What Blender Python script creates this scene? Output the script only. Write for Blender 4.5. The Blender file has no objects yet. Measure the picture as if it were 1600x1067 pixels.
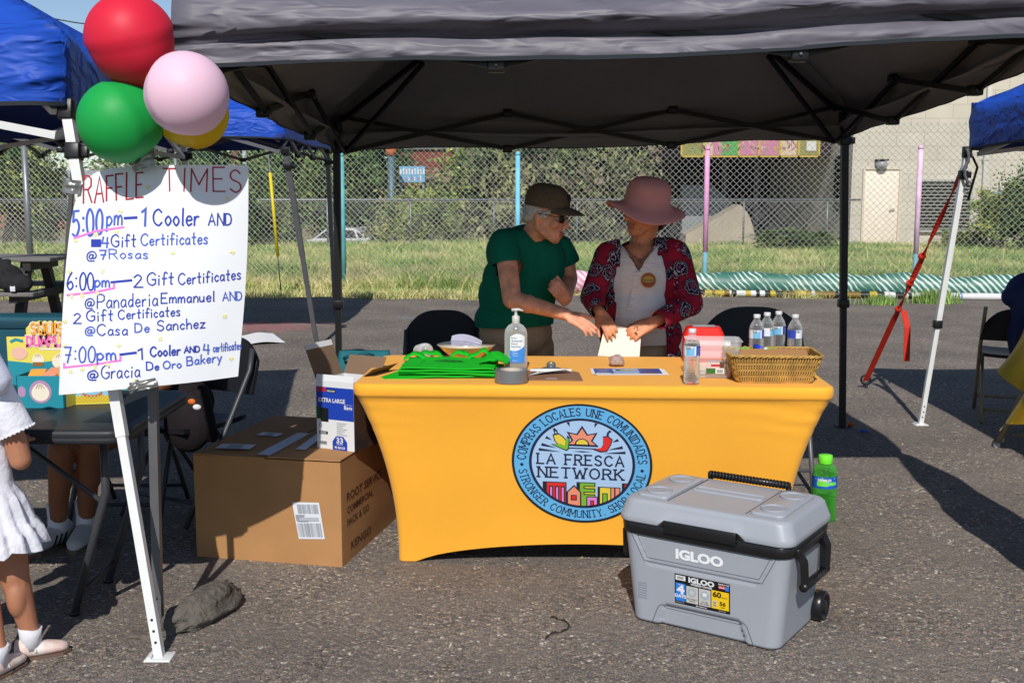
import bpy, bmesh, math, random
import numpy as np
from mathutils import Vector, Matrix, Euler, noise
from mathutils.geometry import tessellate_polygon

# ---------------------------------------------------------------- camera, sky, sun, exposure
SC = bpy.context.scene
COL = SC.collection
FPX, CAMH, TILT = 1745.0, 1.50, 0.1335
cam = bpy.data.objects.new('camera', bpy.data.cameras.new('camera'))
COL.objects.link(cam)
cam.data.sensor_width = 36.0
cam.data.lens = FPX / 1600.0 * 36.0
cam.data.clip_start = 0.05
cam.data.clip_end = 2000.0
cam.location = (0, 0, CAMH)
cam.rotation_euler = (math.pi / 2 - TILT, 0, 0)
SC.camera = cam

SUN_EL, SUN_AZ = math.radians(41.0), math.radians(4.5)      # azimuth: light travels toward +Y and slightly +X
SUN_POWER, SKY_POWER = 4.3, 0.10
world = bpy.data.worlds.new('World')
SC.world = world
world.use_nodes = True
wn, wl = world.node_tree.nodes, world.node_tree.links
for n in list(wn):
    wn.remove(n)
wo = wn.new('ShaderNodeOutputWorld')
wb = wn.new('ShaderNodeBackground')
sky = wn.new('ShaderNodeTexSky')
sky.sky_type = 'NISHITA'
sky.sun_disc = False
sky.sun_elevation = SUN_EL
sky.sun_rotation = math.pi + SUN_AZ
sky.altitude = 1500
sky.air_density = 1.0
sky.dust_density = 0.7
sky.ozone_density = 1.3
wb.inputs[1].default_value = SKY_POWER
wl.new(sky.outputs[0], wb.inputs[0])
wl.new(wb.outputs[0], wo.inputs[0])

sl = bpy.data.lights.new('sun', 'SUN')
sl.energy = SUN_POWER
sl.angle = math.radians(0.5)
sl.color = (1.0, 0.955, 0.88)
sun = bpy.data.objects.new('sun', sl)
COL.objects.link(sun)
sdir = Vector((math.sin(SUN_AZ) * math.cos(SUN_EL), math.cos(SUN_AZ) * math.cos(SUN_EL), -math.sin(SUN_EL)))
sun.rotation_euler = sdir.to_track_quat('-Z', 'Y').to_euler()
sun.location = (-2, -12, 14)

SC.view_settings.view_transform = 'Standard'
SC.view_settings.look = 'None'
SC.view_settings.exposure = 0.0
SC.view_settings.gamma = 1.0
SC.view_settings.use_curve_mapping = False
SC.cycles.max_bounces = 8
SC.cycles.transparent_max_bounces = 12
SC.cycles.caustics_reflective = False
SC.cycles.caustics_refractive = False

# ---------------------------------------------------------------- picture measuring (photograph pixels -> metres)
_c, _s = math.cos(TILT), math.sin(TILT)


def ray(px, py):
    u, v = px - 800.0, 533.5 - py
    return Vector((u, FPX * _c + v * _s, -FPX * _s + v * _c))


def at(px, py, Y):
    d = ray(px, py)
    return Vector((0, 0, CAMH)) + d * (Y / d.y)


def G(px, py, z=0.0):
    d = ray(px, py)
    return Vector((0, 0, CAMH)) + d * ((z - CAMH) / d.z)


def hitp(px, py, O, n):
    d = ray(px, py)
    o = Vector((0, 0, CAMH))
    return o + d * ((O - o).dot(n) / d.dot(n))


# ---------------------------------------------------------------- colours and materials
def lin(c):
    c /= 255.0
    return c / 12.92 if c <= 0.04045 else ((c + 0.055) / 1.055) ** 2.4


def S(r, g, b, k=1.0):
    return (lin(r) * k, lin(g) * k, lin(b) * k)


MATS = {}


def mat(name, col=(0.5, 0.5, 0.5), rough=0.6, metal=0.0, nv=0.0, ns=6.0, bump=0.0, bs=60.0, spec=0.4, trans=0.0, ior=1.45,
        coat=0.0, sheen=0.0, sss=0.0, emit=0.0, col2=None, stretch=None, det=5.0, dist=0.01, thin=0.0):
    if name in MATS:
        return MATS[name]
    m = bpy.data.materials.new(name)
    m.use_nodes = True
    nt = m.node_tree
    b = nt.nodes['Principled BSDF']
    b.inputs['Base Color'].default_value = (*col, 1)
    b.inputs['Roughness'].default_value = rough
    b.inputs['Metallic'].default_value = metal
    b.inputs['Specular IOR Level'].default_value = spec
    b.inputs['Transmission Weight'].default_value = trans
    b.inputs['IOR'].default_value = ior
    b.inputs['Coat Weight'].default_value = coat
    b.inputs['Sheen Weight'].default_value = sheen
    if sss:
        b.inputs['Subsurface Weight'].default_value = sss
        b.inputs['Subsurface Radius'].default_value = (0.02, 0.008, 0.004)
    if emit:
        b.inputs['Emission Color'].default_value = (*col, 1)
        b.inputs['Emission Strength'].default_value = emit
    tc = None
    if nv or bump or col2:
        tc = nt.nodes.new('ShaderNodeTexCoord')
        src = tc.outputs['Object']
        if stretch:
            mp = nt.nodes.new('ShaderNodeMapping')
            mp.inputs['Scale'].default_value = stretch
            nt.links.new(src, mp.inputs[0])
            src = mp.outputs[0]
    if nv or col2:
        nz = nt.nodes.new('ShaderNodeTexNoise')
        nz.inputs['Scale'].default_value = ns
        nz.inputs['Detail'].default_value = det
        nt.links.new(src, nz.inputs[0])
        rp = nt.nodes.new('ShaderNodeValToRGB')
        rp.color_ramp.elements[0].position = 0.3
        rp.color_ramp.elements[1].position = 0.7
        a = col
        c2 = col2 if col2 else tuple(min(1, x * (1 + nv)) for x in col)
        a = col if col2 else tuple(x * (1 - nv) for x in col)
        rp.color_ramp.elements[0].color = (*a, 1)
        rp.color_ramp.elements[1].color = (*c2, 1)
        nt.links.new(nz.outputs[0], rp.inputs[0])
        nt.links.new(rp.outputs[0], b.inputs['Base Color'])
    if bump:
        nb = nt.nodes.new('ShaderNodeTexNoise')
        nb.inputs['Scale'].default_value = bs
        nb.inputs['Detail'].default_value = 4
        nt.links.new(src, nb.inputs[0])
        bp = nt.nodes.new('ShaderNodeBump')
        bp.inputs['Strength'].default_value = bump
        bp.inputs['Distance'].default_value = dist
        nt.links.new(nb.outputs[0], bp.inputs['Height'])
        nt.links.new(bp.outputs[0], b.inputs['Normal'])
    MATS[name] = m
    return m


# ---------------------------------------------------------------- mesh builder
def TM(x=0, y=0, z=0):
    return Matrix.Translation((x, y, z))


def RM(ax, deg):
    return Matrix.Rotation(math.radians(deg), 4, ax)


def frame(o, ex, ez=(0, 0, 1)):
    """4x4 with x axis ex, z as near ez as it can be."""
    ex = Vector(ex).normalized()
    ez = Vector(ez)
    ey = ez.cross(ex).normalized()
    ez = ex.cross(ey)
    M = Matrix((ex, ey, ez)).transposed().to_4x4()
    M.translation = Vector(o)
    return M


class MB:
    def __init__(s):
        s.v, s.f, s.fm, s.fs, s.mats = [], [], [], [], []

    def mi(s, m):
        if m not in s.mats:
            s.mats.append(m)
        return s.mats.index(m)

    def add(s, vs, fs, m, smooth=False, M=None):
        k = len(s.v)
        i = s.mi(m)
        if M is not None:
            vs = [M @ Vector(p) for p in vs]
        s.v.extend(tuple(p) for p in vs)
        for f in fs:
            s.f.append(tuple(a + k for a in f))
            s.fm.append(i)
            s.fs.append(smooth)
        return s

    def box(s, c, sz, m, M=None, b=0.0, seg=2):
        x, y, z = (q / 2 for q in sz)
        if b <= 0:
            vs = [(c[0] + i * x, c[1] + j * y, c[2] + k * z) for i in (-1, 1) for j in (-1, 1) for k in (-1, 1)]
            fs = [(0, 1, 3, 2), (4, 6, 7, 5), (0, 4, 5, 1), (2, 3, 7, 6), (0, 2, 6, 4), (1, 5, 7, 3)]
            return s.add(vs, fs, m, False, M)
        bm = bmesh.new()
        bmesh.ops.create_cube(bm, size=1.0)
        for v in bm.verts:
            v.co = Vector((c[0] + v.co.x * sz[0], c[1] + v.co.y * sz[1], c[2] + v.co.z * sz[2]))
        bmesh.ops.bevel(bm, geom=list(bm.edges), offset=b, segments=seg, profile=0.5, affect='EDGES')
        bm.verts.index_update()
        vs = [v.co.copy() for v in bm.verts]
        fs = [[v.index for v in f.verts] for f in bm.faces]
        bm.free()
        return s.add(vs, fs, m, True, M)

    def tube(s, pts, r, m, n=8, M=None, closed=False, cap=True, up=None, smooth=None, flat=1.0):
        pts = [Vector(p) for p in pts]
        k = len(pts)
        rs = r if isinstance(r, (list, tuple)) else [r] * k
        sq = n == 4
        if smooth is None:
            smooth = not sq
        vs, fs = [], []
        prev = None
        for i, p in enumerate(pts):
            if closed:
                t = pts[(i + 1) % k] - pts[i - 1]
            else:
                t = pts[min(i + 1, k - 1)] - pts[max(i - 1, 0)]
            t = t.normalized() if t.length > 1e-9 else Vector((0, 0, 1))
            if prev is None:
                ref = Vector(up) if up else (Vector((0, 0, 1)) if abs(t.z) < 0.9 else Vector((0, 1, 0)))
            else:
                ref = prev
            a = (ref - t * ref.dot(t))
            a = a.normalized() if a.length > 1e-6 else t.orthogonal().normalized()
            prev = a
            b = t.cross(a)
            for j in range(n):
                an = 2 * math.pi * (j + (0.5 if sq else 0)) / n
                rr = rs[i] * (1.41421 if sq else 1)
                vs.append(p + a * (math.cos(an) * rr) + b * (math.sin(an) * rr * flat))
        for i in range(k if closed else k - 1):
            o, q = i * n, ((i + 1) % k) * n
            for j in range(n):
                fs.append((o + j, o + (j + 1) % n, q + (j + 1) % n, q + j))
        if cap and not closed:
            fs.append(tuple(range(n - 1, -1, -1)))
            fs.append(tuple(range((k - 1) * n, k * n)))
        return s.add(vs, fs, m, smooth, M)

    def lathe(s, prof, m, n=24, M=None, smooth=True, cap=True):
        vs, fs = [], []
        k = len(prof)
        for (r, z) in prof:
            for j in range(n):
                a = 2 * math.pi * j / n
                vs.append((r * math.cos(a), r * math.sin(a), z))
        for i in range(k - 1):
            for j in range(n):
                fs.append((i * n + j, i * n + (j + 1) % n, (i + 1) * n + (j + 1) % n, (i + 1) * n + j))
        if cap:
            fs.append(tuple(range(n - 1, -1, -1)))
            fs.append(tuple(range((k - 1) * n, k * n)))
        return s.add(vs, fs, m, smooth, M)

    def loops(s, loops, m, M=None, smooth=True, cap0=True, cap1=True, closed=True):
        n = len(loops[0])
        vs = [p for l in loops for p in l]
        fs = []
        for i in range(len(loops) - 1):
            for j in range(n if closed else n - 1):
                fs.append((i * n + j, i * n + (j + 1) % n, (i + 1) * n + (j + 1) % n, (i + 1) * n + j))
        if cap0:
            fs.append(tuple(range(n - 1, -1, -1)))
        if cap1:
            fs.append(tuple(range((len(loops) - 1) * n, len(loops) * n)))
        return s.add(vs, fs, m, smooth, M)

    def grid(s, fn, nu, nv, m, M=None, smooth=True, flip=False):
        vs = [fn(i / nu, j / nv) for j in range(nv + 1) for i in range(nu + 1)]
        fs = []
        for j in range(nv):
            for i in range(nu):
                a = j * (nu + 1) + i
                q = (a, a + 1, a + nu + 2, a + nu + 1)
                fs.append(q[::-1] if flip else q)
        return s.add(vs, fs, m, smooth, M)

    def sheet(s, fn, nu, nv, m, th, nrm, M=None):
        """a grid with real thickness th along the vector nrm"""
        n = Vector(nrm) * th
        s.grid(fn, nu, nv, m, M)
        s.grid(lambda u, v: Vector(fn(u, v)) + n, nu, nv, m, M, flip=True)
        edge = [(i / nu, 0) for i in range(nu + 1)] + [(1, j / nv) for j in range(1, nv + 1)] + \
               [(i / nu, 1) for i in range(nu - 1, -1, -1)] + [(0, j / nv) for j in range(nv - 1, 0, -1)]
        a = [Vector(fn(u, v)) for u, v in edge]
        vs = a + [p + n for p in a]
        k = len(a)
        s.add(vs, [(i, i + k, (i + 1) % k + k, (i + 1) % k) for i in range(k)], m, False, M)
        return s

    def ell(s, c, r, m, M=None, nu=20, nv=12, rot=None):
        R = rot if rot is not None else Matrix.Identity(4)
        vs = [Vector((0, 0, -1))]
        for j in range(1, nv):
            p = math.pi * j / nv - math.pi / 2
            for i in range(nu):
                a = 2 * math.pi * i / nu
                vs.append(Vector((math.cos(a) * math.cos(p), math.sin(a) * math.cos(p), math.sin(p))))
        vs.append(Vector((0, 0, 1)))
        rr = Vector(r) if not isinstance(r, (int, float)) else Vector((r, r, r))
        vs = [Vector(c) + (R @ Vector((v.x * rr.x, v.y * rr.y, v.z * rr.z))) for v in vs]
        fs = [(0, 1 + (i + 1) % nu, 1 + i) for i in range(nu)]
        for j in range(nv - 2):
            o = 1 + j * nu
            fs += [(o + i, o + (i + 1) % nu, o + nu + (i + 1) % nu, o + nu + i) for i in range(nu)]
        o = 1 + (nv - 2) * nu
        fs += [(o + i, o + (i + 1) % nu, len(vs) - 1) for i in range(nu)]
        return s.add(vs, fs, m, True, M)

    def cap(s, p0, p1, r0, r1, m, M=None, n=12):
        p0, p1 = Vector(p0), Vector(p1)
        d = (p1 - p0).normalized()
        pts, rs = [], []
        for a in (-80, -55, -28, 0):
            t = math.radians(a)
            pts.append(p0 + d * (r0 * math.sin(t)))
            rs.append(r0 * math.cos(t))
        for a in (0, 28, 55, 80):
            t = math.radians(a)
            pts.append(p1 + d * (r1 * math.sin(t)))
            rs.append(r1 * math.cos(t))
        return s.tube(pts, rs, m, n, M)

    def poly(s, pts, m, mp=None, flip=False):
        """flat filled outline (2D points through mp, or 3D points)"""
        p3 = [mp(*p) if mp else Vector(p) for p in pts]
        q = [Vector((p[0], p[1], 0)) for p in pts] if mp else p3
        tris = tessellate_polygon([q])
        fs = [t[::-1] if flip else t for t in tris]
        return s.add(p3, fs, m)

    def prism(s, pts, z0, z1, m, M=None):
        k = len(pts)
        tris = tessellate_polygon([[Vector((p[0], p[1], 0)) for p in pts]])
        vs = [(p[0], p[1], z0) for p in pts] + [(p[0], p[1], z1) for p in pts]
        fs = [tuple(t) for t in tris] + [tuple(a + k for a in t[::-1]) for t in tris]
        fs += [(i, (i + 1) % k, (i + 1) % k + k, i + k) for i in range(k)]
        return s.add(vs, fs, m, False, M)

    def ribbon(s, pts, w, m, mp, closed=False):
        P = [Vector((p[0], p[1])) for p in pts]
        k = len(P)
        if k < 2:
            return s
        L, R = [], []
        for i in range(k):
            if closed:
                d0, d1 = (P[i] - P[i - 1]), (P[(i + 1) % k] - P[i])
            else:
                d0 = P[i] - P[max(i - 1, 0)] if i else P[1] - P[0]
                d1 = P[min(i + 1, k - 1)] - P[i] if i < k - 1 else d0
            d0 = d0.normalized() if d0.length > 1e-9 else Vector((1, 0))
            d1 = d1.normalized() if d1.length > 1e-9 else d0
            t = d0 + d1
            t = t.normalized() if t.length > 0.2 else d0
            nn = Vector((-t.y, t.x))
            sc = 1 / max(0.45, nn.dot(Vector((-d0.y, d0.x))))
            e = Vector((0, 0))
            if not closed and i == 0:
                e = -d1 * w * 0.4
            if not closed and i == k - 1:
                e = d0 * w * 0.4
            L.append(P[i] + e + nn * (w / 2 * sc))
            R.append(P[i] + e - nn * (w / 2 * sc))
        vs = [mp(p.x, p.y) for p in L] + [mp(p.x, p.y) for p in R]
        fs = [(i, (i + 1) % k, (i + 1) % k + k, i + k) for i in range(k if closed else k - 1)]
        return s.add(vs, fs, m)

    def build(s, name, parent=None, off=None):
        me = bpy.data.meshes.new(name)
        o_ = off
        if o_ is None:
            o_ = ROOT_LOC.get(parent.name, Vector((0, 0, 0))) if parent is not None else Vector((0, 0, 0))
        vs = [(a - o_[0], b - o_[1], c - o_[2]) for a, b, c in s.v]
        me.from_pydata(vs, [], s.f)
        for m in s.mats:
            me.materials.append(m)
        me.polygons.foreach_set('material_index', s.fm)
        me.polygons.foreach_set('use_smooth', s.fs)
        me.update()
        ob = bpy.data.objects.new(name, me)
        COL.objects.link(ob)
        if parent is not None:
            ob.parent = parent
            ROOT_LOC[ob.name] = o_
        return ob


ROOT_LOC = {}


def tag(o, label=None, cat=None, group=None, kind=None):
    if label:
        o['label'] = label
    if cat:
        o['category'] = cat
    if group:
        o['group'] = group
    if kind:
        o['kind'] = kind
    return o


def thing(name, label, cat, loc=(0, 0, 0), group=None):
    o = bpy.data.objects.new(name, None)
    o.empty_display_size = 0.1
    COL.objects.link(o)
    o.location = loc
    ROOT_LOC[o.name] = Vector(loc)
    return tag(o, label, cat, group)


def solo(mb, name, label, cat, loc=(0, 0, 0), group=None, kind=None):
    o = mb.build(name, None, Vector(loc))
    o.location = loc
    ROOT_LOC[o.name] = Vector(loc)
    return tag(o, label, cat, group, kind)


def structure(mb, name):
    return tag(mb.build(name), None, None, None, 'structure')


def copy_tree(o, parent=None):
    c = o.copy()
    COL.objects.link(c)
    if parent is not None:
        c.parent = parent
    for ch in list(o.children):
        copy_tree(ch, c)
    return c


def dup(o, loc, rz=0.0, label=None, scale=None):
    c = copy_tree(o)
    c.location = loc
    c.rotation_euler = (0, 0, rz)
    if scale:
        c.scale = scale
    if label:
        c['label'] = label
    return c


def blob(mb, name, parent, m, voxel=0.006, smooth=2, off=None, fmat=None, cut=None):
    """fuse the builder's overlapping closed shapes into ONE continuous skin"""
    tmp = mb.build('tmp_shape', None, Vector((0, 0, 0)))
    rm = tmp.modifiers.new('r', 'REMESH')
    rm.mode = 'VOXEL'
    rm.voxel_size = voxel
    rm.use_smooth_shade = True
    if smooth:
        sm = tmp.modifiers.new('s', 'SMOOTH')
        sm.iterations = smooth
        sm.factor = 0.5
    dg = bpy.context.evaluated_depsgraph_get()
    me = bpy.data.meshes.new_from_object(tmp.evaluated_get(dg))
    me.name = name
    bpy.data.objects.remove(tmp)
    o_ = off
    if o_ is None:
        o_ = ROOT_LOC.get(parent.name, Vector((0, 0, 0))) if parent is not None else Vector((0, 0, 0))
    if cut:
        bm = bmesh.new()
        bm.from_mesh(me)
        cut(bm)
        bm.to_mesh(me)
        bm.free()
    me.transform(Matrix.Translation(-o_))
    me.materials.clear()
    for q in (m if isinstance(m, list) else [m]):
        me.materials.append(q)
    me.polygons.foreach_set('use_smooth', [True] * len(me.polygons))
    if fmat:
        me.polygons.foreach_set('material_index', [fmat(p.center + o_, p.normal) for p in me.polygons])
    me.update()
    ob = bpy.data.objects.new(name, me)
    COL.objects.link(ob)
    if parent is not None:
        ob.parent = parent
        ROOT_LOC[ob.name] = o_
    return ob


def rrect(a, b, r, ns=8, nc=5):
    """rounded rectangle outline: [(x, y)] counter-clockwise from the front-left"""
    out = []
    cs = [(a - r, -b + r, -90), (a - r, b - r, 0), (-a + r, b - r, 90), (-a + r, -b + r, 180)]
    st = [(-a + r, -b), (a, -b + r), (a - r, b), (-a, b - r)]
    en = [(a - r, -b), (a, b - r), (-a + r, b), (-a, -b + r)]
    for k in range(4):
        for i in range(ns):
            t = i / ns
            out.append((st[k][0] + (en[k][0] - st[k][0]) * t, st[k][1] + (en[k][1] - st[k][1]) * t))
        for i in range(nc):
            an = math.radians(cs[k][2] + 90.0 * i / nc)
            out.append((cs[k][0] + r * math.cos(an), cs[k][1] + r * math.sin(an)))
    return out


# ---------------------------------------------------------------- lettering
GL = {
    'A': (.7, "0,0 .35,1 .7,0|.13,.34 .57,.34"), 'B': (.6, "0,0 0,1 .35,1 .52,.9 .52,.63 .35,.53 0,.53|.35,.53 .58,.42 .58,.1 .38,0 0,0"),
    'C': (.66, "~.63,.82 .4,1 .1,.83 .0,.5 .1,.17 .4,0 .63,.18"), 'D': (.65, "0,0 0,1 .3,1 .55,.85 .63,.5 .55,.15 .3,0 0,0"),
    'E': (.56, "0,0 0,1|0,1 .54,1|0,.52 .42,.52|0,0 .56,0"), 'F': (.54, "0,0 0,1|0,1 .54,1|0,.5 .42,.5"),
    'G': (.68, "~.63,.82 .4,1 .1,.83 .0,.5 .1,.17 .4,0 .64,.15|.64,.15 .64,.45 .38,.45"), 'H': (.62, "0,0 0,1|.62,0 .62,1|0,.52 .62,.52"),
    'I': (.1, ".05,0 .05,1"), 'K': (.6, "0,0 0,1|.56,1 0,.42|.18,.58 .6,0"), 'L': (.52, "0,1 0,0|0,0 .52,0"),
    'M': (.8, "0,0 0,1|0,1 .4,.3|.4,.3 .8,1|.8,1 .8,0"), 'N': (.64, "0,0 0,1|0,1 .64,0|.64,0 .64,1"),
    'O': (.72, "~.36,1 .1,.85 0,.5 .1,.15 .36,0 .62,.15 .72,.5 .62,.85 .36,1"), 'P': (.58, "0,0 0,1 .36,1 .56,.88 .56,.58 .36,.46 0,.46"),
    'Q': (.72, "~.36,1 .1,.85 0,.5 .1,.15 .36,0 .62,.15 .72,.5 .62,.85 .36,1|.45,.25 .74,-.05"),
    'R': (.62, "0,0 0,1 .36,1 .56,.88 .56,.62 .36,.5 0,.5|.3,.5 .62,0"), 'S': (.56, "~.52,.85 .3,1 .05,.85 .08,.6 .45,.42 .53,.17 .28,0 .0,.15"),
    'T': (.62, ".31,0 .31,1|0,1 .62,1"), 'U': (.64, "0,1 0,.3 .1,.07 .32,0 .54,.07 .64,.3 .64,1"), 'V': (.68, "0,1 .34,0 .68,1"),
    'W': (.95, "0,1 .23,0|.23,0 .475,.8|.475,.8 .72,0|.72,0 .95,1"), 'X': (.6, "0,0 .6,1|0,1 .6,0"), 'Y': (.62, "0,1 .31,.48 .62,1|.31,.48 .31,0"),
    'Z': (.56, "0,1 .56,1 0,0 .56,0"),
    'a': (.42, "~.4,.45 .2,.55 .02,.3 .08,.05 .25,.03 .4,.25|.4,.5 .4,.12 .45,0"), 'b': (.4, "0,1 0,0|~0,.3 .2,.55 .4,.28 .2,0 0,.1"),
    'c': (.38, "~.38,.42 .2,.54 .02,.28 .18,0 .38,.1"), 'd': (.42, "~.4,.42 .2,.54 .02,.28 .16,0 .4,.2|.4,1 .4,0"),
    'e': (.4, "~.02,.28 .38,.32 .3,.52 .12,.5 .01,.25 .16,.0 .38,.1"), 'f': (.36, "~.38,.9 .22,1 .14,.8 .14,.4 .14,0|0,.5 .34,.5"),
    'g': (.4, "~.38,.4 .2,.54 .02,.28 .18,.02 .38,.2|~.38,.5 .38,-.1 .2,-.33 .02,-.2"), 'h': (.4, "0,1 0,0|~0,.3 .2,.55 .38,.4 .4,0"),
    'i': (.12, ".06,.5 .06,0|.06,.72 .07,.78"), 'k': (.38, "0,1 0,0|.34,.52 0,.22|.12,.3 .38,0"), 'l': (.14, ".07,1 .07,.05 .12,0"),
    'm': (.6, "0,.5 0,0|~0,.3 .14,.54 .28,.4 .28,0|~.28,.3 .44,.54 .58,.4 .6,0"), 'n': (.38, "0,.5 0,0|~0,.3 .18,.55 .36,.4 .38,0"),
    'o': (.42, "~.21,.54 .0,.28 .21,0 .42,.28 .21,.54"), 'p': (.42, "0,.52 0,-.35|~0,.4 .22,.55 .42,.28 .2,0 0,.12"),
    'r': (.3, "0,.5 0,0|~0,.28 .14,.5 .3,.5"), 's': (.34, "~.32,.46 .15,.55 .03,.4 .28,.2 .25,.02 .0,.06"), 't': (.36, ".16,.95 .16,.05 .28,0|0,.58 .34,.58"),
    'u': (.4, "~0,.5 .02,.1 .2,0 .38,.2|.4,.5 .4,0"), 'v': (.36, "0,.5 .18,0 .36,.5"), 'w': (.5, "0,.5 .13,0 .25,.4 .37,0 .5,.5"),
    'y': (.4, "0,.5 .18,.05|.4,.52 .1,-.35"), 'z': (.36, "0,.5 .36,.5 0,0 .36,0"),
    '0': (.46, "~.23,1 .03,.75 0,.4 .1,.05 .23,0 .38,.08 .46,.45 .42,.8 .23,1"), '1': (.16, "0,.82 .1,1 .1,0"), '2': (.5, "~.02,.8 .25,1 .45,.75 .2,.3 .0,0|0,0 .52,0"),
    '3': (.46, "~.02,.9 .25,1 .44,.78 .2,.55 .46,.3 .22,0 .0,.1"), '4': (.5, ".1,1 0,.42 .5,.42|.4,.95 .38,0"), '5': (.46, ".44,1 .08,1 .04,.58|~.04,.58 .3,.65 .46,.35 .25,0 0,.1"),
    '6': (.46, "~.36,1 .1,.65 .0,.25 .2,0 .44,.2 .3,.48 .03,.3"), '7': (.46, "0,1 .46,1 .2,0|.08,.5 .42,.5"),
    '8': (.46, "~.23,1 .05,.78 .23,.55 .43,.25 .23,0 .03,.25 .23,.55 .41,.78 .23,1"), '9': (.44, "~.4,.7 .2,.5 .03,.75 .2,1 .42,.8 .38,0"),
    ':': (.14, ".07,.2 .075,.24|.07,.68 .075,.72"), '-': (.5, "0,.45 .5,.45"), '.': (.12, ".05,0 .06,.04"), ',': (.14, ".08,.04 .03,-.14"),
    '@': (.62, "~.42,.55 .25,.62 .15,.35 .3,.22 .43,.5|~.43,.6 .42,.25 .6,.35 .62,.65 .4,.9 .1,.75 .0,.4 .12,.05 .5,.02"), ' ': (.34, ""),
    '&': (.6, "~.6,0 .1,.75 .25,1 .4,.78 .05,.3 .2,0 .55,.4"), '*': (.2, ".1,.4 .1,.6"),
}
SERIF_NO = set('OQCGS.,:-')


def catmull(p, sub=5):
    if len(p) < 3:
        return p
    cl = p[0] == p[-1]
    out = []
    n = len(p)
    for i in range(n - 1):
        p0 = p[i - 1] if i else (p[-2] if cl else p[0])
        p1, p2 = p[i], p[i + 1]
        p3 = p[i + 2] if i + 2 < n else (p[1] if cl else p[-1])
        for k in range(sub):
            t = k / sub
            out.append(tuple(0.5 * ((2 * b) + (c - a) * t + (2 * a - 5 * b + 4 * c - d) * t * t + (3 * b - a - 3 * c + d) * t ** 3)
                             for a, b, c, d in zip(p0, p1, p2, p3)))
    out.append(p[-1])
    return out


def glyph(ch, sub=5):
    w, d = GL.get(ch, GL[' '])
    st = []
    for s in d.split('|'):
        if not s:
            continue
        sm = s[0] == '~'
        p = [tuple(float(a) for a in q.split(',')) for q in s.lstrip('~').split()]
        st.append(catmull(p, sub) if sm else p)
    return w, st


def stroke_text(mb, txt, x, y, h, mp, m, w=None, sp=0.2, serif=0.0, jit=0.0, rnd=None, wide=1.0, slope=0.0, arc=None):
    """pen lettering; y grows upward in (x, y), mp takes (x, y) to a point. arc: callable taking (s, t) along/above the baseline."""
    w = w or h * 0.1
    cx = 0.0
    for ch in txt:
        gw, st = glyph(ch)
        jx, jy, js, jr = (rnd.uniform(-1, 1) * jit for _ in range(4)) if jit else (0, 0, 0, 0)
        hh = h * (1 + js * 0.8)
        ex = []
        if serif and ch not in SERIF_NO:
            ends = set()
            for s in st:
                for p in (s[0], s[-1]):
                    if p[1] in (0.0, 1.0):
                        ends.add(p)
            for p in ends:
                vertical = any((abs(s[0][0] - s[-1][0]) < abs(s[0][1] - s[-1][1])) and p in (s[0], s[-1]) for s in st)
                if vertical:
                    ex.append([(p[0] - serif, p[1]), (p[0] + serif, p[1])])
        for s in st + ex:
            q = []
            for (a, b) in s:
                a2 = a + jr * b * 0.8
                px_, py_ = cx + (a2 + jx * 0.3) * hh * wide, b * hh + jy * h * 0.35
                if arc:
                    q.append(arc(px_, py_))
                else:
                    q.append((x + px_, y + py_ + slope * px_))
            if arc or len(q) > 2 or True:
                mb.ribbon(q, w, m, mp)
        cx += (gw + sp) * h * wide
    return cx


def stroke_width(txt, h, sp=0.2, wide=1.0):
    return sum((glyph(c)[0] + sp) * h * wide for c in txt) - sp * h * wide


_FT = {}


def ftext(mb, s, x, y, h, mp, m, bold=0.0, sx=1.0, align='L'):
    """block lettering from the built-in font, cap height h"""
    key = (s, bold)
    if key not in _FT:
        cu = bpy.data.curves.new('letters', 'FONT')
        cu.body = s
        cu.size = 1.0
        cu.offset = bold
        cu.resolution_u = 3
        ob = bpy.data.objects.new('letters', cu)
        COL.objects.link(ob)
        dg = bpy.context.evaluated_depsgraph_get()
        me = bpy.data.meshes.new_from_object(ob.evaluated_get(dg))
        _FT[key] = ([(v.co.x, v.co.y) for v in me.vertices], [tuple(p.vertices) for p in me.polygons])
        bpy.data.objects.remove(ob)
        bpy.data.curves.remove(cu)
        bpy.data.meshes.remove(me)
    vs, fs = _FT[key]
    if not vs:
        return 0
    k = h / 0.7
    x0 = min(v[0] for v in vs)
    wd = (max(v[0] for v in vs) - x0) * k * sx
    ox = x - (wd / 2 if align == 'C' else wd if align == 'R' else 0)
    mb.add([mp(ox + (a - x0) * k * sx, y + b * k) for a, b in vs], fs, m)
    return wd


def plane(O, ex, ey):
    O, ex, ey = Vector(O), Vector(ex), Vector(ey)
    return lambda u, v: O + ex * u + ey * v


def rect(mb, x0, y0, x1, y1, mp, m):
    mb.poly([(x0, y0), (x1, y0), (x1, y1), (x0, y1)], m, mp)


def disc(mb, cx, cy, rx, ry, mp, m, n=32):
    mb.poly([(cx + rx * math.cos(2 * math.pi * i / n), cy + ry * math.sin(2 * math.pi * i / n)) for i in range(n)], m, mp)
# ================================================================ SETTING
rnd = random.Random(7)


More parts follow.
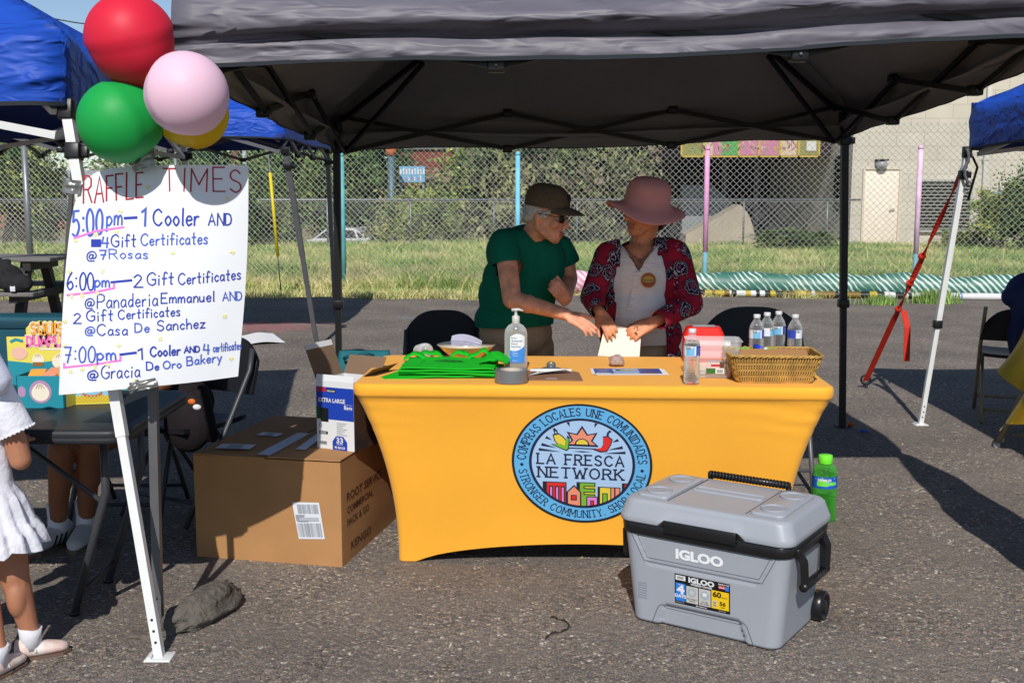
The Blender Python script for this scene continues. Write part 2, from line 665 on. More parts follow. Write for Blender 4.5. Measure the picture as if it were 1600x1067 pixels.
def asphalt_material():
    m = bpy.data.materials.new('asphalt')
    m.use_nodes = True
    nt = m.node_tree
    N, L = nt.nodes, nt.links
    b = N['Principled BSDF']
    b.inputs['Roughness'].default_value = 0.92
    b.inputs['Specular IOR Level'].default_value = 0.18
    tc = N.new('ShaderNodeTexCoord')
    vo = N.new('ShaderNodeTexVoronoi')
    vo.inputs['Scale'].default_value = 88
    L.new(tc.outputs['Object'], vo.inputs['Vector'])
    sep = N.new('ShaderNodeSeparateColor')
    L.new(vo.outputs['Color'], sep.inputs[0])
    rp = N.new('ShaderNodeValToRGB')
    el = rp.color_ramp.elements
    el[0].position, el[0].color = 0.0, (*S(96, 92, 91), 1)
    el[1].position, el[1].color = 1.0, (*S(226, 218, 204), 1)
    for p, c in ((0.3, S(124, 119, 116)), (0.55, S(142, 134, 128)), (0.76, S(152, 142, 132)), (0.88, S(170, 148, 124)), (0.95, S(176, 172, 166))):
        e = el.new(p)
        e.color = (*c, 1)
    L.new(sep.outputs[0], rp.inputs[0])
    # gaps between the stones: tar
    vd = N.new('ShaderNodeTexVoronoi')
    vd.feature = 'DISTANCE_TO_EDGE'
    vd.inputs['Scale'].default_value = 88
    L.new(tc.outputs['Object'], vd.inputs['Vector'])
    rg = N.new('ShaderNodeValToRGB')
    rg.color_ramp.elements[0].position = 0.02
    rg.color_ramp.elements[0].color = (0.60, 0.58, 0.57, 1)
    rg.color_ramp.elements[1].position = 0.16
    rg.color_ramp.elements[1].color = (1, 1, 1, 1)
    L.new(vd.outputs[0], rg.inputs[0])
    mu = N.new('ShaderNodeMix')
    mu.data_type, mu.blend_type = 'RGBA', 'MULTIPLY'
    mu.inputs[0].default_value = 1.0
    L.new(rp.outputs[0], mu.inputs[6])
    L.new(rg.outputs[0], mu.inputs[7])
    # worn patches
    nz = N.new('ShaderNodeTexNoise')
    nz.inputs['Scale'].default_value = 1.3
    nz.inputs['Detail'].default_value = 7
    L.new(tc.outputs['Object'], nz.inputs[0])
    r2 = N.new('ShaderNodeValToRGB')
    r2.color_ramp.elements[0].position, r2.color_ramp.elements[0].color = 0.32, (0.80, 0.79, 0.79, 1)
    r2.color_ramp.elements[1].position, r2.color_ramp.elements[1].color = 0.68, (1.16, 1.13, 1.10, 1)
    L.new(nz.outputs[0], r2.inputs[0])
    m2 = N.new('ShaderNodeMix')
    m2.data_type, m2.blend_type = 'RGBA', 'MULTIPLY'
    m2.inputs[0].default_value = 1.0
    # stretches where fine dust fills the surface and the stones hardly show
    n9 = N.new('ShaderNodeTexNoise')
    n9.inputs['Scale'].default_value = 3.1
    n9.inputs['Detail'].default_value = 9
    n9.inputs['Roughness'].default_value = .65
    L.new(tc.outputs['Object'], n9.inputs[0])
    mr9 = N.new('ShaderNodeMapRange')
    mr9.inputs['From Min'].default_value = .40
    mr9.inputs['From Max'].default_value = .62
    mr9.inputs['To Min'].default_value = .05
    mr9.inputs['To Max'].default_value = .75
    L.new(n9.outputs[0], mr9.inputs['Value'])
    fin = N.new('ShaderNodeTexNoise')
    fin.inputs['Scale'].default_value = 260
    fin.inputs['Detail'].default_value = 3
    L.new(tc.outputs['Object'], fin.inputs[0])
    rf9 = N.new('ShaderNodeValToRGB')
    rf9.color_ramp.elements[0].position, rf9.color_ramp.elements[0].color = .35, (*S(104, 98, 93), 1)
    rf9.color_ramp.elements[1].position, rf9.color_ramp.elements[1].color = .65, (*S(146, 138, 130), 1)
    L.new(fin.outputs[0], rf9.inputs[0])
    m9 = N.new('ShaderNodeMix')
    m9.data_type = 'RGBA'
    L.new(mr9.outputs[0], m9.inputs[0])
    L.new(mu.outputs[2], m9.inputs[6])
    L.new(rf9.outputs[0], m9.inputs[7])
    L.new(m9.outputs[2], m2.inputs[6])
    L.new(r2.outputs[0], m2.inputs[7])
    last = m2.outputs[2]
    # chalk scribbles left on the lot: (centre x, y, radius x, radius y, colour, strength)
    for (cx, cy, rx, ry, col, st) in ((-2.9, 12.4, 1.6, 1.1, S(190, 120, 125), 0.55), (0.15, 12.9, 0.9, 0.14, S(110, 150, 190), 0.75), (-1.1, 13.3, 0.5, 0.12, S(110, 150, 190), 0.7),
                                      (1.0, 12.0, 0.5, 0.25, S(120, 150, 190), 0.55), (4.2, 11.3, 0.35, 0.3, S(170, 130, 140), 0.35)):
        mp = N.new('ShaderNodeMapping')
        mp.vector_type = 'POINT'
        mp.inputs['Location'].default_value = (-cx / rx, -cy / ry, 0)
        mp.inputs['Scale'].default_value = (1 / rx, 1 / ry, 0)
        L.new(tc.outputs['Object'], mp.inputs[0])
        ln = N.new('ShaderNodeVectorMath')
        ln.operation = 'LENGTH'
        L.new(mp.outputs[0], ln.inputs[0])
        n2 = N.new('ShaderNodeTexNoise')
        n2.inputs['Scale'].default_value = 5
        n2.inputs['Detail'].default_value = 6
        L.new(tc.outputs['Object'], n2.inputs[0])
        ma = N.new('ShaderNodeMath')
        ma.operation = 'MULTIPLY_ADD'
        ma.inputs[1].default_value = 1.6
        L.new(n2.outputs[0], ma.inputs[0])
        L.new(ln.outputs['Value'], ma.inputs[2])
        mr = N.new('ShaderNodeMapRange')
        mr.inputs['From Min'].default_value = 1.35
        mr.inputs['From Max'].default_value = 1.0
        mr.inputs['To Max'].default_value = st
        L.new(ma.outputs[0], mr.inputs['Value'])
        mx = N.new('ShaderNodeMix')
        mx.data_type = 'RGBA'
        L.new(mr.outputs[0], mx.inputs[0])
        L.new(last, mx.inputs[6])
        mx.inputs[7].default_value = (*col, 1)
        last = mx.outputs[2]
    L.new(last, b.inputs['Base Color'])
    bp = N.new('ShaderNodeBump')
    bp.inputs['Strength'].default_value = 0.9
    bp.inputs['Distance'].default_value = 0.006
    L.new(rg.outputs[0], bp.inputs['Height'])
    nb = N.new('ShaderNodeTexNoise')
    nb.inputs['Scale'].default_value = 34
    nb.inputs['Detail'].default_value = 5
    L.new(tc.outputs['Object'], nb.inputs[0])
    bp2 = N.new('ShaderNodeBump')
    bp2.inputs['Strength'].default_value = 0.55
    bp2.inputs['Distance'].default_value = 0.02
    L.new(nb.outputs[0], bp2.inputs['Height'])
    L.new(bp.outputs[0], bp2.inputs['Normal'])
    L.new(bp2.outputs[0], b.inputs['Normal'])
    return m


M_ASPH = asphalt_material()
M_DIRT = mat('dry_earth', S(160, 142, 108, .9), 0.95, nv=.3, ns=1.5, col2=S(136, 134, 84, .9), bump=.5, bs=9, dist=.05)
M_G1 = mat('grass_green', S(142, 170, 86, 1), 0.7, nv=.25, ns=2)
M_G2 = mat('grass_straw', S(218, 206, 150, 1), 0.8, nv=.2, ns=2)
M_G3 = mat('grass_deep', S(108, 142, 74, 1), 0.7, nv=.25, ns=2)
M_G4 = mat('grass_olive', S(180, 186, 114, 1), 0.75, nv=.2, ns=2)


def edge_y(x):
    """where the asphalt ends and the weeds begin"""
    return 15.55 + 0.35 * math.sin(x * 0.9 + 1) * math.sin(x * 0.37) + 0.12 * math.sin(x * 4.1) + (0.55 if x > 0.5 else 0.0)


def ground_z(x, y):
    if y < 31:
        return -0.03 + 0.03 * max(0, (y - 18) / 13) + 0.05 * noise.noise(Vector((x * .3, y * .3, 0))) * (1 if y > 17.5 else 0)
    t = min(1, (y - 31) / 15)
    t = t * t * (3 - 2 * t)
    return 0.0 - 2.0 * t


g = MB()
NX, NY = 60, 60
xs = [-160 + 320 * i / NX for i in range(NX + 1)]
ys = [15.0 + 585 * (j / NY) ** 2.2 for j in range(NY + 1)]
vs = [(x, y, ground_z(x, y) - (0.0 if y > 15.05 else 0.02)) for y in ys for x in xs]
fs = [(j * (NX + 1) + i, j * (NX + 1) + i + 1, (j + 1) * (NX + 1) + i + 1, (j + 1) * (NX + 1) + i) for j in range(NY) for i in range(NX)]
g.add(vs, fs, M_DIRT, True)
structure(g, 'ground')

g = MB()
n = 220
xr = [-60 + 120 * i / n for i in range(n + 1)]
vs = [(x, -25, 0.0) for x in xr] + [(x, edge_y(x), 0.004) for x in xr]
g.add(vs, [(i, i + 1, i + n + 2, i + n + 1) for i in range(n)], M_ASPH)
structure(g, 'asphalt_lot')

g = MB()
M_ROAD = mat('far_road', S(168, 160, 150, .8), .9, nv=.1)
g.add([(-120, 74, -1.99), (-16, 74, -1.99), (-16, 84, -1.99), (-120, 84, -1.99)], [(0, 1, 2, 3)], M_ROAD)
structure(g, 'road')


def blades(name, pts, hts, wds, mats, mi, seed, kind='stuff', lean=.35):
    """many three-cornered blades as one mesh"""
    r = np.random.default_rng(seed)
    n = len(pts)
    an = r.uniform(0, math.pi, n)
    la = r.uniform(0, 2 * math.pi, n)
    lm = r.uniform(0.05, lean, n) * hts
    dx, dy = np.cos(an) * wds / 2, np.sin(an) * wds / 2
    v = np.zeros((n, 5, 3))
    v[:, 0] = pts + np.stack([dx, dy, np.zeros(n)], 1)
    v[:, 1] = pts - np.stack([dx, dy, np.zeros(n)], 1)
    mid = pts + np.stack([np.cos(la) * lm * .35, np.sin(la) * lm * .35, hts * .55], 1)
    v[:, 2] = mid - np.stack([dx, dy, np.zeros(n)], 1) * .8
    v[:, 3] = mid + np.stack([dx, dy, np.zeros(n)], 1) * .8
    v[:, 4] = pts + np.stack([np.cos(la) * lm, np.sin(la) * lm, hts], 1)
    me = bpy.data.meshes.new(name)
    me.vertices.add(n * 5)
    me.vertices.foreach_set('co', v.ravel())
    base = np.arange(n) * 5
    lp = np.stack([base, base + 1, base + 2, base + 3, base + 3, base + 2, base + 4], 1).ravel()
    me.loops.add(n * 7)
    me.loops.foreach_set('vertex_index', lp.astype(np.int32))
    st = np.stack([np.arange(n) * 7, np.arange(n) * 7 + 4], 1).ravel()
    me.polygons.add(n * 2)
    me.polygons.foreach_set('loop_start', st.astype(np.int32))
    for m in mats:
        me.materials.append(m)
    me.polygons.foreach_set('material_index', np.repeat(mi, 2).astype(np.int32))
    me.update(calc_edges=True)
    ob = bpy.data.objects.new(name, me)
    COL.objects.link(ob)
    return ob


def field_grass():
    r = np.random.default_rng(3)
    n = 210000
    t = r.random(n) ** 1.5
    y = 15.5 + 17 * t
    x = r.uniform(-1, 1, n) * (9.5 + (y - 15.5) * .62) + 1.2
    ey = np.array([edge_y(a) for a in x])
    keep = y > ey - .05 + r.random(n) ** 3 * .3
    x, y = x[keep], y[keep]
    n = len(x)
    cl = np.array([noise.noise(Vector((a * .55, b * .55, 3))) for a, b in zip(x, y)])
    c2 = np.array([noise.noise(Vector((a * 1.7, b * 1.7, 9))) for a, b in zip(x, y)])
    h = (.10 + .17 * r.random(n) + .13 * cl + .12 * np.maximum(0, c2)) * np.where(y - np.array([edge_y(a) for a in x]) < .8, .6, 1.0)
    h = np.maximum(h, .05) * (1 - .55 * np.clip((y - 23) / 7, 0, 1))
    de = y - np.array([edge_y(a) for a in x])
    h = h + .22 * np.clip(c2 - .25, 0, 1) * (r.random(n) < .5)
    h = h + .07 * np.exp(-((x + 1.5) / 3.5) ** 2) * (y > 16.6)
    tall = r.random(n) < .012
    h[tall] += .25 * r.random(tall.sum())
    w = (.006 + .008 * r.random(n)) * (1 + (y - 15) / 26)
    q = r.random(n) + cl * 1.3 + c2 * .7
    mi = np.where(q > .95, 2, np.where(q > .52, 0, np.where(q > .25, 3, 1)))
    mi = np.where((de < .55) & (r.random(n) < .6), 1, mi)
    mi[tall] = 1
    p = np.stack([x, y, -.04 + .03 * np.clip((y - 18) / 13, 0, 1)], 1)
    o = blades('grass', p, h, w, [M_G1, M_G2, M_G3, M_G4], mi, 5, lean=1.7)
    tag(o, 'tall dry and green weeds growing behind the chain link fence', 'grass', kind='stuff')


field_grass()


def pebbles():
    """loose stones lying on the lot near the camera"""
    r = np.random.default_rng(11)
    g = MB()
    ms = [mat('pebble_tan', S(158, 140, 116, .9), .9), mat('pebble_grey', S(128, 124, 120, .9), .9), mat('pebble_dark', S(84, 78, 74, .9), .9), mat('pebble_pale', S(190, 184, 172, .9), .9)]
    for i in range(1500):
        y = 2.9 + 4.2 * r.random() ** 1.6
        x = r.uniform(-.55, .55) * y
        s = .003 + .006 * r.random() ** 3
        R = Euler(tuple(r.uniform(0, 3, 3))).to_matrix().to_4x4()
        vs = [R @ Vector((a * s, b * s * .8, c * s * .6)) + Vector((x, y, s * .35 + .001)) for a, b, c in
              ((1, .1, 0), (-1, -.1, .2), (.1, 1, .1), (-.2, -1, 0), (0, .2, 1), (.1, 0, -1))]
        g.add(vs, [(0, 2, 4), (2, 1, 4), (1, 3, 4), (3, 0, 4), (2, 0, 5), (1, 2, 5), (3, 1, 5), (0, 3, 5)], ms[int(r.choice(4, p=[.35, .3, .15, .2]))], False)
    o = g.build('gravel')
    tag(o, 'small loose stones scattered on the grey asphalt lot', 'gravel', kind='stuff')


pebbles()

# ---------------------------------------------------------------- chain link fences
M_WIRE = mat('galvanised_wire', S(200, 200, 196, .9), .42, .5)


def painted_wire():
    """teal paint left on the upper part of the mesh in uneven stretches"""
    nt = M_WIRE.node_tree
    N, L = nt.nodes, nt.links
    tc = N.new('ShaderNodeTexCoord')
    sx = N.new('ShaderNodeSeparateXYZ')
    L.new(tc.outputs['Object'], sx.inputs[0])
    mr = N.new('ShaderNodeMapRange')
    mr.inputs['From Min'].default_value = 1.75
    mr.inputs['From Max'].default_value = 2.1
    L.new(sx.outputs[2], mr.inputs['Value'])
    mx_ = N.new('ShaderNodeMapRange')
    mx_.inputs['From Min'].default_value = 1.5
    mx_.inputs['From Max'].default_value = .5
    L.new(sx.outputs[0], mx_.inputs['Value'])
    nz = N.new('ShaderNodeTexNoise')
    nz.inputs['Scale'].default_value = .9
    L.new(tc.outputs['Object'], nz.inputs[0])
    m1 = N.new('ShaderNodeMath')
    m1.operation = 'MULTIPLY'
    L.new(mr.outputs[0], m1.inputs[0])
    L.new(mx_.outputs[0], m1.inputs[1])
    m2 = N.new('ShaderNodeMath')
    m2.operation = 'MULTIPLY'
    L.new(m1.outputs[0], m2.inputs[0])
    L.new(nz.outputs[0], m2.inputs[1])
    mix = N.new('ShaderNodeMix')
    mix.data_type = 'RGBA'
    L.new(m2.outputs[0], mix.inputs[0])
    mix.inputs[6].default_value = (*S(200, 200, 196, .9), 1)
    mix.inputs[7].default_value = (*S(40, 150, 140, .8), 1)
    L.new(mix.outputs[2], N['Principled BSDF'].inputs['Base Color'])


painted_wire()
M_PIPE = mat('galvanised_pipe', S(150, 154, 158, .8), .45, .5, nv=.12, ns=9)


def chain_link(parent, A, B, h, pitch, r, z0=0.0):
    A, B = Vector(A), Vector(B)
    ex = (B - A)
    Ln = ex.length
    ex = ex.normalized()
    nrm = Vector((-ex.y, ex.x, 0))
    g = MB()
    for sgn in (1, -1):
        k = int((Ln + h) / pitch) + 1
        for i in range(k):
            s0 = -h + i * pitch if sgn > 0 else i * pitch
            a, b = (s0, 0.0), (s0 + sgn * h, h)
            pts = []
            # clip to the bay
            t0, t1 = 0.0, 1.0
            for lo, hi in ((0.0, Ln),):
                d = b[0] - a[0]
                ta, tb = (lo - a[0]) / d, (hi - a[0]) / d
                if ta > tb:
                    ta, tb = tb, ta
                t0, t1 = max(t0, ta), min(t1, tb)
            if t1 - t0 < .02:
                continue
            for t in (t0, t1):
                u, v = a[0] + (b[0] - a[0]) * t, h * t
                pts.append(A + ex * u + Vector((0, 0, z0 + v)) + nrm * (r * .9 * sgn))
            g.tube(pts, r, M_WIRE, 3, cap=False, smooth=True)
    # knuckled top and bottom selvage
    g.tube([A + Vector((0, 0, z0 + h - .03)), B + Vector((0, 0, z0 + h - .03))], r * .8, M_WIRE, 4, cap=False)
    return g.build('wire_mesh', parent)


def fpt(px, z=0.0):
    """point of the near fence line under a photograph column"""
    # line through (-2.66, 17.3) and (5.75, 16.0)
    m = (16.0 - 17.3) / (5.75 + 2.66)
    k = (px - 800) / FPX * 0.9911
    y = (17.3 + m * 2.66) / (1 - m * k * 1.0)
    for _ in range(4):
        zc = y * _c + (CAMH - z) * _s
        x = (px - 800) / FPX * zc
        y = 17.3 + m * (x + 2.66)
    return Vector((x, y, z))


fence = thing('chain_link_fence', 'tall chain link fence with painted posts along the back of the lot', 'fence', fpt(800))
FA, FB = fpt(-420), fpt(2100)
chain_link(fence, FA, FB, 2.44, .092, .0036, .02)
paints = {50: None, 282: None, 538: ('post_paint_teal', S(96, 172, 178)), 809: ('post_paint_blue', S(120, 196, 224)), 1100: ('post_paint_pink', S(222, 160, 200)),
          1427: ('post_paint_pale_pink', S(224, 190, 214)), 1740: None, -230: None}
M_BPOST = mat('post_paint_low', S(110, 160, 176), .6, nv=.2)
for px, pc in paints.items():
    p = fpt(px)
    g = MB()
    if pc:
        m = mat(pc[0], pc[1], .6, nv=.15, ns=7)
        if px in (1100, 1427):
            HP = 2.13
            g.tube([p + Vector((0, -.02, 0)), p + Vector((0, -.02, .62))], .034, M_BPOST, 12)
            g.tube([p + Vector((0, -.02, .62)), p + Vector((0, -.02, 2.1))], .037, m, 12)
        else:
            g.tube([p, p + Vector((0, 0, 2.05))], .036, m, 12)
            HP = 2.07
    else:
        HP = 2.32
        g.tube([p, p + Vector((0, 0, 2.3))], .05 if px == 50 else .034, M_PIPE, 12)
    g.lathe([(.038, HP - .04), (.040, HP - .01), (.026, HP + .012), (.004, HP + .02)], (m if pc else M_PIPE), 12, TM(p.x, p.y - (.02 if px in (1100, 1427) else 0), p.z))
    g.build('post', fence)

far = thing('far_fence', 'low chain link fence with pale top rail beyond the weed field', 'fence', (0, 36, 0))
FY = 31.0
chain_link(far, (-24, FY, 0), (9.6, FY, 0), 1.25, .14, .004, 0.0)
g = MB()
g.tube([(-24, FY, 1.27), (9.6, FY, 1.27)], .026, M_PIPE, 8)
g.build('top_rail', far)
for i in range(15):
    x = -23.5 + i * 2.3
    g = MB()
    g.tube([(x, FY + .03, 0), (x, FY + .03, 1.26)], .026, M_PIPE, 8)
    g.build('post', far)

# rolled windscreen and tape lying along the foot of the fence
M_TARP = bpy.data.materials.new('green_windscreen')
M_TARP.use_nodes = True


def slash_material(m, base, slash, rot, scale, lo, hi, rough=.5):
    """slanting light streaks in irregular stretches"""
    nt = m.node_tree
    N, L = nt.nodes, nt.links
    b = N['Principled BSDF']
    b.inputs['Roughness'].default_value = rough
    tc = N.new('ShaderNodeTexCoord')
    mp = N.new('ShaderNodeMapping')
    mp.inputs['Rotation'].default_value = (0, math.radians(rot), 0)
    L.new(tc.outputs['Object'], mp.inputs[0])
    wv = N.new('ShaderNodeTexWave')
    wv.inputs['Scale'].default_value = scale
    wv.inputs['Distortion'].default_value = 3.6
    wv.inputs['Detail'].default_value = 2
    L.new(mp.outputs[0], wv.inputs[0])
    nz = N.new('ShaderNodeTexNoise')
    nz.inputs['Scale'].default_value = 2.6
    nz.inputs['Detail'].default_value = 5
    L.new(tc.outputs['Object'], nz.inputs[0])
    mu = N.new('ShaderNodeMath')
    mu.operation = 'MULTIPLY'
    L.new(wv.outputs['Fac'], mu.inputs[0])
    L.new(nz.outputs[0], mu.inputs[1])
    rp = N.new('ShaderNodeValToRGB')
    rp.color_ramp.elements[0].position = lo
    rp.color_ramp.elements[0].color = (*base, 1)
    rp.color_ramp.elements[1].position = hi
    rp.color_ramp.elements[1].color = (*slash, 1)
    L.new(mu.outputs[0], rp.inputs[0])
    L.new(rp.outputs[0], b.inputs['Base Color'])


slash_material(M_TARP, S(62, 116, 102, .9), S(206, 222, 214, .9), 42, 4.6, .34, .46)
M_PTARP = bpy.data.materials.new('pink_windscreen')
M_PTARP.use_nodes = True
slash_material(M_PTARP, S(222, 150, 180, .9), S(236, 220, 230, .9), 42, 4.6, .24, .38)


def roll(name, label, cat, pa, pb, ry, rz, m, seed, n=60, dy=-.2):
    a, b = fpt(pa), fpt(pb)
    g = MB()
    lo = []
    for i in range(n + 1):
        t = i / n
        p = a.lerp(b, t) + Vector((0, dy, 0))
        w = 1 + .16 * noise.noise(Vector((t * 9, seed, 0))) + .06 * noise.noise(Vector((t * 40, seed, 4)))
        w2 = 1 + .22 * noise.noise(Vector((t * 7, seed, 8)))
        k = .15 if i in (0, n) else 1
        lo.append([p + Vector((0, math.cos(q) * ry * w2 * k, rz * w * .97 + math.sin(q) * rz * w * (1 + .07 * math.sin(3 * q + t * 30)) * k)) for q in [2 * math.pi * j / 20 for j in range(20)]])
    g.loops(lo, m)
    return solo(g, name, label, cat, a.lerp(b, .5))


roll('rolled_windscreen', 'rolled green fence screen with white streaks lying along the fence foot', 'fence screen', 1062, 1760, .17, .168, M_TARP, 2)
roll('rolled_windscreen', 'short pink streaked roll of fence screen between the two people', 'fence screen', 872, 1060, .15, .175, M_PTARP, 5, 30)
M_BT = mat('banner_yellow', S(196, 172, 60, .85), .5)
M_BK = mat('banner_black', S(34, 34, 36), .45)
M_BW = mat('banner_white', S(224, 224, 226, .85), .45)
M_BB = mat('banner_blue', S(104, 150, 214), .45)
M_BO = mat('banner_brown', S(120, 96, 40), .5)
g = MB()
a, b = fpt(1085), fpt(1700)
n = 220
seq = []
rr = random.Random(4)
while len(seq) < n + 2:
    seq += [rr.choice([M_BT, M_BK, M_BW, M_BO, M_BO, M_BK, M_BW]) if len(seq) < 118 else rr.choice([M_BW, M_BW, M_BB])] * rr.randint(1, 4)
for i in range(n):
    pp = []
    for t in (i / n, (i + 1) / n):
        p = a.lerp(b, t) + Vector((0, -.42, 0))
        w = 1 + .25 * noise.noise(Vector((t * 12, 0, 1)))
        pp.append([p + Vector((0, math.cos(q) * .06 * w, .05 + math.sin(q) * .05 * w)) for q in [2 * math.pi * j / 10 for j in range(10)]])
    g.loops(pp, seq[i], cap0=i == 0, cap1=i == n - 1)
solo(g, 'rolled_banner', 'thin rolled banner striped yellow, black and white in front of the green roll', 'banner', a.lerp(b, .5) + Vector((0, -.42, 0)))


def tuft(px, py, h, n, label, seed):
    c = G(px, py)
    r = np.random.default_rng(seed)
    pts = np.stack([c.x + r.normal(0, .14, n), c.y + r.normal(0, .08, n), np.full(n, 0.0)], 1)
    o = blades('weed_tuft', pts - np.array([c.x, c.y, 0]), h * (.4 + .6 * r.random(n)), np.full(n, .014), [M_G1, M_G3], r.integers(0, 2, n), seed, lean=.8)
    o.location = (c.x, c.y, 0)
    tag(o, label, 'weed')


tuft(1378, 476, .17, 220, 'small weed tuft growing from the asphalt left of the red strap', 1)
tuft(1462, 474, .24, 380, 'larger green weed clump beside the right tent leg at the rolled screen', 2)

# ---------------------------------------------------------------- trees and bushes
M_BARK = mat('bark', S(92, 78, 64, .8), .9, nv=.3, ns=8, bump=.6, bs=20)
LEAF = {
    'dark': [mat('leaf_dark_a', S(64, 91, 49, 1.0), .6, nv=.2, ns=1.2), mat('leaf_dark_b', S(89, 116, 59, 1.0), .6, nv=.2, ns=1.2), mat('leaf_dark_c', S(121, 138, 74, 1.0), .6, nv=.2, ns=1.2)],
    'mid': [mat('leaf_mid_a', S(91, 114, 57, 1.0), .6, nv=.2, ns=1.2), mat('leaf_mid_b', S(128, 148, 71, 1.0), .6, nv=.2, ns=1.2), mat('leaf_mid_c', S(166, 173, 94, 1.0), .6, nv=.2, ns=1.2)],
    'grey': [mat('leaf_grey_a', S(110, 120, 80, 1.0), .7, nv=.2, ns=1.2), mat('leaf_grey_b', S(146, 150, 100, 1.0), .7, nv=.2, ns=1.2), mat('leaf_grey_c', S(128, 118, 96, 1.0), .7, nv=.2, ns=1.2)],
}


def crown_mesh(name, rx, ry, rz, nclump, nleaf, size, mats, seed, low=.0):
    """leaf-sized faces gathered in clumps spread through an uneven crown; base of the crown at z = 0"""
    r = np.random.default_rng(seed)
    d = r.normal(size=(nclump, 3))
    d /= np.linalg.norm(d, axis=1)[:, None]
    rad = r.random(nclump) ** .45
    lump = np.array([1 + .38 * noise.noise(Vector(tuple(q * 1.7)) + Vector((seed * 3.1, 0, 0))) for q in d])
    cc = d * (rad * lump)[:, None]
    cc[:, 2] = np.where(cc[:, 2] < low - .75, low - .75, cc[:, 2])
    cr = .13 + .15 * r.random(nclump)
    w = r.integers(0, nclump, nleaf)
    off = r.normal(size=(nleaf, 3)) * .62
    p = (cc[w] + off * cr[w][:, None]) * np.array([rx, ry, rz]) + np.array([0, 0, rz * .95])
    p[:, 2] = np.maximum(p[:, 2], .05)
    a = r.normal(size=(nleaf, 3))
    a[:, 2] *= .7
    a /= np.linalg.norm(a, axis=1)[:, None]
    b = np.cross(a, r.normal(size=(nleaf, 3)))
    b /= np.linalg.norm(b, axis=1)[:, None]
    s = size * (.6 + .8 * r.random(nleaf))[:, None]
    v = np.stack([p - a * s, p + b * s * .5, p + a * s, p - b * s * .5], 1).reshape(-1, 3)
    me = bpy.data.meshes.new(name)
    me.vertices.add(nleaf * 4)
    me.vertices.foreach_set('co', v.ravel())
    me.loops.add(nleaf * 4)
    me.loops.foreach_set('vertex_index', np.arange(nleaf * 4, dtype=np.int32))
    me.polygons.add(nleaf)
    me.polygons.foreach_set('loop_start', (np.arange(nleaf) * 4).astype(np.int32))
    for m in mats:
        me.materials.append(m)
    cm = r.integers(0, 3, nclump)
    mi = np.where(r.random(nleaf) < .7, cm[w], r.integers(0, 3, nleaf))
    me.polygons.foreach_set('material_index', mi.astype(np.int32))
    me.update(calc_edges=True)
    return me


def trunk_mb(h, r, seed, limbs=4):
    q = random.Random(seed)
    g = MB()
    pts = [Vector((0, 0, -.3))]
    for i in range(1, 6):
        pts.append(Vector((q.uniform(-.06, .06) * h, q.uniform(-.06, .06) * h, h * i / 5)))
    g.tube(pts, [r * 1.25, r, r * .85, r * .7, r * .5, r * .25], M_BARK, 9)
    for i in range(limbs):
        t = q.uniform(.4, .85)
        a = q.uniform(0, 6.28)
        p0 = pts[int(t * 5)]
        L_ = h * q.uniform(.3, .5)
        p1 = p0 + Vector((math.cos(a) * L_ * .5, math.sin(a) * L_ * .5, L_ * .5))
        p2 = p1 + Vector((math.cos(a) * L_ * .3, math.sin(a) * L_ * .3, L_ * .5))
        g.tube([p0, p1, p2], [r * .5, r * .3, r * .08], M_BARK, 6)
    return g


CROWNS = {}


def tree(label, cat, x, y, w, h, hue, seed, base=.12, name='tree', group=None, n=9000, leaf=.12, dep=None):
    """x, y on the ground; crown w wide and h - trunk tall"""
    z = ground_z(x, y)
    key = (hue, seed % 4, n)
    if key not in CROWNS:
        CROWNS[key] = crown_mesh('crown', 1, 1, 1, 70, n, leaf / 2.4, LEAF[hue], seed)
    t = thing(name, label, cat, (x, y, z), group)
    tr = trunk_mb(h * .8, .03 * h ** .9 + .02, seed)
    ob = tr.build('trunk', None, Vector((0, 0, 0)))
    ob.parent = t
    c = bpy.data.objects.new('crown', CROWNS[key])
    COL.objects.link(c)
    c.parent = t
    c.location = (0, 0, h * base)
    c.scale = (w / 2, (dep or w) / 2, h * (1 - base) / 1.95)
    c.rotation_euler = (0, 0, seed * 1.3)
    return t


def X(px, y):
    return (px - 800) / FPX * (y * _c + .2)


def TX(px, y):
    return X(px, y), y


tg = 'trees and tall bushes behind the weed field'
tree('tall dark leafy tree behind the dark leg of the big grey canopy', 'tree', *TX(455, 66), 10, 12, 'dark', 1, .08, group=tg, n=14000, leaf=.11)
tree('bright leafy tree top between the blue tent and the big grey canopy', 'tree', *TX(515, 70), 8.5, 13.5, 'mid', 2, .1, group=tg, n=14000, leaf=.11)
tree('dark tree standing left of the street lamp', 'tree', *TX(556, 64), 6.5, 9.4, 'dark', 3, .06, group=tg, n=14000, leaf=.11)
tree('bushy tree under the blue mural sign', 'tree', *TX(668, 40.5), 4.0, 3.5, 'grey', 4, .04, 'bush', tg)
tree('olive tree right of the blue mural sign', 'tree', *TX(768, 42), 4.4, 6.0, 'mid', 5, .05, group=tg, n=14001, leaf=.11)
tree('dry greyish tree behind the blue fence post', 'tree', *TX(812, 40), 4.4, 6.2, 'grey', 6, .05, group=tg)
tree('dark tree behind the person in the dark cap', 'tree', *TX(880, 42), 4.6, 6.4, 'dark', 7, .04, group=tg, n=14000, leaf=.11)
tree('reddish grey bush tree behind the person in the pink hat', 'tree', *TX(965, 41), 4.2, 6.2, 'grey', 8, .04, group=tg)
tree('green tree beside the dark loading bay', 'tree', *TX(1040, 44), 3.8, 6.4, 'mid', 9, .05, group=tg, n=14000, leaf=.11)
tree('low dark bush left of the white car', 'bush', *TX(408, 36), 2.6, 3.0, 'dark', 10, .0, 'bush', tg)
tree('low olive bush right of the white car', 'bush', *TX(655, 36), 2.6, 2.2, 'mid', 11, .0, 'bush', tg)
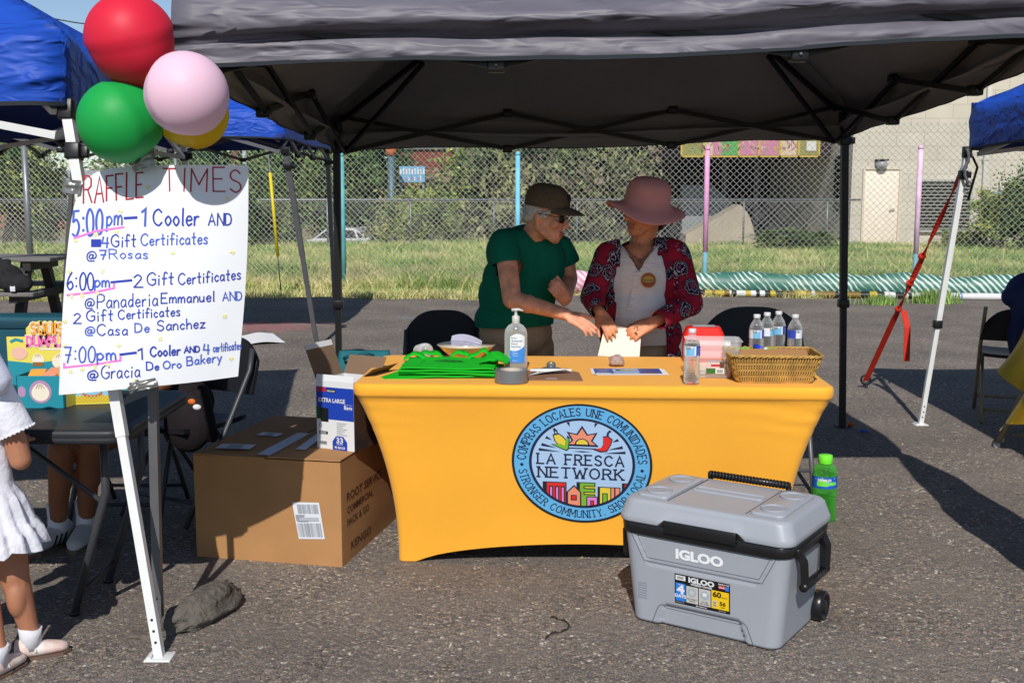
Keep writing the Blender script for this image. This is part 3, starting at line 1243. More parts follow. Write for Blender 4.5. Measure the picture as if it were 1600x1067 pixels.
tree('round dark bush between the sign and the yellow guy pole', 'bush', *TX(330, 30), 2.6, 2.7, 'dark', 12, .0, 'bush', tg)
tree('leafy tree beside the brown pole at the left edge', 'tree', *TX(14, 38), 3.6, 5.2, 'mid', 13, .22, group=tg)
tree('small tree between the brown pole and the brick building', 'tree', *TX(58, 44), 2.6, 4.8, 'dark', 14, .3, group=tg)
for i, (px, y, w, h, hue) in enumerate(((-160, 60, 8, 7, 'dark'), (-420, 50, 8, 8, 'mid'), (1240, 70, 9, 8, 'dark'), (250, 120, 14, 9, 'dark'), (170, 130, 12, 6, 'mid'))):
    tree(['far dark tree beyond the lawn past the left edge', 'far olive tree past the left edge', 'far dark tree behind the loading bay', 'far dark tree behind the round bush and balloons',
          'far olive tree behind the raffle sign'][i], 'tree', *TX(px, y), w, h, hue, 20 + i, .06, group='far trees')
bg = 'bushes against the pale block wall'
tree('tall bush against the pale block wall beside the tent leg', 'bush', *TX(1566, 29), 1.9, 1.7, 'mid', 31, .0, 'bush', bg, leaf=.1)
tree('bush with long sprays at the right edge by the pale wall', 'bush', *TX(1622, 28), 1.9, 2.2, 'dark', 32, .0, 'bush', bg, leaf=.1)
tree('low bush under the grey wall louver', 'bush', *TX(1500, 30), 1.2, .5, 'mid', 33, .0, 'bush', bg, leaf=.1)
tree('low weed bush in front of the loading bay corner', 'bush', *TX(1240, 29.5), 2.4, .5, 'dark', 34, .0, 'bush', bg, leaf=.1)

# ---------------------------------------------------------------- block building on the right with the loading bay
def block_material(name, c, c2, mortar, sc=1.0):
    m = bpy.data.materials.new(name)
    m.use_nodes = True
    nt = m.node_tree
    N, L = nt.nodes, nt.links
    b = N['Principled BSDF']
    b.inputs['Roughness'].default_value = .9
    tc = N.new('ShaderNodeTexCoord')
    sx = N.new('ShaderNodeSeparateXYZ')
    L.new(tc.outputs['Object'], sx.inputs[0])
    ad = N.new('ShaderNodeMath')
    ad.operation = 'ADD'
    L.new(sx.outputs[0], ad.inputs[0])
    L.new(sx.outputs[1], ad.inputs[1])
    cx = N.new('ShaderNodeCombineXYZ')
    L.new(ad.outputs[0], cx.inputs[0])
    L.new(sx.outputs[2], cx.inputs[1])
    br = N.new('ShaderNodeTexBrick')
    br.inputs['Color1'].default_value = (*c, 1)
    br.inputs['Color2'].default_value = (*c2, 1)
    br.inputs['Mortar'].default_value = (*mortar, 1)
    br.inputs['Scale'].default_value = 1.0
    br.inputs['Mortar Size'].default_value = .012 * sc
    br.inputs['Brick Width'].default_value = .8 * sc
    br.inputs['Row Height'].default_value = .4 * sc
    L.new(cx.outputs[0], br.inputs['Vector'])
    nz = N.new('ShaderNodeTexNoise')
    nz.inputs['Scale'].default_value = 1.2
    nz.inputs['Detail'].default_value = 6
    L.new(tc.outputs['Object'], nz.inputs[0])
    mr = N.new('ShaderNodeMapRange')
    mr.inputs['To Min'].default_value = .85
    mr.inputs['To Max'].default_value = 1.12
    L.new(nz.outputs[0], mr.inputs['Value'])
    mx = N.new('ShaderNodeMix')
    mx.data_type, mx.blend_type = 'RGBA', 'MULTIPLY'
    mx.inputs[0].default_value = 1
    L.new(br.outputs['Color'], mx.inputs[6])
    L.new(mr.outputs[0], mx.inputs[7])
    L.new(mx.outputs[2], b.inputs['Base Color'])
    return m


M_CMU = block_material('block_wall', S(204, 197, 182, .95), S(197, 190, 174, .95), S(180, 172, 158, .95))
M_DOOR = mat('cream_door', S(236, 224, 206, .95), .6, nv=.05)
M_FRAME = mat('cream_door_frame', S(214, 202, 182, .9), .6)
M_LOUV = mat('grey_louver', S(186, 186, 178, .95), .5, .3)
M_DARK = mat('dark_gap', S(40, 38, 36), .8)
BY = 33.0
bld = thing('block_building', 'pale concrete block building with a cream door and grey louver', 'building', (16, BY, 0))
xc = at(1330, 300, BY).x
g = MB()
zb, zt = -.4, 7.2
g.box(((xc + 34) / 2, BY + 6, (zb + zt) / 2), (34 - xc, 12, zt - zb), M_CMU)
g.box(((xc + 34) / 2, BY + 6, zt + .12), (34 - xc + .3, 12.3, .24), M_FRAME)
g.build('wall', bld)
g = MB()
d0, d1 = at(1348, 265, BY), at(1403, 372, BY)
cxd, wd_ = (d0.x + d1.x) / 2, d1.x - d0.x
g.box((cxd, BY - .02, 1.03), (wd_ - .12, .05, 2.13), M_DOOR, b=.008)
dr = g.build('door', bld)
h_ = MB()
h_.tube([(cxd + wd_ * .34, BY - .05, .98), (cxd + wd_ * .34, BY - .11, .98), (cxd + wd_ * .22, BY - .11, .98)], .018, M_LOUV, 8)
h_.build('handle', dr)
h_ = MB()
for s_ in (-1, 1):
    h_.box((cxd + s_ * (wd_ / 2 - .03), BY - .035, 1.06), (.06, .09, 2.2), M_FRAME)
h_.box((cxd, BY - .035, 2.15), (wd_ - .12, .09, .05), M_FRAME)
h_.build('frame', dr)
g = MB()
l0, l1 = at(1436, 282, BY), at(1513, 361, BY)
cxl, wl_ = (l0.x + l1.x) / 2, l1.x - l0.x
g.box((cxl, BY - .012, (l0.z + l1.z) / 2), (wl_, .02, l0.z - l1.z), M_DARK)
for i in range(15):
    z = l1.z + (l0.z - l1.z) * (i + .5) / 15
    g.box((0, 0, 0), (wl_ - .1, .10, .018), M_LOUV, TM(cxl, BY - .07, z) @ RM('X', -38))
for s_ in (-1, 1):
    g.box((cxl + s_ * (wl_ / 2), BY - .06, (l0.z + l1.z) / 2), (.07, .12, l0.z - l1.z + .07), M_LOUV)
    g.box((cxl, BY - .061, (l0.z + l1.z) / 2 + s_ * (l0.z - l1.z) / 2), (wl_, .118, .06), M_LOUV)
g.build('louver_vent', bld)
g = MB()
lp = at(1375, 256, BY)
g.box((lp.x, BY - .06, lp.z), (.24, .12, .1), M_LOUV, b=.01)
g.ell((lp.x, BY - .17, lp.z - .03), (.17, .14, .13), mat('lamp_glass', S(150, 152, 158), .25))
g.box((lp.x, BY - .16, lp.z + .1), (.34, .28, .05), M_DARK, b=.02)
g.build('wall_lamp', bld)
g = MB()
dp = at(1536, 300, BY)
g.box((dp.x, BY - .06, 3.4), (.13, .1, 7.2), mat('white_downpipe', S(214, 212, 204, .85), .5), b=.01)
for z in (.8, 2.4, 4.0, 5.6):
    g.box((dp.x, BY - .062, z), (.19, .115, .05), M_LOUV)
g.build('downpipe', bld)
g = MB()
e0 = at(1555, 315, BY)
g.box((e0.x, BY - .12, e0.z - .05), (.42, .22, .66), mat('meter_box', S(148, 170, 192, .8), .5, .2, nv=.1), b=.015)
g.box((e0.x, BY - .235, e0.z - .02), (.3, .012, .42), mat('meter_door', S(170, 186, 204, .8), .45, .2))
g.lathe([(.09, 0), (.09, .05), (.06, .08)], mat('lamp_glass'), 16, TM(e0.x + .02, BY - .24, e0.z + .02) @ RM('X', 90))
g.tube([(e0.x + .1, BY - .05, e0.z + .25), (e0.x + .1, BY - .05, e0.z + .62)], .03, M_LOUV, 8)
g.build('meter_cabinet', bld)
g = MB()
for i in range(12):
    g.box((0, 0, 0), (.10, .9, .03), M_DARK, TM(xc - .05, BY + 1.2, 1.0 + i * .13) @ RM('Y', 25))
g.box((xc - .012, BY + 1.2, 1.72), (.02, 1.0, 1.7), M_DARK)
g.build('side_louver', bld)

# the roofed loading bay to its left: a bridge-like beam with a mural board and a sloping concrete abutment
bay = thing('loading_bay', 'dark open bay under a beam with a sloped concrete abutment', 'building', (7, BY + 3, 0))
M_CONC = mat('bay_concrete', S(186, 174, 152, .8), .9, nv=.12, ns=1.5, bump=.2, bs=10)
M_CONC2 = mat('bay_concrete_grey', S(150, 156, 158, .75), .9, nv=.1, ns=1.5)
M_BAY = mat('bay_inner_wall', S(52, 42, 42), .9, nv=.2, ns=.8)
xl = at(1062, 300, BY + 2.2).x
g = MB()
ztop = at(1150, 244, BY + 2.2).z
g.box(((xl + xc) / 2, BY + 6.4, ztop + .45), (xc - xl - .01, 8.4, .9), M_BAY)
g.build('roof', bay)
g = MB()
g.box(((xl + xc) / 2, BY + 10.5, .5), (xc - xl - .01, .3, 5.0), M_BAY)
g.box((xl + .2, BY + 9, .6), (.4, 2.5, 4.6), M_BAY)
for px in (1130, 1180, 1240):
    g.box((X(px, BY + 8), BY + 8, .6), (.16, .16, 4.6), M_CONC2)
g.build('wall', bay)
g = MB()
py = BY + 2.6
pp = [at(*q, py) for q in ((1068, 372), (1072, 366), (1100, 352), (1127, 337), (1157, 320), (1168, 332), (1173, 343), (1200, 372))]
pts = [(p.x, p.z) for p in pp]
pts[0] = (pts[0][0], -1.2)
pts[-1] = (pts[-1][0], -1.2)
mrot = TM(0, py + 1.2, 0) @ RM('X', 90)
g.prism(pts, 0, 1.2, M_CONC, mrot)
p4 = [at(*q, py + 1.6) for q in ((1066, 372), (1066, 290), (1112, 290), (1150, 322), (1150, 372))]
g.prism([(p.x, p.z if i not in (0, 4) else -1.0) for i, p in enumerate(p4)], 0, .3, M_CONC2, TM(0, py + 1.9, 0) @ RM('X', 90))
g.build('abutment', bay)
# mural board fixed to the beam
mu = MB()
m0, m1 = at(1064, 206, BY + 2.1), at(1281, 246, BY + 2.1)
MUR = plane((m0.x, BY + 2.08, m1.z), (1, 0, 0), (0, 0, 1))
W_, H_ = m1.x - m0.x, m0.z - m1.z
mu.box(((m0.x + m1.x) / 2, BY + 2.14, (m0.z + m1.z) / 2), (W_, .1, H_), mat('mural_olive', S(150, 146, 80, .8), .8, nv=.15, ns=4))
mc = {'y': mat('mural_yellow', S(212, 180, 60, .8), .7), 'g': mat('mural_green', S(84, 170, 84, .8), .7), 'p': mat('mural_pink', S(206, 130, 160, .8), .7), 'm': mat('mural_mauve', S(176, 104, 132, .8), .7),
      'c': mat('mural_cream', S(220, 196, 170, .8), .7)}
for (a, b, k) in ((.17, .23, 'c'), (.23, .29, 'p'), (.29, .41, 'g'), (.415, .55, 'p'), (.56, .70, 'p'), (.71, .83, 'c')):
    rect(mu, W_ * a, .06, W_ * b, H_ - .06, MUR, mc[k])
MUR2 = plane((m0.x, BY + 2.075, m1.z), (1, 0, 0), (0, 0, 1))
for i in range(46):
    u = rnd.uniform(.05, .82) * W_
    v = rnd.uniform(.1, H_ - .15)
    mu.ribbon([(u, v), (u + rnd.uniform(-.15, .15), v + rnd.uniform(.05, .2)), (u + rnd.uniform(-.1, .25), v + rnd.uniform(-.1, .2))], .03, mc[rnd.choice('mmgyc')], MUR2)
for a in (0, .16, .41, .555, .705, .84, .985):
    rect(mu, W_ * a, 0, W_ * a + .06, H_, MUR2, mc['y'])
rect(mu, 0, 0, W_, .05, MUR2, mc['y'])
rect(mu, W_ * .90, H_ * .25, W_ * .97, H_ * .62, plane((m0.x, BY + 2.07, m1.z), (1, 0, 0), (0, 0, 1)), mat('mural_white', S(225, 225, 220, .8), .7))
solo(mu, 'mural_board', 'long painted mural board in yellow, pink and green on the bay beam', 'mural', (m0.x, BY + 2.1, m1.z))

# ---------------------------------------------------------------- brick building far left, red building behind the trees, car, poles
M_BRK = block_material('orange_brick', S(176, 118, 92, .8), S(164, 108, 84, .8), S(150, 120, 100, .8), .5)
M_RF = mat('grey_shingle', S(128, 126, 124, .7), .9, nv=.12, ns=3)
M_RF2 = mat('pale_metal_roof', S(176, 182, 186, .7), .6, nv=.08)
by = 105.0
q0, q1 = at(-60, 345, by), at(190, 296, by)
bb = thing('brick_building', 'low orange brick building with a grey roof past the left fence', 'building', ((q0.x + q1.x) / 2, by, -2))
bx0, bx1 = q0.x, q1.x
g = MB()
g.box(((bx0 + bx1) / 2, by + 5, -.2), (bx1 - bx0, 10, 3.7), M_BRK)
g.build('wall', bb)
g = MB()
z1 = 1.65
za = at(60, 281, by).z
g.prism([(by - 1, z1), (by + 11, z1), (by + 5, za)], bx0 - .8, bx1 + .8, M_RF, Matrix(((0, 0, 1, 0), (1, 0, 0, 0), (0, 1, 0, 0), (0, 0, 0, 1))))
rf = g.build('roof', bb)
g = MB()
zz = at(60, 268, by + 8).z
g.box(((bx0 + bx1) / 2 + 3, by + 9, (za + zz) / 2 - .5), (bx1 - bx0 - 4, 5, zz - za + 1.2), M_RF2)
g.build('upper_storey', bb)
for px in (98, 66, 30):
    g = MB()
    c = at(px, 322, by)
    g.box((c.x, by - .06, .0), (1.1, .1, 2.3), mat('brick_window', S(70, 74, 80), .3))
    for s_ in (-1, 1):
        g.box((c.x + s_ * .58, by - .08, .0), (.1, .16, 2.4), M_FRAME)
    g.build('window', bb)
ry_ = 100.0
q0, q1 = at(612, 286, ry_), at(715, 234, ry_)
rb = thing('red_building', 'dark red building glimpsed between the trees behind the street lamp', 'building', ((q0.x + q1.x) / 2, ry_, -2))
g = MB()
g.box(((q0.x + q1.x) / 2, ry_ + 4, (q1.z - 2) / 2), (q1.x - q0.x, 8, q1.z + 2), block_material('red_brick', S(140, 74, 62, .8), S(128, 66, 56, .8), S(110, 64, 54, .8), .5))
g.build('wall', rb)
g = MB()
g.box(((q0.x + q1.x) / 2, ry_ + 4, q1.z + .15), (q1.x - q0.x + .5, 8.5, .3), M_RF)
g.build('roof', rb)
sg = MB()
s0, s1 = at(626, 284, ry_ - 60), at(662, 261, ry_ - 60)
s0, s1 = at(624, 285, 39.3), at(664, 260, 39.3)
sp_ = plane((s0.x, 39.28, s0.z), (1, 0, 0), (0, 0, 1))
w_, h2 = s1.x - s0.x, s1.z - s0.z
sg.box(((s0.x + s1.x) / 2, 39.33, (s0.z + s1.z) / 2), (w_, .08, h2), mat('sign_blue', S(120, 178, 214, .85), .6, nv=.1))
for i in range(9):
    u = w_ * (i + .3) / 9
    rect(sg, u, h2 * .5, u + w_ * .06, h2 * rnd.uniform(.8, .97), sp_, mat('sign_white', S(226, 228, 230, .85), .6))
for i in range(7):
    u = w_ * (.12 + .8 * i / 7)
    rect(sg, u, h2 * .1, u + w_ * .05, h2 * rnd.uniform(.25, .42), sp_, mat('sign_mauve', S(170, 120, 160, .85), .6) if i % 2 else mat('sign_white'))
for s_ in (.08, .92):
    sg.tube([(s0.x + w_ * s_, 39.4, s0.z + h2 * .5), (s0.x + w_ * s_, 39.4, -1.6)], .05, M_PIPE, 8)
solo(sg, 'mural_sign', 'small pale blue painted sign on posts in front of the trees', 'sign', ((s0.x + s1.x) / 2, 39.33, s0.z))

lx = X(613, 38)
lamp = thing('street_lamp', 'blue green street lamp post with an orange globe', 'street lamp', (lx, 38, ground_z(lx, 38)))
M_LP = mat('lamp_post_teal', S(96, 124, 134, .8), .5, .2)
g = MB()
lz = at(614, 238, 38).z
g.tube([(lx, 38, -1.3), (lx, 38, lz - .15)], .12, M_LP, 12)
g.lathe([(.2, -1.3), (.2, -.9), (.14, -.8)], M_LP, 12, TM(lx, 38, 0))
g.build('post', lamp)
g = MB()
g.ell((lx, 38, lz + .1), (.2, .2, .26), mat('lamp_globe_orange', S(230, 130, 80, .8), .4))
g.build('globe', lamp)
for px, y, lab, h in ((371, 52, 'brown wooden utility pole rising behind the right blue tent roof', 9.5), (34, 40, 'brown wooden pole beside the tree at the left edge', 5.4)):
    x = X(px, y)
    g = MB()
    g.tube([(x, y, -2.2), (x, y, h)], [.2, .15], mat('pole_wood', S(122, 92, 70, .8), .85, nv=.2, ns=3, stretch=(8, 8, .4)), 10)
    if h > 6:
        g.box((x, y - .2, h - .6), (2.4, .12, .14), mat('pole_wood'))
        for s_ in (-1, 0, 1):
            g.lathe([(.04, 0), (.06, .08), (.03, .16)], M_LOUV, 8, TM(x + s_ * 1.05, y - .2, h - .53))
        g.tube([(x + .45, y - .1, -2), (x + .45, y - .1, h - 3)], .1, mat('conduit_grey', S(186, 190, 196, .8), .5), 8)
    solo(g, 'utility_pole', lab, 'pole', (x, y, -2))
g = MB()
wa, wb_ = at(-60, -4, 45), at(330, 52, 45)
g.tube([wa.lerp(wb_, i / 20) + Vector((0, 0, -.35 * math.sin(math.pi * i / 20) + .006 * math.sin(i * 2))) for i in range(21)], .022, M_DARK, 6)
solo(g, 'power_line', 'thin black power line crossing the sky at the top left', 'cable', wa)

# white car parked on the lower road behind the weeds
cy = 58.0
cx0 = X(530, cy)
gz = ground_z(cx0, cy)
car = thing('parked_car', 'white car parked beyond the weeds and the far fence', 'car', (cx0, cy, gz))
M_CW = mat('car_paint_white', S(226, 228, 232, .85), .3, coat=.6)
M_CG = mat('car_glass', S(44, 52, 60), .1, spec=.8)
M_TY = mat('car_tyre', S(30, 30, 32), .8)
zr = at(530, 355, cy).z
hh = zr - gz


def carpt(u, v):
    return (cx0 + u, v * hh / 1.5 + gz)


prof = [(-2.25, .3), (-2.25, .72), (-2.1, .86), (-1.25, .98), (-.55, 1.44), (.1, 1.5), (.95, 1.47), (1.55, 1.05), (2.15, .98), (2.25, .7), (2.22, .3)]
g = MB()
g.prism([carpt(*p) for p in prof], cy - .85, cy + .85, M_CW, Matrix(((1, 0, 0, 0), (0, 0, 1, 0), (0, 1, 0, 0), (0, 0, 0, 1))))
g.build('body', car)
for q in ([(-1.08, 1.02), (-.5, 1.38), (.0, 1.4), (.0, 1.02)], [(.07, 1.02), (.07, 1.4), (.85, 1.37), (1.0, 1.02)], [(1.1, 1.02), (.98, 1.36), (1.42, 1.05)]):
    g = MB()
    g.poly([Vector((carpt(*p)[0], cy - .856, carpt(*p)[1])) for p in q][::-1], M_CG, None)
    g.build('window', car)
for u in (-1.4, 1.4):
    for s_ in (-1, 1):
        g = MB()
        M_ = TM(cx0 + u, cy + s_ * .8 - .1, gz + .32) @ RM('X', -90)
        g.lathe([(.2, 0), (.32, .02), (.33, .1), (.32, .2), (.2, .2)], M_TY, 18, M_)
        w = g.build('wheel', car)
g = MB()
g.tube([(carpt(1.15, 0)[0], cy - .5, zr + .0), (carpt(1.7, 0)[0], cy - .5, zr + .02)], .035, M_CW, 8)
g.build('roof_spoiler', car)
# guy pole with a yellow sleeve
gp = MB()
a, b, c = at(419, 238, 15.6), at(421, 270, 15.6), at(438, 400, 15.6)
c = Vector((c.x, 15.6, 0.05))
k = (1.5 - .1) / 1
gp.tube([a + (a - c) * .05, c], .008, M_PIPE, 6)
t1 = (b.z - c.z) / (a.z - c.z)
gp.tube([c + (a - c) * .28, c + (a - c) * t1], .022, mat('guy_yellow', S(224, 204, 40, .9), .5), 8)
solo(gp, 'guy_wire', 'thin slanting guy wire in a yellow sleeve behind the blue tent leg', 'guy wire', c)
# ================================================================ CANOPY TENTS
def tent_fabric(name, col, rough, sc, amt, spec=.4, stretch=(1.0, 1.6, 3.2)):
    """woven polyester with sharp creases running along the cloth"""
    m = mat(name, col, rough, spec=spec)
    nt = m.node_tree
    N, L = nt.nodes, nt.links
    b = N['Principled BSDF']
    tc = N.new('ShaderNodeTexCoord')
    mp = N.new('ShaderNodeMapping')
    mp.inputs['Scale'].default_value = stretch
    mp.inputs['Rotation'].default_value = (.12, .2, .1)
    L.new(tc.outputs['Object'], mp.inputs[0])
    hs = []
    for k, (s_, d_) in enumerate(((sc, 2.0), (sc * 3.1, 2.0))):
        nz = N.new('ShaderNodeTexNoise')
        nz.noise_type = 'RIDGED_MULTIFRACTAL'
        nz.inputs['Scale'].default_value = s_
        nz.inputs['Detail'].default_value = d_
        nz.inputs['Distortion'].default_value = .8
        L.new(mp.outputs[0], nz.inputs[0])
        hs.append(nz)
    prev = None
    for nz, dist in zip(hs, (.05, .015)):
        bp = N.new('ShaderNodeBump')
        bp.inputs['Strength'].default_value = amt
        bp.inputs['Distance'].default_value = dist
        L.new(nz.outputs[0], bp.inputs['Height'])
        if prev is not None:
            L.new(prev.outputs[0], bp.inputs['Normal'])
        prev = bp
    L.new(prev.outputs[0], b.inputs['Normal'])
    return m


M_GREY = tent_fabric('grey_polyester', S(124, 121, 134, .62), .5, 2.6, .75, .45, (.8, 1.5, 3.2))
M_GREYIN = mat('grey_polyester_inside', S(138, 138, 142, 1.0), .8, nv=.08, ns=3)
M_BLUE = tent_fabric('blue_polyester', S(30, 82, 194, .82), .55, 3.0, .8, .35)
M_BLUEIN = mat('blue_polyester_inside', S(60, 82, 160, .8), .75, nv=.08, ns=3)
M_HEM = mat('dark_hem_tape', S(36, 42, 48), .7)
M_BSTEEL = mat('black_steel', S(40, 40, 42, .8), .45, .3)
M_GSTEEL = mat('grey_steel', S(112, 112, 116, .75), .45, .35, nv=.08, ns=12)
M_WSTEEL = mat('white_steel', S(226, 228, 228, .88), .4, .0, nv=.05, ns=14)
M_BPLAST = mat('black_plastic', S(26, 26, 28), .4)


def canopy(name, label, C, peak, val, fab, inn, prof, legs, steel, nx=3, wr=.012, hemsag=.012, seed=1, truss=.2, hi=None, ns=26, joint=None, low=.015, lw=.013):
    """C: hem corners front-left, front-right, rear-right, rear-left.  legs: [(base, top, radius, steel, slider height)]"""
    C = [Vector(c) for c in C]
    ctr = sum(C, Vector()) / 4
    t = thing(name, label, 'canopy tent', (ctr.x, ctr.y, 0))
    per = []
    for k in range(4):
        a, b = C[k], C[(k + 1) % 4]
        for i in range(ns):
            s_ = i / ns
            p = a.lerp(b, s_)
            p.z += hemsag * math.sin(math.pi * s_ * nx) * (1 if k % 2 == 0 else .6) + .006 * noise.noise(Vector((s_ * 14, k, seed)))
            per.append((p, k, s_))
    n = len(per)
    peak = Vector(peak)

    def outw(p, k, s_):
        a, b = C[k], C[(k + 1) % 4]
        d = (b - a)
        o = Vector((d.y, -d.x, 0)).normalized()
        return o

    def surf(inset):
        rows = []
        for (o, z) in prof:
            row = []
            for j, (p, k, s_) in enumerate(per):
                ow = outw(p, k, s_)
                f = noise.noise(Vector((j * .16, z * 22, seed))) + .5 * noise.noise(Vector((j * .4, z * 50, seed + 5)))
                f2 = noise.noise(Vector((j * .09, z * 10, seed + 9)))
                edge = min(1, min(s_, 1 - s_) * 8) if True else 1
                q = p + ow * (o * (.3 + .7 * edge) + wr * f - inset) + Vector((0, 0, z * val * (1 + .14 * f2 + .22 * (1 - edge) * (z > .45)) + wr * .6 * f2 * (z > .02)))
                row.append(q)
            rows.append(row)
        top0 = rows[-1]
        for t_ in (.05, .11, .18, .26, .35, .45, .56, .68, .8, .9, .97):
            row = []
            for j, (p, k, s_) in enumerate(per):
                b0 = top0[j]
                q = b0.lerp(peak, t_)
                zz = b0.z + (peak.z - b0.z) * (1 - (1 - t_) ** 1.35)
                mid = abs(s_ - .5) * 2
                sag = .05 * math.sin(math.pi * min(1, t_ * 1.15)) * (1 - mid ** 2)
                f = noise.noise(Vector((j * .22, t_ * 6, seed + 3))) * wr * 1.4 * (1 - t_)
                f += noise.noise(Vector((q.x * 3.2 + q.y * 1.1, q.y * 7, seed + 13))) * wr * 1.2
                q.z = zz - sag + f - inset * .8
                row.append(q)
            rows.append(row)
        return rows

    g = MB()
    g.loops(surf(0.0), fab, cap0=False, cap1=True)
    inr = surf(.006)
    g.loops([r[::-1] for r in inr], inn, cap0=False, cap1=True)
    # hem tape closes the two layers
    a, b = surf(0.0)[0], inr[0]
    hem = [[p + Vector((0, 0, -.004)) + outw(*per[j]) * .003 for j, p in enumerate(a)], [p + Vector((0, 0, .010)) + outw(*per[j]) * .004 for j, p in enumerate(a)]]
    g.loops(hem, M_HEM, cap0=False, cap1=False)
    g.loops([b, [p + Vector((0, 0, -.005)) for p in a]], M_HEM, cap0=False, cap1=False)
    g.build('fabric', t)
    # scissor bars
    hi = hi if hi is not None else val * .85
    for k in range(4):
        A, B = C[k], C[(k + 1) % 4]
        ow = outw(None, k, 0)
        A = A.lerp(ctr, .03)
        B = B.lerp(ctr, .03)
        g = MB()
        for i in range(nx):
            p0, p1 = A.lerp(B, i / nx), A.lerp(B, (i + 1) / nx)
            for (za, zb_, d) in ((-low, hi, -.012), (hi, -low, .012)):
                g.tube([p0 + Vector((0, 0, za)) + ow * d, p1 + Vector((0, 0, zb_)) + ow * d], lw, steel, 4, up=(0, 0, 1), flat=.6)
        for i in range(1, nx):
            p0 = A.lerp(B, i / nx)
            for z in (-low, hi):
                g.box((p0.x, p0.y, p0.z + z), (.06, .06, .045), M_BPLAST, b=.006)
                g.lathe([(.006, 0), (.006, .004)], M_GSTEEL, 8, TM(p0.x, p0.y - .032, p0.z + z) @ RM('X', 90))
        g.build('scissor_bar', t)
    # roof ribs
    for k in range(4):
        g = MB()
        a = C[k].lerp(ctr, .03) + Vector((0, 0, hi * .9))
        e = peak + Vector((0, 0, -.14))
        m_ = a.lerp(e, .5) + Vector((0, 0, .05))
        g.tube([a, m_, e], lw * .9, steel, 4)
        g.tube([C[k].lerp(ctr, .035) + Vector((0, 0, -.02)), a.lerp(e, .36)], lw * .8, steel, 4)
        g.build('roof_rib', t)
    # legs
    for (base, top, r, sm, zj) in legs:
        base, top = Vector(base), Vector(top)
        g = MB()
        d = (top - base)
        jt = zj / d.z
        q = base + d * jt
        g.tube([base, q], r * .86, sm, 4, up=(0, -1, 0))
        g.tube([q, top], r, sm, 4, up=(0, -1, 0))
        lg = g.build('leg', t)
        g = MB()
        g.box((base.x, base.y, .004), (.085, .075, .008), sm, b=.003)
        g.box((base.x - r * 1.6, base.y, .010), (.012, .06, .012), sm)
        g.build('foot_plate', lg)
        g = MB()
        for i in range(3):
            p = base + d * ((.055 + i * .035) / d.z)
            g.lathe([(.0045, 0), (.0045, .002)], M_BPLAST, 8, TM(p.x, p.y - r * .88, p.z) @ RM('X', 90))
        g.build('pin_hole', lg)
        if joint and joint.get('collar'):
            g = MB()
            Mq = frame(q, (1, 0, 0), d)
            g.box((0, 0, 0), (r * 3, r * 3, .05), M_BPLAST, Mq, b=.004)
            g.build('collar', lg)
        g = MB()
        qs = base + d * ((d.z - .14) / d.z)
        Mq = frame(qs, (1, 0, 0), d)
        g.box((0, 0, 0), (r * 3.1, r * 3.1, .055), M_BPLAST, Mq, b=.005)
        g.box((r * 2.2, 0, 0), (r * 1.6, r * 1.4, .04), M_BPLAST, Mq, b=.004)
        g.build('slider', lg)
        g = MB()
        g.box((0, 0, 0), (r * 3, r * 3, .07), M_BPLAST, frame(top, (1, 0, 0), d), b=.005)
        g.build('corner_bracket', t)
    return t


# profile of the valance: (outward offset, height in valance units)
PROF_MAIN = [(0, 0), (.004, .12), (.004, .25), (-.004, .31), (-.045, .34), (-.052, .39), (-.012, .43), (.026, .49), (.046, .58), (.044, .68), (.024, .78), (-.004, .88), (-.05, 1.0)]
PROF_BLUE = [(0, 0), (.006, .2), (.008, .4), (.010, .6), (.006, .8), (-.01, .95), (-.05, 1.05)]

cFL, cFR, cRL, cRR = at(272, 110, 3.86), at(1752, 58, 3.90), at(526, 236, 7.0), at(1313, 219, 7.05)
legFL = G(248, 988)
big = canopy('grey_canopy', 'large dark grey canopy tent on dark legs over the yellow table', [cFL, cFR, cRR, cRL], (.46, 5.45, 2.85), .215, M_GREY, M_GREYIN, PROF_MAIN,
       [(legFL, (legFL.x, legFL.y + .12, 1.98), .017, M_GSTEEL, 1.1), (G(1316, 668), (2.05, 7.0, 1.95), .021, M_BSTEEL, .80), ((-1.10, 6.98, 0), (-1.075, 6.96, 1.9), .021, M_BSTEEL, .8),
        ((2.16, 3.80, 0), (2.04, 3.98, 2.1), .021, M_BSTEEL, .8)], M_BSTEEL, nx=3, wr=.017, seed=3, hi=.2, ns=44, joint={'collar': 1})

# unseen bundle added round the front right leg for its broad ground shadow
g = MB()
lo = []
for i in range(25):
    t = i / 24
    p = Vector((2.17, 3.80, .04)).lerp(Vector((2.06, 3.99, 1.96)), t)
    lo.append([p + Vector((math.cos(q), math.sin(q), 0)) * ((.05 + .105 * math.sin(math.pi * min(1, t * .9 + .12)) ** .8) * (1 + .25 * noise.noise(Vector((math.cos(q) * 1.5, math.sin(q) * 1.5, t * 5))) + .12 * noise.noise(Vector((q * 2, 0, t * 16))))) for q in [2 * math.pi * j / 22 for j in range(22)]])
g.loops(lo, M_GREY)
g.build('added_shadow_caster', big)

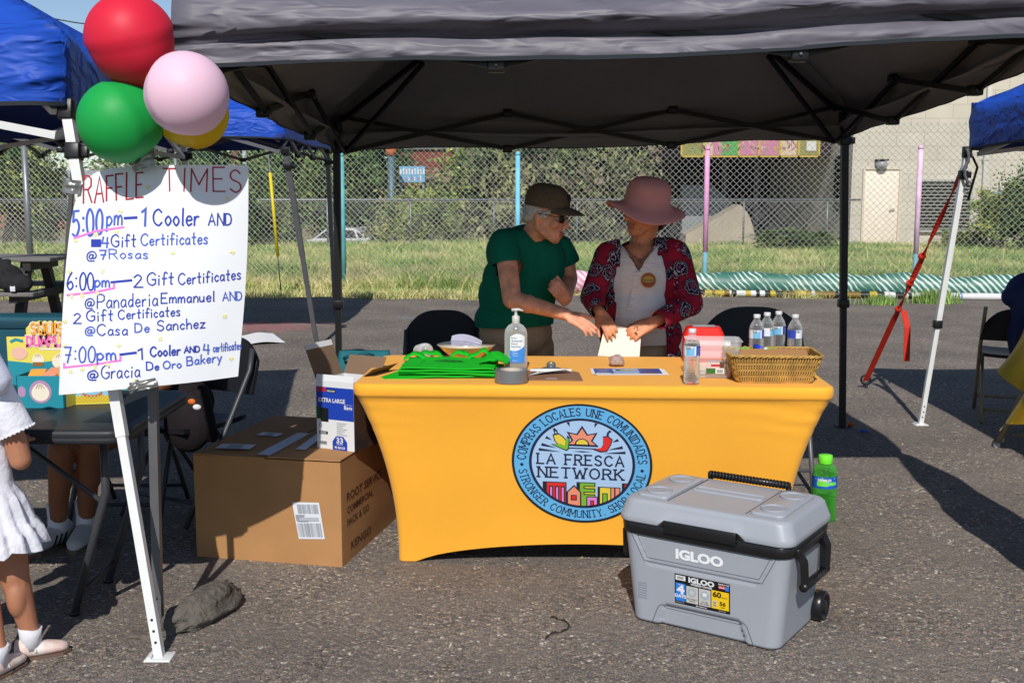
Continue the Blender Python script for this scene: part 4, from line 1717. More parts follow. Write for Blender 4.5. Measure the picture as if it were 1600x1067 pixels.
aNR = at(101, 164, 3.80)
aNL = aNR + Vector((-2.85, -.35, .06))
aFR = aNR + Vector((-.50, 3.2, .02))
aFL = aFR + Vector((-2.85, -.1, .03))
bw = G(250, 1028)
canopy('blue_canopy', 'bright blue canopy tent on white legs at the left behind the balloons', [aNL, aNR, aFR, aFL], (-3.05, 5.2, 2.72), .20, M_BLUE, M_BLUEIN, PROF_BLUE,
       [(bw, at(105, 172, 3.84), .0165, M_WSTEEL, .70), (aNL + Vector((-.3, -.3, -aNL.z)), aNL + Vector((.03, .03, .05)), .0165, M_WSTEEL, .7),
        (aFR + Vector((-.05, .3, -aFR.z)), aFR + Vector((-.03, -.03, .05)), .0165, M_WSTEEL, .7), (aFL + Vector((-.3, .3, -aFL.z)), aFL + Vector((.03, -.03, .05)), .0165, M_WSTEEL, .7)],
       M_WSTEEL, nx=2, wr=.012, seed=11, hi=.14, low=.10)

bNR = at(443, 217, 10.45)
bNL = bNR + Vector((-3.1, -.1, .02))
bFR = bNR + Vector((-.05, 3.0, 0))
bFL = bNL + Vector((0, 3.1, 0))
canopy('blue_canopy', 'second blue canopy tent on grey legs farther back between the sign and the dark leg', [bNL, bNR, bFR, bFL], (bNR.x - 1.55, 12.0, 2.85), .24, M_BLUE, M_BLUEIN, PROF_BLUE,
       [(G(496, 545), at(446, 236, 10.35), .024, M_GSTEEL, .9), ((bNL.x - .3, 10.3, 0), (bNL.x + .03, 10.45, 1.98), .024, M_GSTEEL, .9),
        ((-2.15, 13.5, 0), (bFR.x - .03, 13.4, 1.98), .024, M_GSTEEL, .9), ((bFL.x - .3, 13.6, 0), (bFL.x + .03, 13.4, 1.98), .024, M_GSTEEL, .9)],
       M_GSTEEL, nx=3, wr=.02, seed=21, hi=.16, low=.12, lw=.016)

dRL = at(1514, 234, 7.1)
dNL = dRL + Vector((-.10, -2.9, .04))
dRR = dRL + Vector((2.9, .10, .02))
dNR = dNL + Vector((2.9, .10, .02))
canopy('blue_canopy', 'blue canopy tent cut off by the right edge with a red strap on its leg', [dNL, dNR, dRR, dRL], (dRL.x + 1.4, 5.7, 2.62), .235, M_BLUE, M_BLUEIN, PROF_BLUE,
       [(G(1438, 664), at(1511, 238, 7.06), .0165, M_WSTEEL, .66)] + [(c + Vector((ox, oy, -c.z)), c + Vector((-ox * .1, -oy * .1, .04)), .0165, M_WSTEEL, .66) for c, ox, oy in ((dNL, -.2, -.28), (dNR, .3, -.25), (dRR, .3, .25))],
       M_WSTEEL, nx=2, wr=.016, seed=31, hi=.14, low=.03, joint={'collar': 1})

# red tie-down strap to a ground stake
M_RED = mat('red_strap', S(214, 52, 34, .9), .6, nv=.1, ns=12)
g = MB()
st = G(1352, 607)
top = at(1506, 262, 7.12)
pts = []
lo = []
for i in range(61):
    t_ = i / 60
    p = st + Vector((0, 0, .06)) + (top - st - Vector((0, 0, .06))) * t_
    kn = .55 if any(abs(t_ - q) < .018 for q in (.38, .50, .62)) else 1
    w = (.024 if t_ < .4 else .019) * kn
    tw = 0 if t_ < .36 else (t_ - .36) * 14
    sx_ = Vector((math.cos(tw), math.sin(tw), .25))
    n_ = Vector((-math.sin(tw), math.cos(tw), 0)) * (.004 if kn == 1 else .014)
    if t_ > .8:
        w *= .9
    lo.append([p + sx_ * w + n_, p + sx_ * w - n_, p - sx_ * w - n_, p - sx_ * w + n_])
g.loops(lo, M_RED, smooth=False)
k0 = st + (top - st) * .40
for q in (.38, .50, .62):
    g.ell(st + Vector((0, 0, .04)) + (top - st) * q, (.028, .022, .024), M_RED)
tail = [k0 + Vector((.02, -.02, 0)), k0 + Vector((.045, -.04, -.12)), k0 + Vector((.05, -.04, -.36))]
g.loops([[p + Vector((.022, 0, 0)), p + Vector((.022, .006, 0)), p + Vector((-.022, .006, 0)), p + Vector((-.022, 0, 0))] for p in tail], M_RED, smooth=False)
strap = thing('tie_down_strap', 'red knotted strap running from the right tent leg to a ring stake', 'strap', st)
g.build('strap', strap)
g = MB()
rc = st + Vector((0, 0, .07))
g.tube([rc + Vector((.035 * math.cos(a), 0, .035 * math.sin(a))) for a in [2 * math.pi * i / 16 for i in range(16)]], .008, M_BSTEEL, 8, closed=True)
g.tube([rc + Vector((0, 0, -.035)), st + Vector((.015, -.01, -.03))], .008, M_BSTEEL, 8)
g.build('stake', strap)

# ================================================================ BALLOONS
def balloon(label, px, py, r, Y, col, rough=.5):
    c = at(px, py, Y)
    t = thing('balloon', label, 'balloon', c, 'balloons tied above the raffle sign')
    m = mat('balloon_' + label.split()[0], col, rough, spec=.3, sss=.2)
    kn = Vector((-.9, 3.72, 1.62)) - c if False else (at(238, 175, 3.66) - c)
    ez = -kn.normalized()
    R = frame(c, ez.orthogonal(), ez)
    g = MB()
    prof = []
    for i in range(25):
        a = math.pi * i / 24
        rr = math.sin(a) * (1 - .10 * (1 - math.cos(a)) / 2 * (1 if a > 1.57 else 0))
        zz = math.cos(a) * (1.02 if a < 1.57 else 1.10)
        prof.append((max(rr * r, .001), zz * r))
    g.lathe(prof[::-1], m, 40, R)
    g.build('skin', t)
    g = MB()
    g.lathe([(.001, -r * 1.10), (.007, -r * 1.105), (.005, -r * 1.13), (.011, -r * 1.19), (.012, -r * 1.2)], m, 14, R)
    g.build('knot', t)
    return t


balloon('red round balloon at the top left beside the grey canopy', 204, 63, .139, 3.58, S(224, 40, 66, .85))
balloon('pale pink round balloon in front of the yellow one', 290, 148, .128, 3.44, S(236, 196, 216, .92))
balloon('green round balloon lowest at the left above the sign', 189, 190, .131, 3.58, S(30, 168, 78, .85))
balloon('yellow balloon mostly hidden behind the pale pink balloon', 300, 178, .114, 3.66, S(226, 190, 16, .9))

# ================================================================ RAFFLE SIGN
M_PAPER = mat('poster_paper', S(230, 233, 238, .93), .7, nv=.03, ns=3, bump=.06, bs=9, dist=.02)
M_INK = mat('blue_marker', S(42, 66, 180, .8), .7)
M_INK2 = mat('blue_marker_thin', S(74, 100, 204, .85), .7)
M_RINK = mat('red_marker', S(178, 36, 52, .8), .7)
M_PINK = mat('pink_marker', S(240, 130, 214, .9), .7)
M_YINK = mat('yellow_marker', S(238, 230, 160, .95), .7)
M_DUCT = mat('duct_tape_silver', S(150, 152, 150, .8), .32, .5, nv=.1, ns=30, bump=.4, bs=60, dist=.003)


def sign_depth(px, py):
    u = (px - 95) / 292.0
    v = (py - 260) / 350.0
    return 3.60 + .10 * (1 - v) ** 2 * (1 - min(1, max(0, u))) - .05 * math.sin(math.pi * min(1, max(0, u * .9 + .05))) * (.3 + .7 * v) + .05 * u + .012 * math.sin(5 * u + 3 * v)


def sgn(px, py, off=0.0):
    return at(px, py, sign_depth(px, py) - off)


def sign_edge(u, v):
    Lx = [(128, 286), (114, 330), (105, 395), (99, 470), (95, 545), (92, 617)]
    Rx = [(388, 259), (388, 330), (386, 400), (382, 470), (377, 530), (372, 588)]
    Tx = [(128, 286), (150, 270), (182, 262), (240, 259), (310, 258), (388, 259)]
    Bx = [(92, 617), (150, 612), (210, 606), (265, 601), (320, 595), (372, 588)]

    def ip(P, t):
        q = catmull(P, 6)
        f = t * (len(q) - 1)
        i = min(int(f), len(q) - 2)
        return Vector(q[i]).lerp(Vector(q[i + 1]), f - i)
    c = (1 - v) * ip(Tx, u) + v * ip(Bx, u) + (1 - u) * ip(Lx, v) + u * ip(Rx, v)
    c -= (1 - u) * (1 - v) * Vector(Tx[0]) + u * (1 - v) * Vector(Tx[-1]) + (1 - u) * v * Vector(Bx[0]) + u * v * Vector(Bx[-1])
    return c


sign = thing('raffle_sign', 'white hand lettered paper sign listing raffle times, taped to two tent legs', 'sign', sgn(240, 600))
g = MB()
g.sheet(lambda u, v: sgn(*sign_edge(u, v)), 40, 44, M_PAPER, .0008, (0, 1, 0))
# torn folded lip where the sheet wraps around the white leg
g.build('paper', sign)
ink = MB()
SP = lambda x, y: sgn(x, -y, .0016)
SP2 = lambda x, y: sgn(x, -y, .0024)
r5 = random.Random(5)


def hand(txt, x, y, h, w, m=M_INK, wide=1.0, slope=0.0, sp=.2, jit=.05, to=None):
    if to:
        wide = wide * (to - x) / max(1, stroke_width(txt, h, sp, wide))
    if m is M_INK and r5.random() < .45:
        m = M_INK2
    stroke_text(ink, txt, x, -y, h, SP, m, w * r5.uniform(.58, .76), sp, 0, jit, r5, wide, slope)


hand('RAFFLE', 130, 318, 40, 3.6, M_RINK, 1, .10, .24, .06, to=224)
hand('TIMES', 256, 299, 36, 3.6, M_RINK, 1, -.01, .3, .06, to=378)
hand('5:00', 114, 370, 40, 5.0, to=160, slope=.09)
hand('pm', 167, 352, 26, 4, to=190, slope=.03)
ink.ribbon([(195, -341), (213, -340)], 4, M_INK, SP)
hand('1', 221, 353, 27, 5.6, to=230)
hand('Cooler', 240, 353, 26, 3.8, to=310, slope=.02)
hand('AND', 326, 352, 18, 3.4, to=362, slope=.01)
ink.ribbon([(147, -380), (153, -380)], 12, mat('blue_marker'), SP)
hand('4', 159, 387, 16, 3.4, to=169)
hand('Gift', 174, 386, 19, 3.2, to=212, slope=.02)
hand('Certificates', 220, 384, 18, 3.0, to=324, slope=.03)
hand('@', 136, 408, 17, 2.8, to=150)
hand('7', 156, 405, 14, 3.2, to=166)
hand('Rosas', 171, 404, 15, 3.2, to=231)
hand('6:00', 105, 453, 26, 3.8, to=146)
hand('pm', 148, 448, 18, 3.8, to=171)
ink.ribbon([(174, -441), (205, -438)], 3.6, M_INK, SP)
hand('2', 209, 449, 19, 3.4, to=222)
hand('Gift', 230, 446, 19, 3.2, to=271, slope=.05)
hand('Certificates', 279, 445, 17, 3.2, to=376, slope=.09)
hand('@', 133, 482, 18, 2.8, to=147)
hand('Panaderia', 152, 482, 21, 3.2, to=246, slope=.05)
hand('Emmanuel', 252, 474, 16, 3.2, to=335, slope=.04)
hand('AND', 348, 470, 13, 3.2, to=378, slope=.05)
hand('2', 115, 505, 15, 3, to=126)
hand('Gift', 135, 502, 17, 3, to=176, slope=.04)
hand('Certificates', 185, 499, 15, 3, to=281, slope=.06)
hand('@', 133, 524, 15, 2.8, to=147)
hand('Casa', 152, 524, 17, 3, to=199, slope=.02)
hand('De', 211, 519, 14, 3.2, to=233)
hand('Sanchez', 246, 517, 16, 3.2, to=320, slope=.07)
hand('7:00', 101, 566, 24, 3.8, to=148)
hand('pm', 152, 562, 19, 3.8, to=181)
ink.ribbon([(188, -554), (212, -551)], 3.8, M_INK, SP)
hand('1', 217, 561, 17, 3.6, to=227)
hand('Cooler', 235, 557, 15, 3.4, to=281, slope=.06)
hand('AND', 288, 551, 9, 2.8, to=312, slope=.05)
hand('4', 318, 553, 15, 3.6, to=327)
hand('certificates', 333, 550, 13, 2.6, to=377, slope=.1)
hand('@', 137, 594, 16, 3.0, to=152)
hand('Gracia', 158, 592, 20, 3.2, to=218, slope=.06)
hand('De', 229, 578, 12, 3, to=248)
hand('Oro', 255, 576, 12, 3, to=283, slope=.05)
hand('Bakery', 292, 571, 14, 3.0, to=346, slope=.12)
for q in ([(116, 372), (150, 361), (193, 355)], [(105, 461), (150, 456), (178, 450), (178, 444)], [(100, 568), (100, 574), (150, 569), (188, 563), (188, 557)]):
    ink.ribbon([(a, -b) for a, b in q], 3.2, M_PINK, SP)
for (x, y) in ((231, 293), (270, 395), (363, 394), (351, 494), (250, 529), (210, 595), (101, 502), (361, 560), (118, 376), (150, 366), (182, 362), (112, 463), (128, 461), (152, 458), (110, 580), (128, 577), (148, 574), (168, 570), (108, 424),
               (160, 424), (185, 540), (100, 540), (355, 310), (188, 330)):
    for a in range(3):
        an = math.pi * a / 3 + r5.uniform(0, 1)
        ink.ribbon([(x - 3.2 * math.cos(an), -y - 3.2 * math.sin(an)), (x + 3.2 * math.cos(an), -y + 3.2 * math.sin(an))], 1.4, M_YINK, SP2)
ink.build('lettering', sign)


def tape_patch(p, ex, ez, w, h, seed):
    Mx = frame(p, ex, ez)
    g = MB()
    g.grid(lambda u, v: Vector(((u - .5) * w, -.012 * math.cos((u - .5) * 3) + .006 * noise.noise(Vector((u * 4, v * 4, seed))), (v - .5) * h)), 14, 10, M_DUCT, Mx)
    g.build('tape', sign)


tape_patch(at(112, 292, sign_depth(112, 292) - .012), (1, 0, -.1), (.1, 0, 1), .060, .045, 1)
tape_patch(at(224, 601, sign_depth(224, 601) - .008), (1, 0, .2), (-.1, 0, 1), .088, .030, 2)
tape_patch(at(210, 604, sign_depth(210, 604) - .008), (.7, 0, .6), (-.5, 0, 1), .05, .022, 4)
tape_patch(at(222, 252, 3.62), (1, 0, .35), (0, 0, 1), .075, .05, 3)
# ================================================================ YELLOW TABLE
def thin_clear(name, tint=(1, 1, 1), op=.10, rough=.05, col=(.9, .92, .95)):
    if name in MATS:
        return MATS[name]
    m = bpy.data.materials.new(name)
    m.use_nodes = True
    nt = m.node_tree
    N, L = nt.nodes, nt.links
    b = N['Principled BSDF']
    b.inputs['Base Color'].default_value = (*col, 1)
    b.inputs['Roughness'].default_value = rough
    b.inputs['Specular IOR Level'].default_value = .7
    tr = N.new('ShaderNodeBsdfTransparent')
    tr.inputs[0].default_value = (*tint, 1)
    lw = N.new('ShaderNodeLayerWeight')
    lw.inputs['Blend'].default_value = .35
    mr = N.new('ShaderNodeMapRange')
    mr.inputs['To Min'].default_value = op
    mr.inputs['To Max'].default_value = min(1, op + .65)
    L.new(lw.outputs['Facing'], mr.inputs['Value'])
    mx = N.new('ShaderNodeMixShader')
    L.new(mr.outputs[0], mx.inputs[0])
    L.new(tr.outputs[0], mx.inputs[1])
    L.new(b.outputs[0], mx.inputs[2])
    L.new(mx.outputs[0], N['Material Output'].inputs[0])
    MATS[name] = m
    return m


M_CLEAR = thin_clear('clear_plastic', (.97, .98, 1), .10)
M_CLEAR2 = thin_clear('frosted_clear_plastic', (.93, .95, 1), .26, .25)
M_WATER = mat('water', (.97, .99, 1), .03, trans=1.0, ior=1.22)
M_YEL = mat('yellow_spandex', S(253, 180, 56, .9), .72, nv=.05, ns=2.2, bump=.5, bs=420, dist=.0015, sheen=.15, spec=.2)
TA = -.045
TABLE = TM(.325, 4.64, 0) @ Matrix.Rotation(TA, 4, 'Z')
TWX, TWY, TZ = .932, .400, .757
tb = thing('folding_table', 'folding table standing under the fitted yellow cover', 'table', TABLE.translation)
M_TT = mat('table_plastic', S(190, 188, 180, .8), .6)
g = MB()
lo = [[(x, y, z) for x, y in rrect(TWX - .012, TWY - .012, .05)] for z in (.705, .744)]
g.loops(lo, M_TT, TABLE, smooth=False)
g.build('tabletop', tb)
for sx in (-1, 1):
    for sy in (-1, 1):
        g = MB()
        g.tube([(sx * .70, sy * .22, .012), (sx * .70, sy * .22, .70)], .014, M_GSTEEL, 10, TABLE)
        g.build('leg', tb)

cover = MB()
NS, NC = 34, 6


def cover_xy(row_a, row_b, r):
    return rrect(row_a, row_b, r, NS, NC)


def inset(t):
    """how far the stretched sides draw in towards the feet (x, y) at t = 0 top .. 1 floor"""
    return .145 * (1 - (1 - t) ** 2.3), .115 * (1 - (1 - t) ** 1.25)


def hem_z(k, n):
    """hem height around the loop: floor level at the four feet, arched between them"""
    seg = NS + NC
    s_, i = divmod(k, seg)
    u = min(1.0, max(0, (i - 1.5) / (NS - 3))) if i < NS else 1.0
    if i >= NS:
        return .006
    hgt = .085 if s_ % 2 == 0 else .13
    return .006 + hgt * (math.sin(math.pi * u)) ** .55 if 0 < u < 1 else .006


loopsC = []
for (o, z) in ((-.40, .757), (-.2, .7572), (-.05, .7572), (-.014, .757), (-.005, .755), (0, .749), (.001, .735), (0, .716), (-.004, .708), (-.010, .704)):
    a, b = TWX + o, TWY + max(o, -.36)
    loopsC.append([(x, y, z + (.0012 * noise.noise(Vector((x * 5, y * 5, 0))) if o < -.02 else 0)) for x, y in cover_xy(a, b, max(.02, .052 + o))])
nr = 30
for j in range(1, nr + 1):
    t = j / nr
    ix, iy = inset(t)
    base = cover_xy(TWX - .010 - ix, TWY - .010 - iy, .048 - .022 * t)
    row = []
    for k, (x, y) in enumerate(base):
        zb_ = hem_z(k, len(base))
        z = .704 + (zb_ - .704) * t
        # pull towards the true height's inset where the hem is arched
        tt = (.704 - z) / .704
        jx, jy = inset(tt)
        sx_ = (TWX - .01 - jx) / (TWX - .01 - ix)
        sy_ = (TWY - .01 - jy) / (TWY - .01 - iy)
        # drawn folds below the right front corner
        w = 0
        if x > .5 and y < 0 and t < .3:
            w = .009 * math.sin((x * .35 + t * 3.4) * 34) * (1 - t / .3) * min(1, (x - .5) * 3)
        if x < -.62 and y < 0 and t < .4:
            w += .005 * math.sin((-x * .4 + t * 2.6) * 30) * (1 - t / .4) * min(1, (-x - .62) * 5)
        row.append((x * sx_, y * sy_ - w + .003 * noise.noise(Vector((x * 2, y * 2, t * 3))), z))
    loopsC.append(row)
cover.loops(loopsC, M_YEL, TABLE, cap0=True, cap1=False)
# turned hem and the inside of the cloth
last = loopsC[-1]
M_YHEM = M_YEL
inn = [[(x * .985, y * .97, z + dz) for x, y, z in last] for dz in (.0, .03)]
cover.loops([last, inn[0], inn[1]], M_YEL, TABLE, cap0=False, cap1=False)
band = [[(x * 1.0015, y * 1.003 - (.0012 if y < 0 else -.0012), z + dz) for x, y, z in last] for dz in (.018, .021)]


def front_pt(px, py, off=.003):
    """photograph pixel -> point on the cover's front face"""
    TI = TABLE.inverted()
    o = TI @ Vector((0, 0, CAMH))
    d = TI.to_3x3() @ ray(px, py)
    y = -TWY
    for _ in range(8):
        k = (y - o.y) / d.y
        z = o.z + d.z * k
        t = min(1, max(0, (.704 - z) / .704))
        y = -(TWY - .01 - inset(t)[1]) - off
    return TABLE @ (o + d * ((y - o.y) / d.y))


cloth = thing('table_cover', 'bright yellow stretch table cover with a round blue community logo on its front', 'table cover', TABLE.translation)
cover.build('cloth', cloth)
# ---- the printed logo
L_NAVY = mat('print_navy', S(34, 40, 72, .8), .7)
L_BLK = mat('print_black', S(30, 36, 48, .8), .7)
L_BLUE = mat('print_blue', S(104, 186, 240, .82), .7)
L_PALE = mat('print_pale_blue', S(176, 208, 244, .85), .7)
L_SAL = mat('print_salmon', S(240, 150, 120, .85), .7)
L_YEL = mat('print_yellow', S(236, 210, 70, .85), .7)
L_RED = mat('print_red', S(226, 48, 44, .85), .7)
L_GRN = mat('print_green', S(126, 186, 52, .85), .7)
L_PNK = mat('print_pink', S(226, 134, 214, .85), .7)
logo = MB()


def lmap(off):
    return lambda a, b: front_pt(909.5 + 110 * a, 723.5 - 92.5 * b + 4.5 * a, off)


K0, K1, K2, K3, K4, K5 = (lmap(.0022 + .0009 * i) for i in range(6))


def ldisc(r, m, mp, n=72):
    pts = [(r * math.cos(2 * math.pi * i / n), r * math.sin(2 * math.pi * i / n)) for i in range(n)]
    vs = [mp(0, 0)]
    fs = []
    for q in range(1, 7):
        vs += [mp(a * q / 6, b * q / 6) for a, b in pts]
    for i in range(n):
        j = (i + 1) % n
        fs.append((0, 1 + i, 1 + j))
        for q in range(5):
            fs.append((1 + q * n + i, 1 + (q + 1) * n + i, 1 + (q + 1) * n + j, 1 + q * n + j))
    logo.add(vs, fs, m)


ldisc(1.0, L_BLK, K0)
ldisc(.965, L_BLUE, K1)
ldisc(.755, L_NAVY, K2)
ldisc(.715, L_PALE, K3)


def arc_text(txt, a0, a1, r, h, inward=False):
    tot = stroke_width(txt, h, .26)
    span = a1 - a0

    def arc(s_, t_):
        f = s_ / tot
        an = math.radians(a0 + span * f)
        rr = r + t_ if not inward else r - t_
        return (rr * math.cos(an), rr * math.sin(an))
    stroke_text(logo, txt, 0, 0, h, K2, L_NAVY, h * .125, .26, .11, arc=arc)


arc_text('COMPRAS LOCALES UNE COMUNIDADES', 178, 2, .80, .125)
arc_text('STRONGER COMMUNITY. SHOP LOCAL', 190, 350, .915, .115, True)
for an in (184, -6):
    logo.poly([(.858 * math.cos(math.radians(an)) + .025 * math.cos(q * .52), .858 * math.sin(math.radians(an)) + .025 * math.sin(q * .52)) for q in range(12)], L_NAVY, K2)
for txt, y, wdt in (('LA FRESCA', -.03, 1.22), ('NETWORK', -.255, 1.2)):
    w0 = stroke_width(txt, .165, .3)
    stroke_text(logo, txt, -wdt / 2 - .02, y, .165, K4, L_NAVY, .026, .3, .10, wide=wdt / w0)
# sunrise, corn, pepper
star = [(-.20, .30), (-.13, .37), (-.19, .50), (-.07, .47), (0, .60), (.07, .47), (.19, .50), (.13, .37), (.20, .30)]
logo.poly([(x * 1.16, .30 + (y - .30) * 1.12) for x, y in star], L_NAVY, K4)
logo.poly([(x * .95, .315 + (y - .30) * .9) for x, y in star], L_SAL, K5)
K6 = lmap(.0022 + .0009 * 6)
K7 = lmap(.0022 + .0009 * 7)
logo.poly([(.105 * math.cos(a), .31 + .105 * math.sin(a)) for a in [math.pi * i / 14 for i in range(15)]], L_NAVY, K6)
logo.poly([(.083 * math.cos(a), .317 + .083 * math.sin(a)) for a in [math.pi * i / 14 for i in range(15)]], L_YEL, K7)
logo.ribbon([(-.22, .295), (.22, .295)], .018, L_NAVY, K5)
logo.ribbon([(-.20, .25), (.20, .25)], .016, L_NAVY, K5)
logo.poly([(-.13, .195), (0, .205), (.13, .195), (0, .183)], L_NAVY, K4)
corn = [(-.40, .45), (-.33, .47), (-.27, .42), (-.21, .33), (-.25, .27), (-.33, .30), (-.38, .36)]
logo.poly([(-.31 + (x + .31) * 1.22, .36 + (y - .36) * 1.22) for x, y in corn], L_NAVY, K4)
logo.poly(corn, L_YEL, K5)
leaf = [(-.42, .30), (-.30, .31), (-.25, .28), (-.22, .43), (-.19, .40), (-.20, .24), (-.23, .215)]
logo.poly([(-.27 + (x + .27) * 1.18, .29 + (y - .29) * 1.22) for x, y in leaf], L_NAVY, K5)
logo.poly(leaf, L_GRN, K6)
for q in ((-.38, .46, -.40, .54), (-.35, .47, -.36, .54)):
    logo.ribbon([q[:2], q[2:]], .016, L_NAVY, K4)
pep = [(.30, .45), (.36, .46), (.42, .41), (.40, .33), (.35, .23), (.27, .215), (.18, .25), (.27, .27), (.30, .33)]
logo.poly([(.32 + (x - .32) * 1.16, .335 + (y - .335) * 1.16) for x, y in pep], L_NAVY, K5)
logo.poly(pep, L_RED, K6)
logo.ribbon([(.36, .46), (.37, .53)], .03, L_NAVY, K5)
for an, r0, r1, w0 in ((6, .30, .62, .045), (16, .38, .60, .05), (31, .50, .60, .05), (50, .53, .63, .045), (72, .56, .65, .045), (108, .56, .65, .045), (130, .53, .63, .045), (149, .50, .60, .05), (164, .38, .60, .05), (174, .30, .62, .045)):
    a = math.radians(an)
    c0 = Vector((r0 * math.cos(a), .15 + r0 * math.sin(a) * .86))
    c1 = Vector((r1 * math.cos(a), .15 + r1 * math.sin(a) * .86))
    nn = Vector((-(c1 - c0).y, (c1 - c0).x)).normalized() * w0 / 2
    logo.poly([tuple(c0), tuple(c1 - nn), tuple(c1 + nn)], L_NAVY, K4)


# little town along the bottom, clipped to the inner disc
def clip(pts, r=.715):
    out = []
    for i in range(len(pts)):
        a, b = Vector(pts[i]), Vector(pts[(i + 1) % len(pts)])
        for k in range(12):
            p = a.lerp(b, k / 12)
            if p.length > r:
                p = p.normalized() * r
            out.append((p.x, p.y))
    return out


def town(pts, m, mp):
    q = clip(pts)
    try:
        logo.poly(q, m, mp)
    except Exception:
        pass


def bl(x0, y0, x1, y1):
    return [(x0, y0), (x1, y0), (x1, y1), (x0, y1)]


B_ = -.72
town(bl(-.56, B_, -.22, -.33), L_BLK, K4)
town(bl(-.50, B_, -.235, -.345), L_RED, K5)
for x in (-.44, -.355, -.275):
    town(bl(x - .03, B_, x + .03, -.40), L_BLK, K6)
    town(bl(x - .014, B_, x + .014, -.42), L_PNK, K7)
town([(-.22, B_), (-.01, B_), (-.01, -.49), (-.115, -.37), (-.22, -.49)], L_BLK, K5)
town([(-.20, B_), (-.03, B_), (-.03, -.495), (-.115, -.40), (-.20, -.495)], L_SAL, K6)
town(bl(-.16, -.63, -.075, -.54), L_BLK, K7)
K8 = lmap(.0022 + .0009 * 8)
town(bl(-.145, -.615, -.09, -.555), L_RED, K8)
town(bl(-.08, B_, .19, -.32), L_BLK, K4)
town(bl(-.03, B_, .175, -.335), L_GRN, lmap(.0022 + .0009 * 4.5))
for y in (-.40, -.50):
    town(bl(.02, y - .03, .19, y + .02), L_BLK, K6)
    town(bl(.035, y - .015, .19, y + .005), L_YEL, K7)
town(bl(.06, B_, .225, -.555), L_BLK, K7)
town(bl(.075, B_, .21, -.57), L_PNK, K8)
K9 = lmap(.0022 + .0009 * 9)
K10 = lmap(.0022 + .0009 * 10)
town(bl(.115, B_, .17, -.62), L_BLK, K9)
town(bl(.128, B_, .157, -.635), L_RED, K10)
town(bl(.22, B_, .545, -.385), L_BLK, K4)
town(bl(.255, B_, .40, -.40), L_YEL, K5)
town(bl(.285, B_, .365, -.49), L_BLK, K6)
town(bl(.30, B_, .35, -.505), L_GRN, K7)
town(bl(.415, B_, .455, -.40), L_SAL, K5)
town(bl(.475, B_, .53, -.40), L_SAL, K5)
town(bl(.565, B_, .66, -.31), L_BLK, K4)
town(bl(.605, B_, .645, -.33), L_RED, K5)
logo.build('printed_logo', cloth)

# ================================================================ THINGS ON THE YELLOW TABLE
TOP = TZ + .0015


def ontop(px, py):
    return G(px, py, TOP)


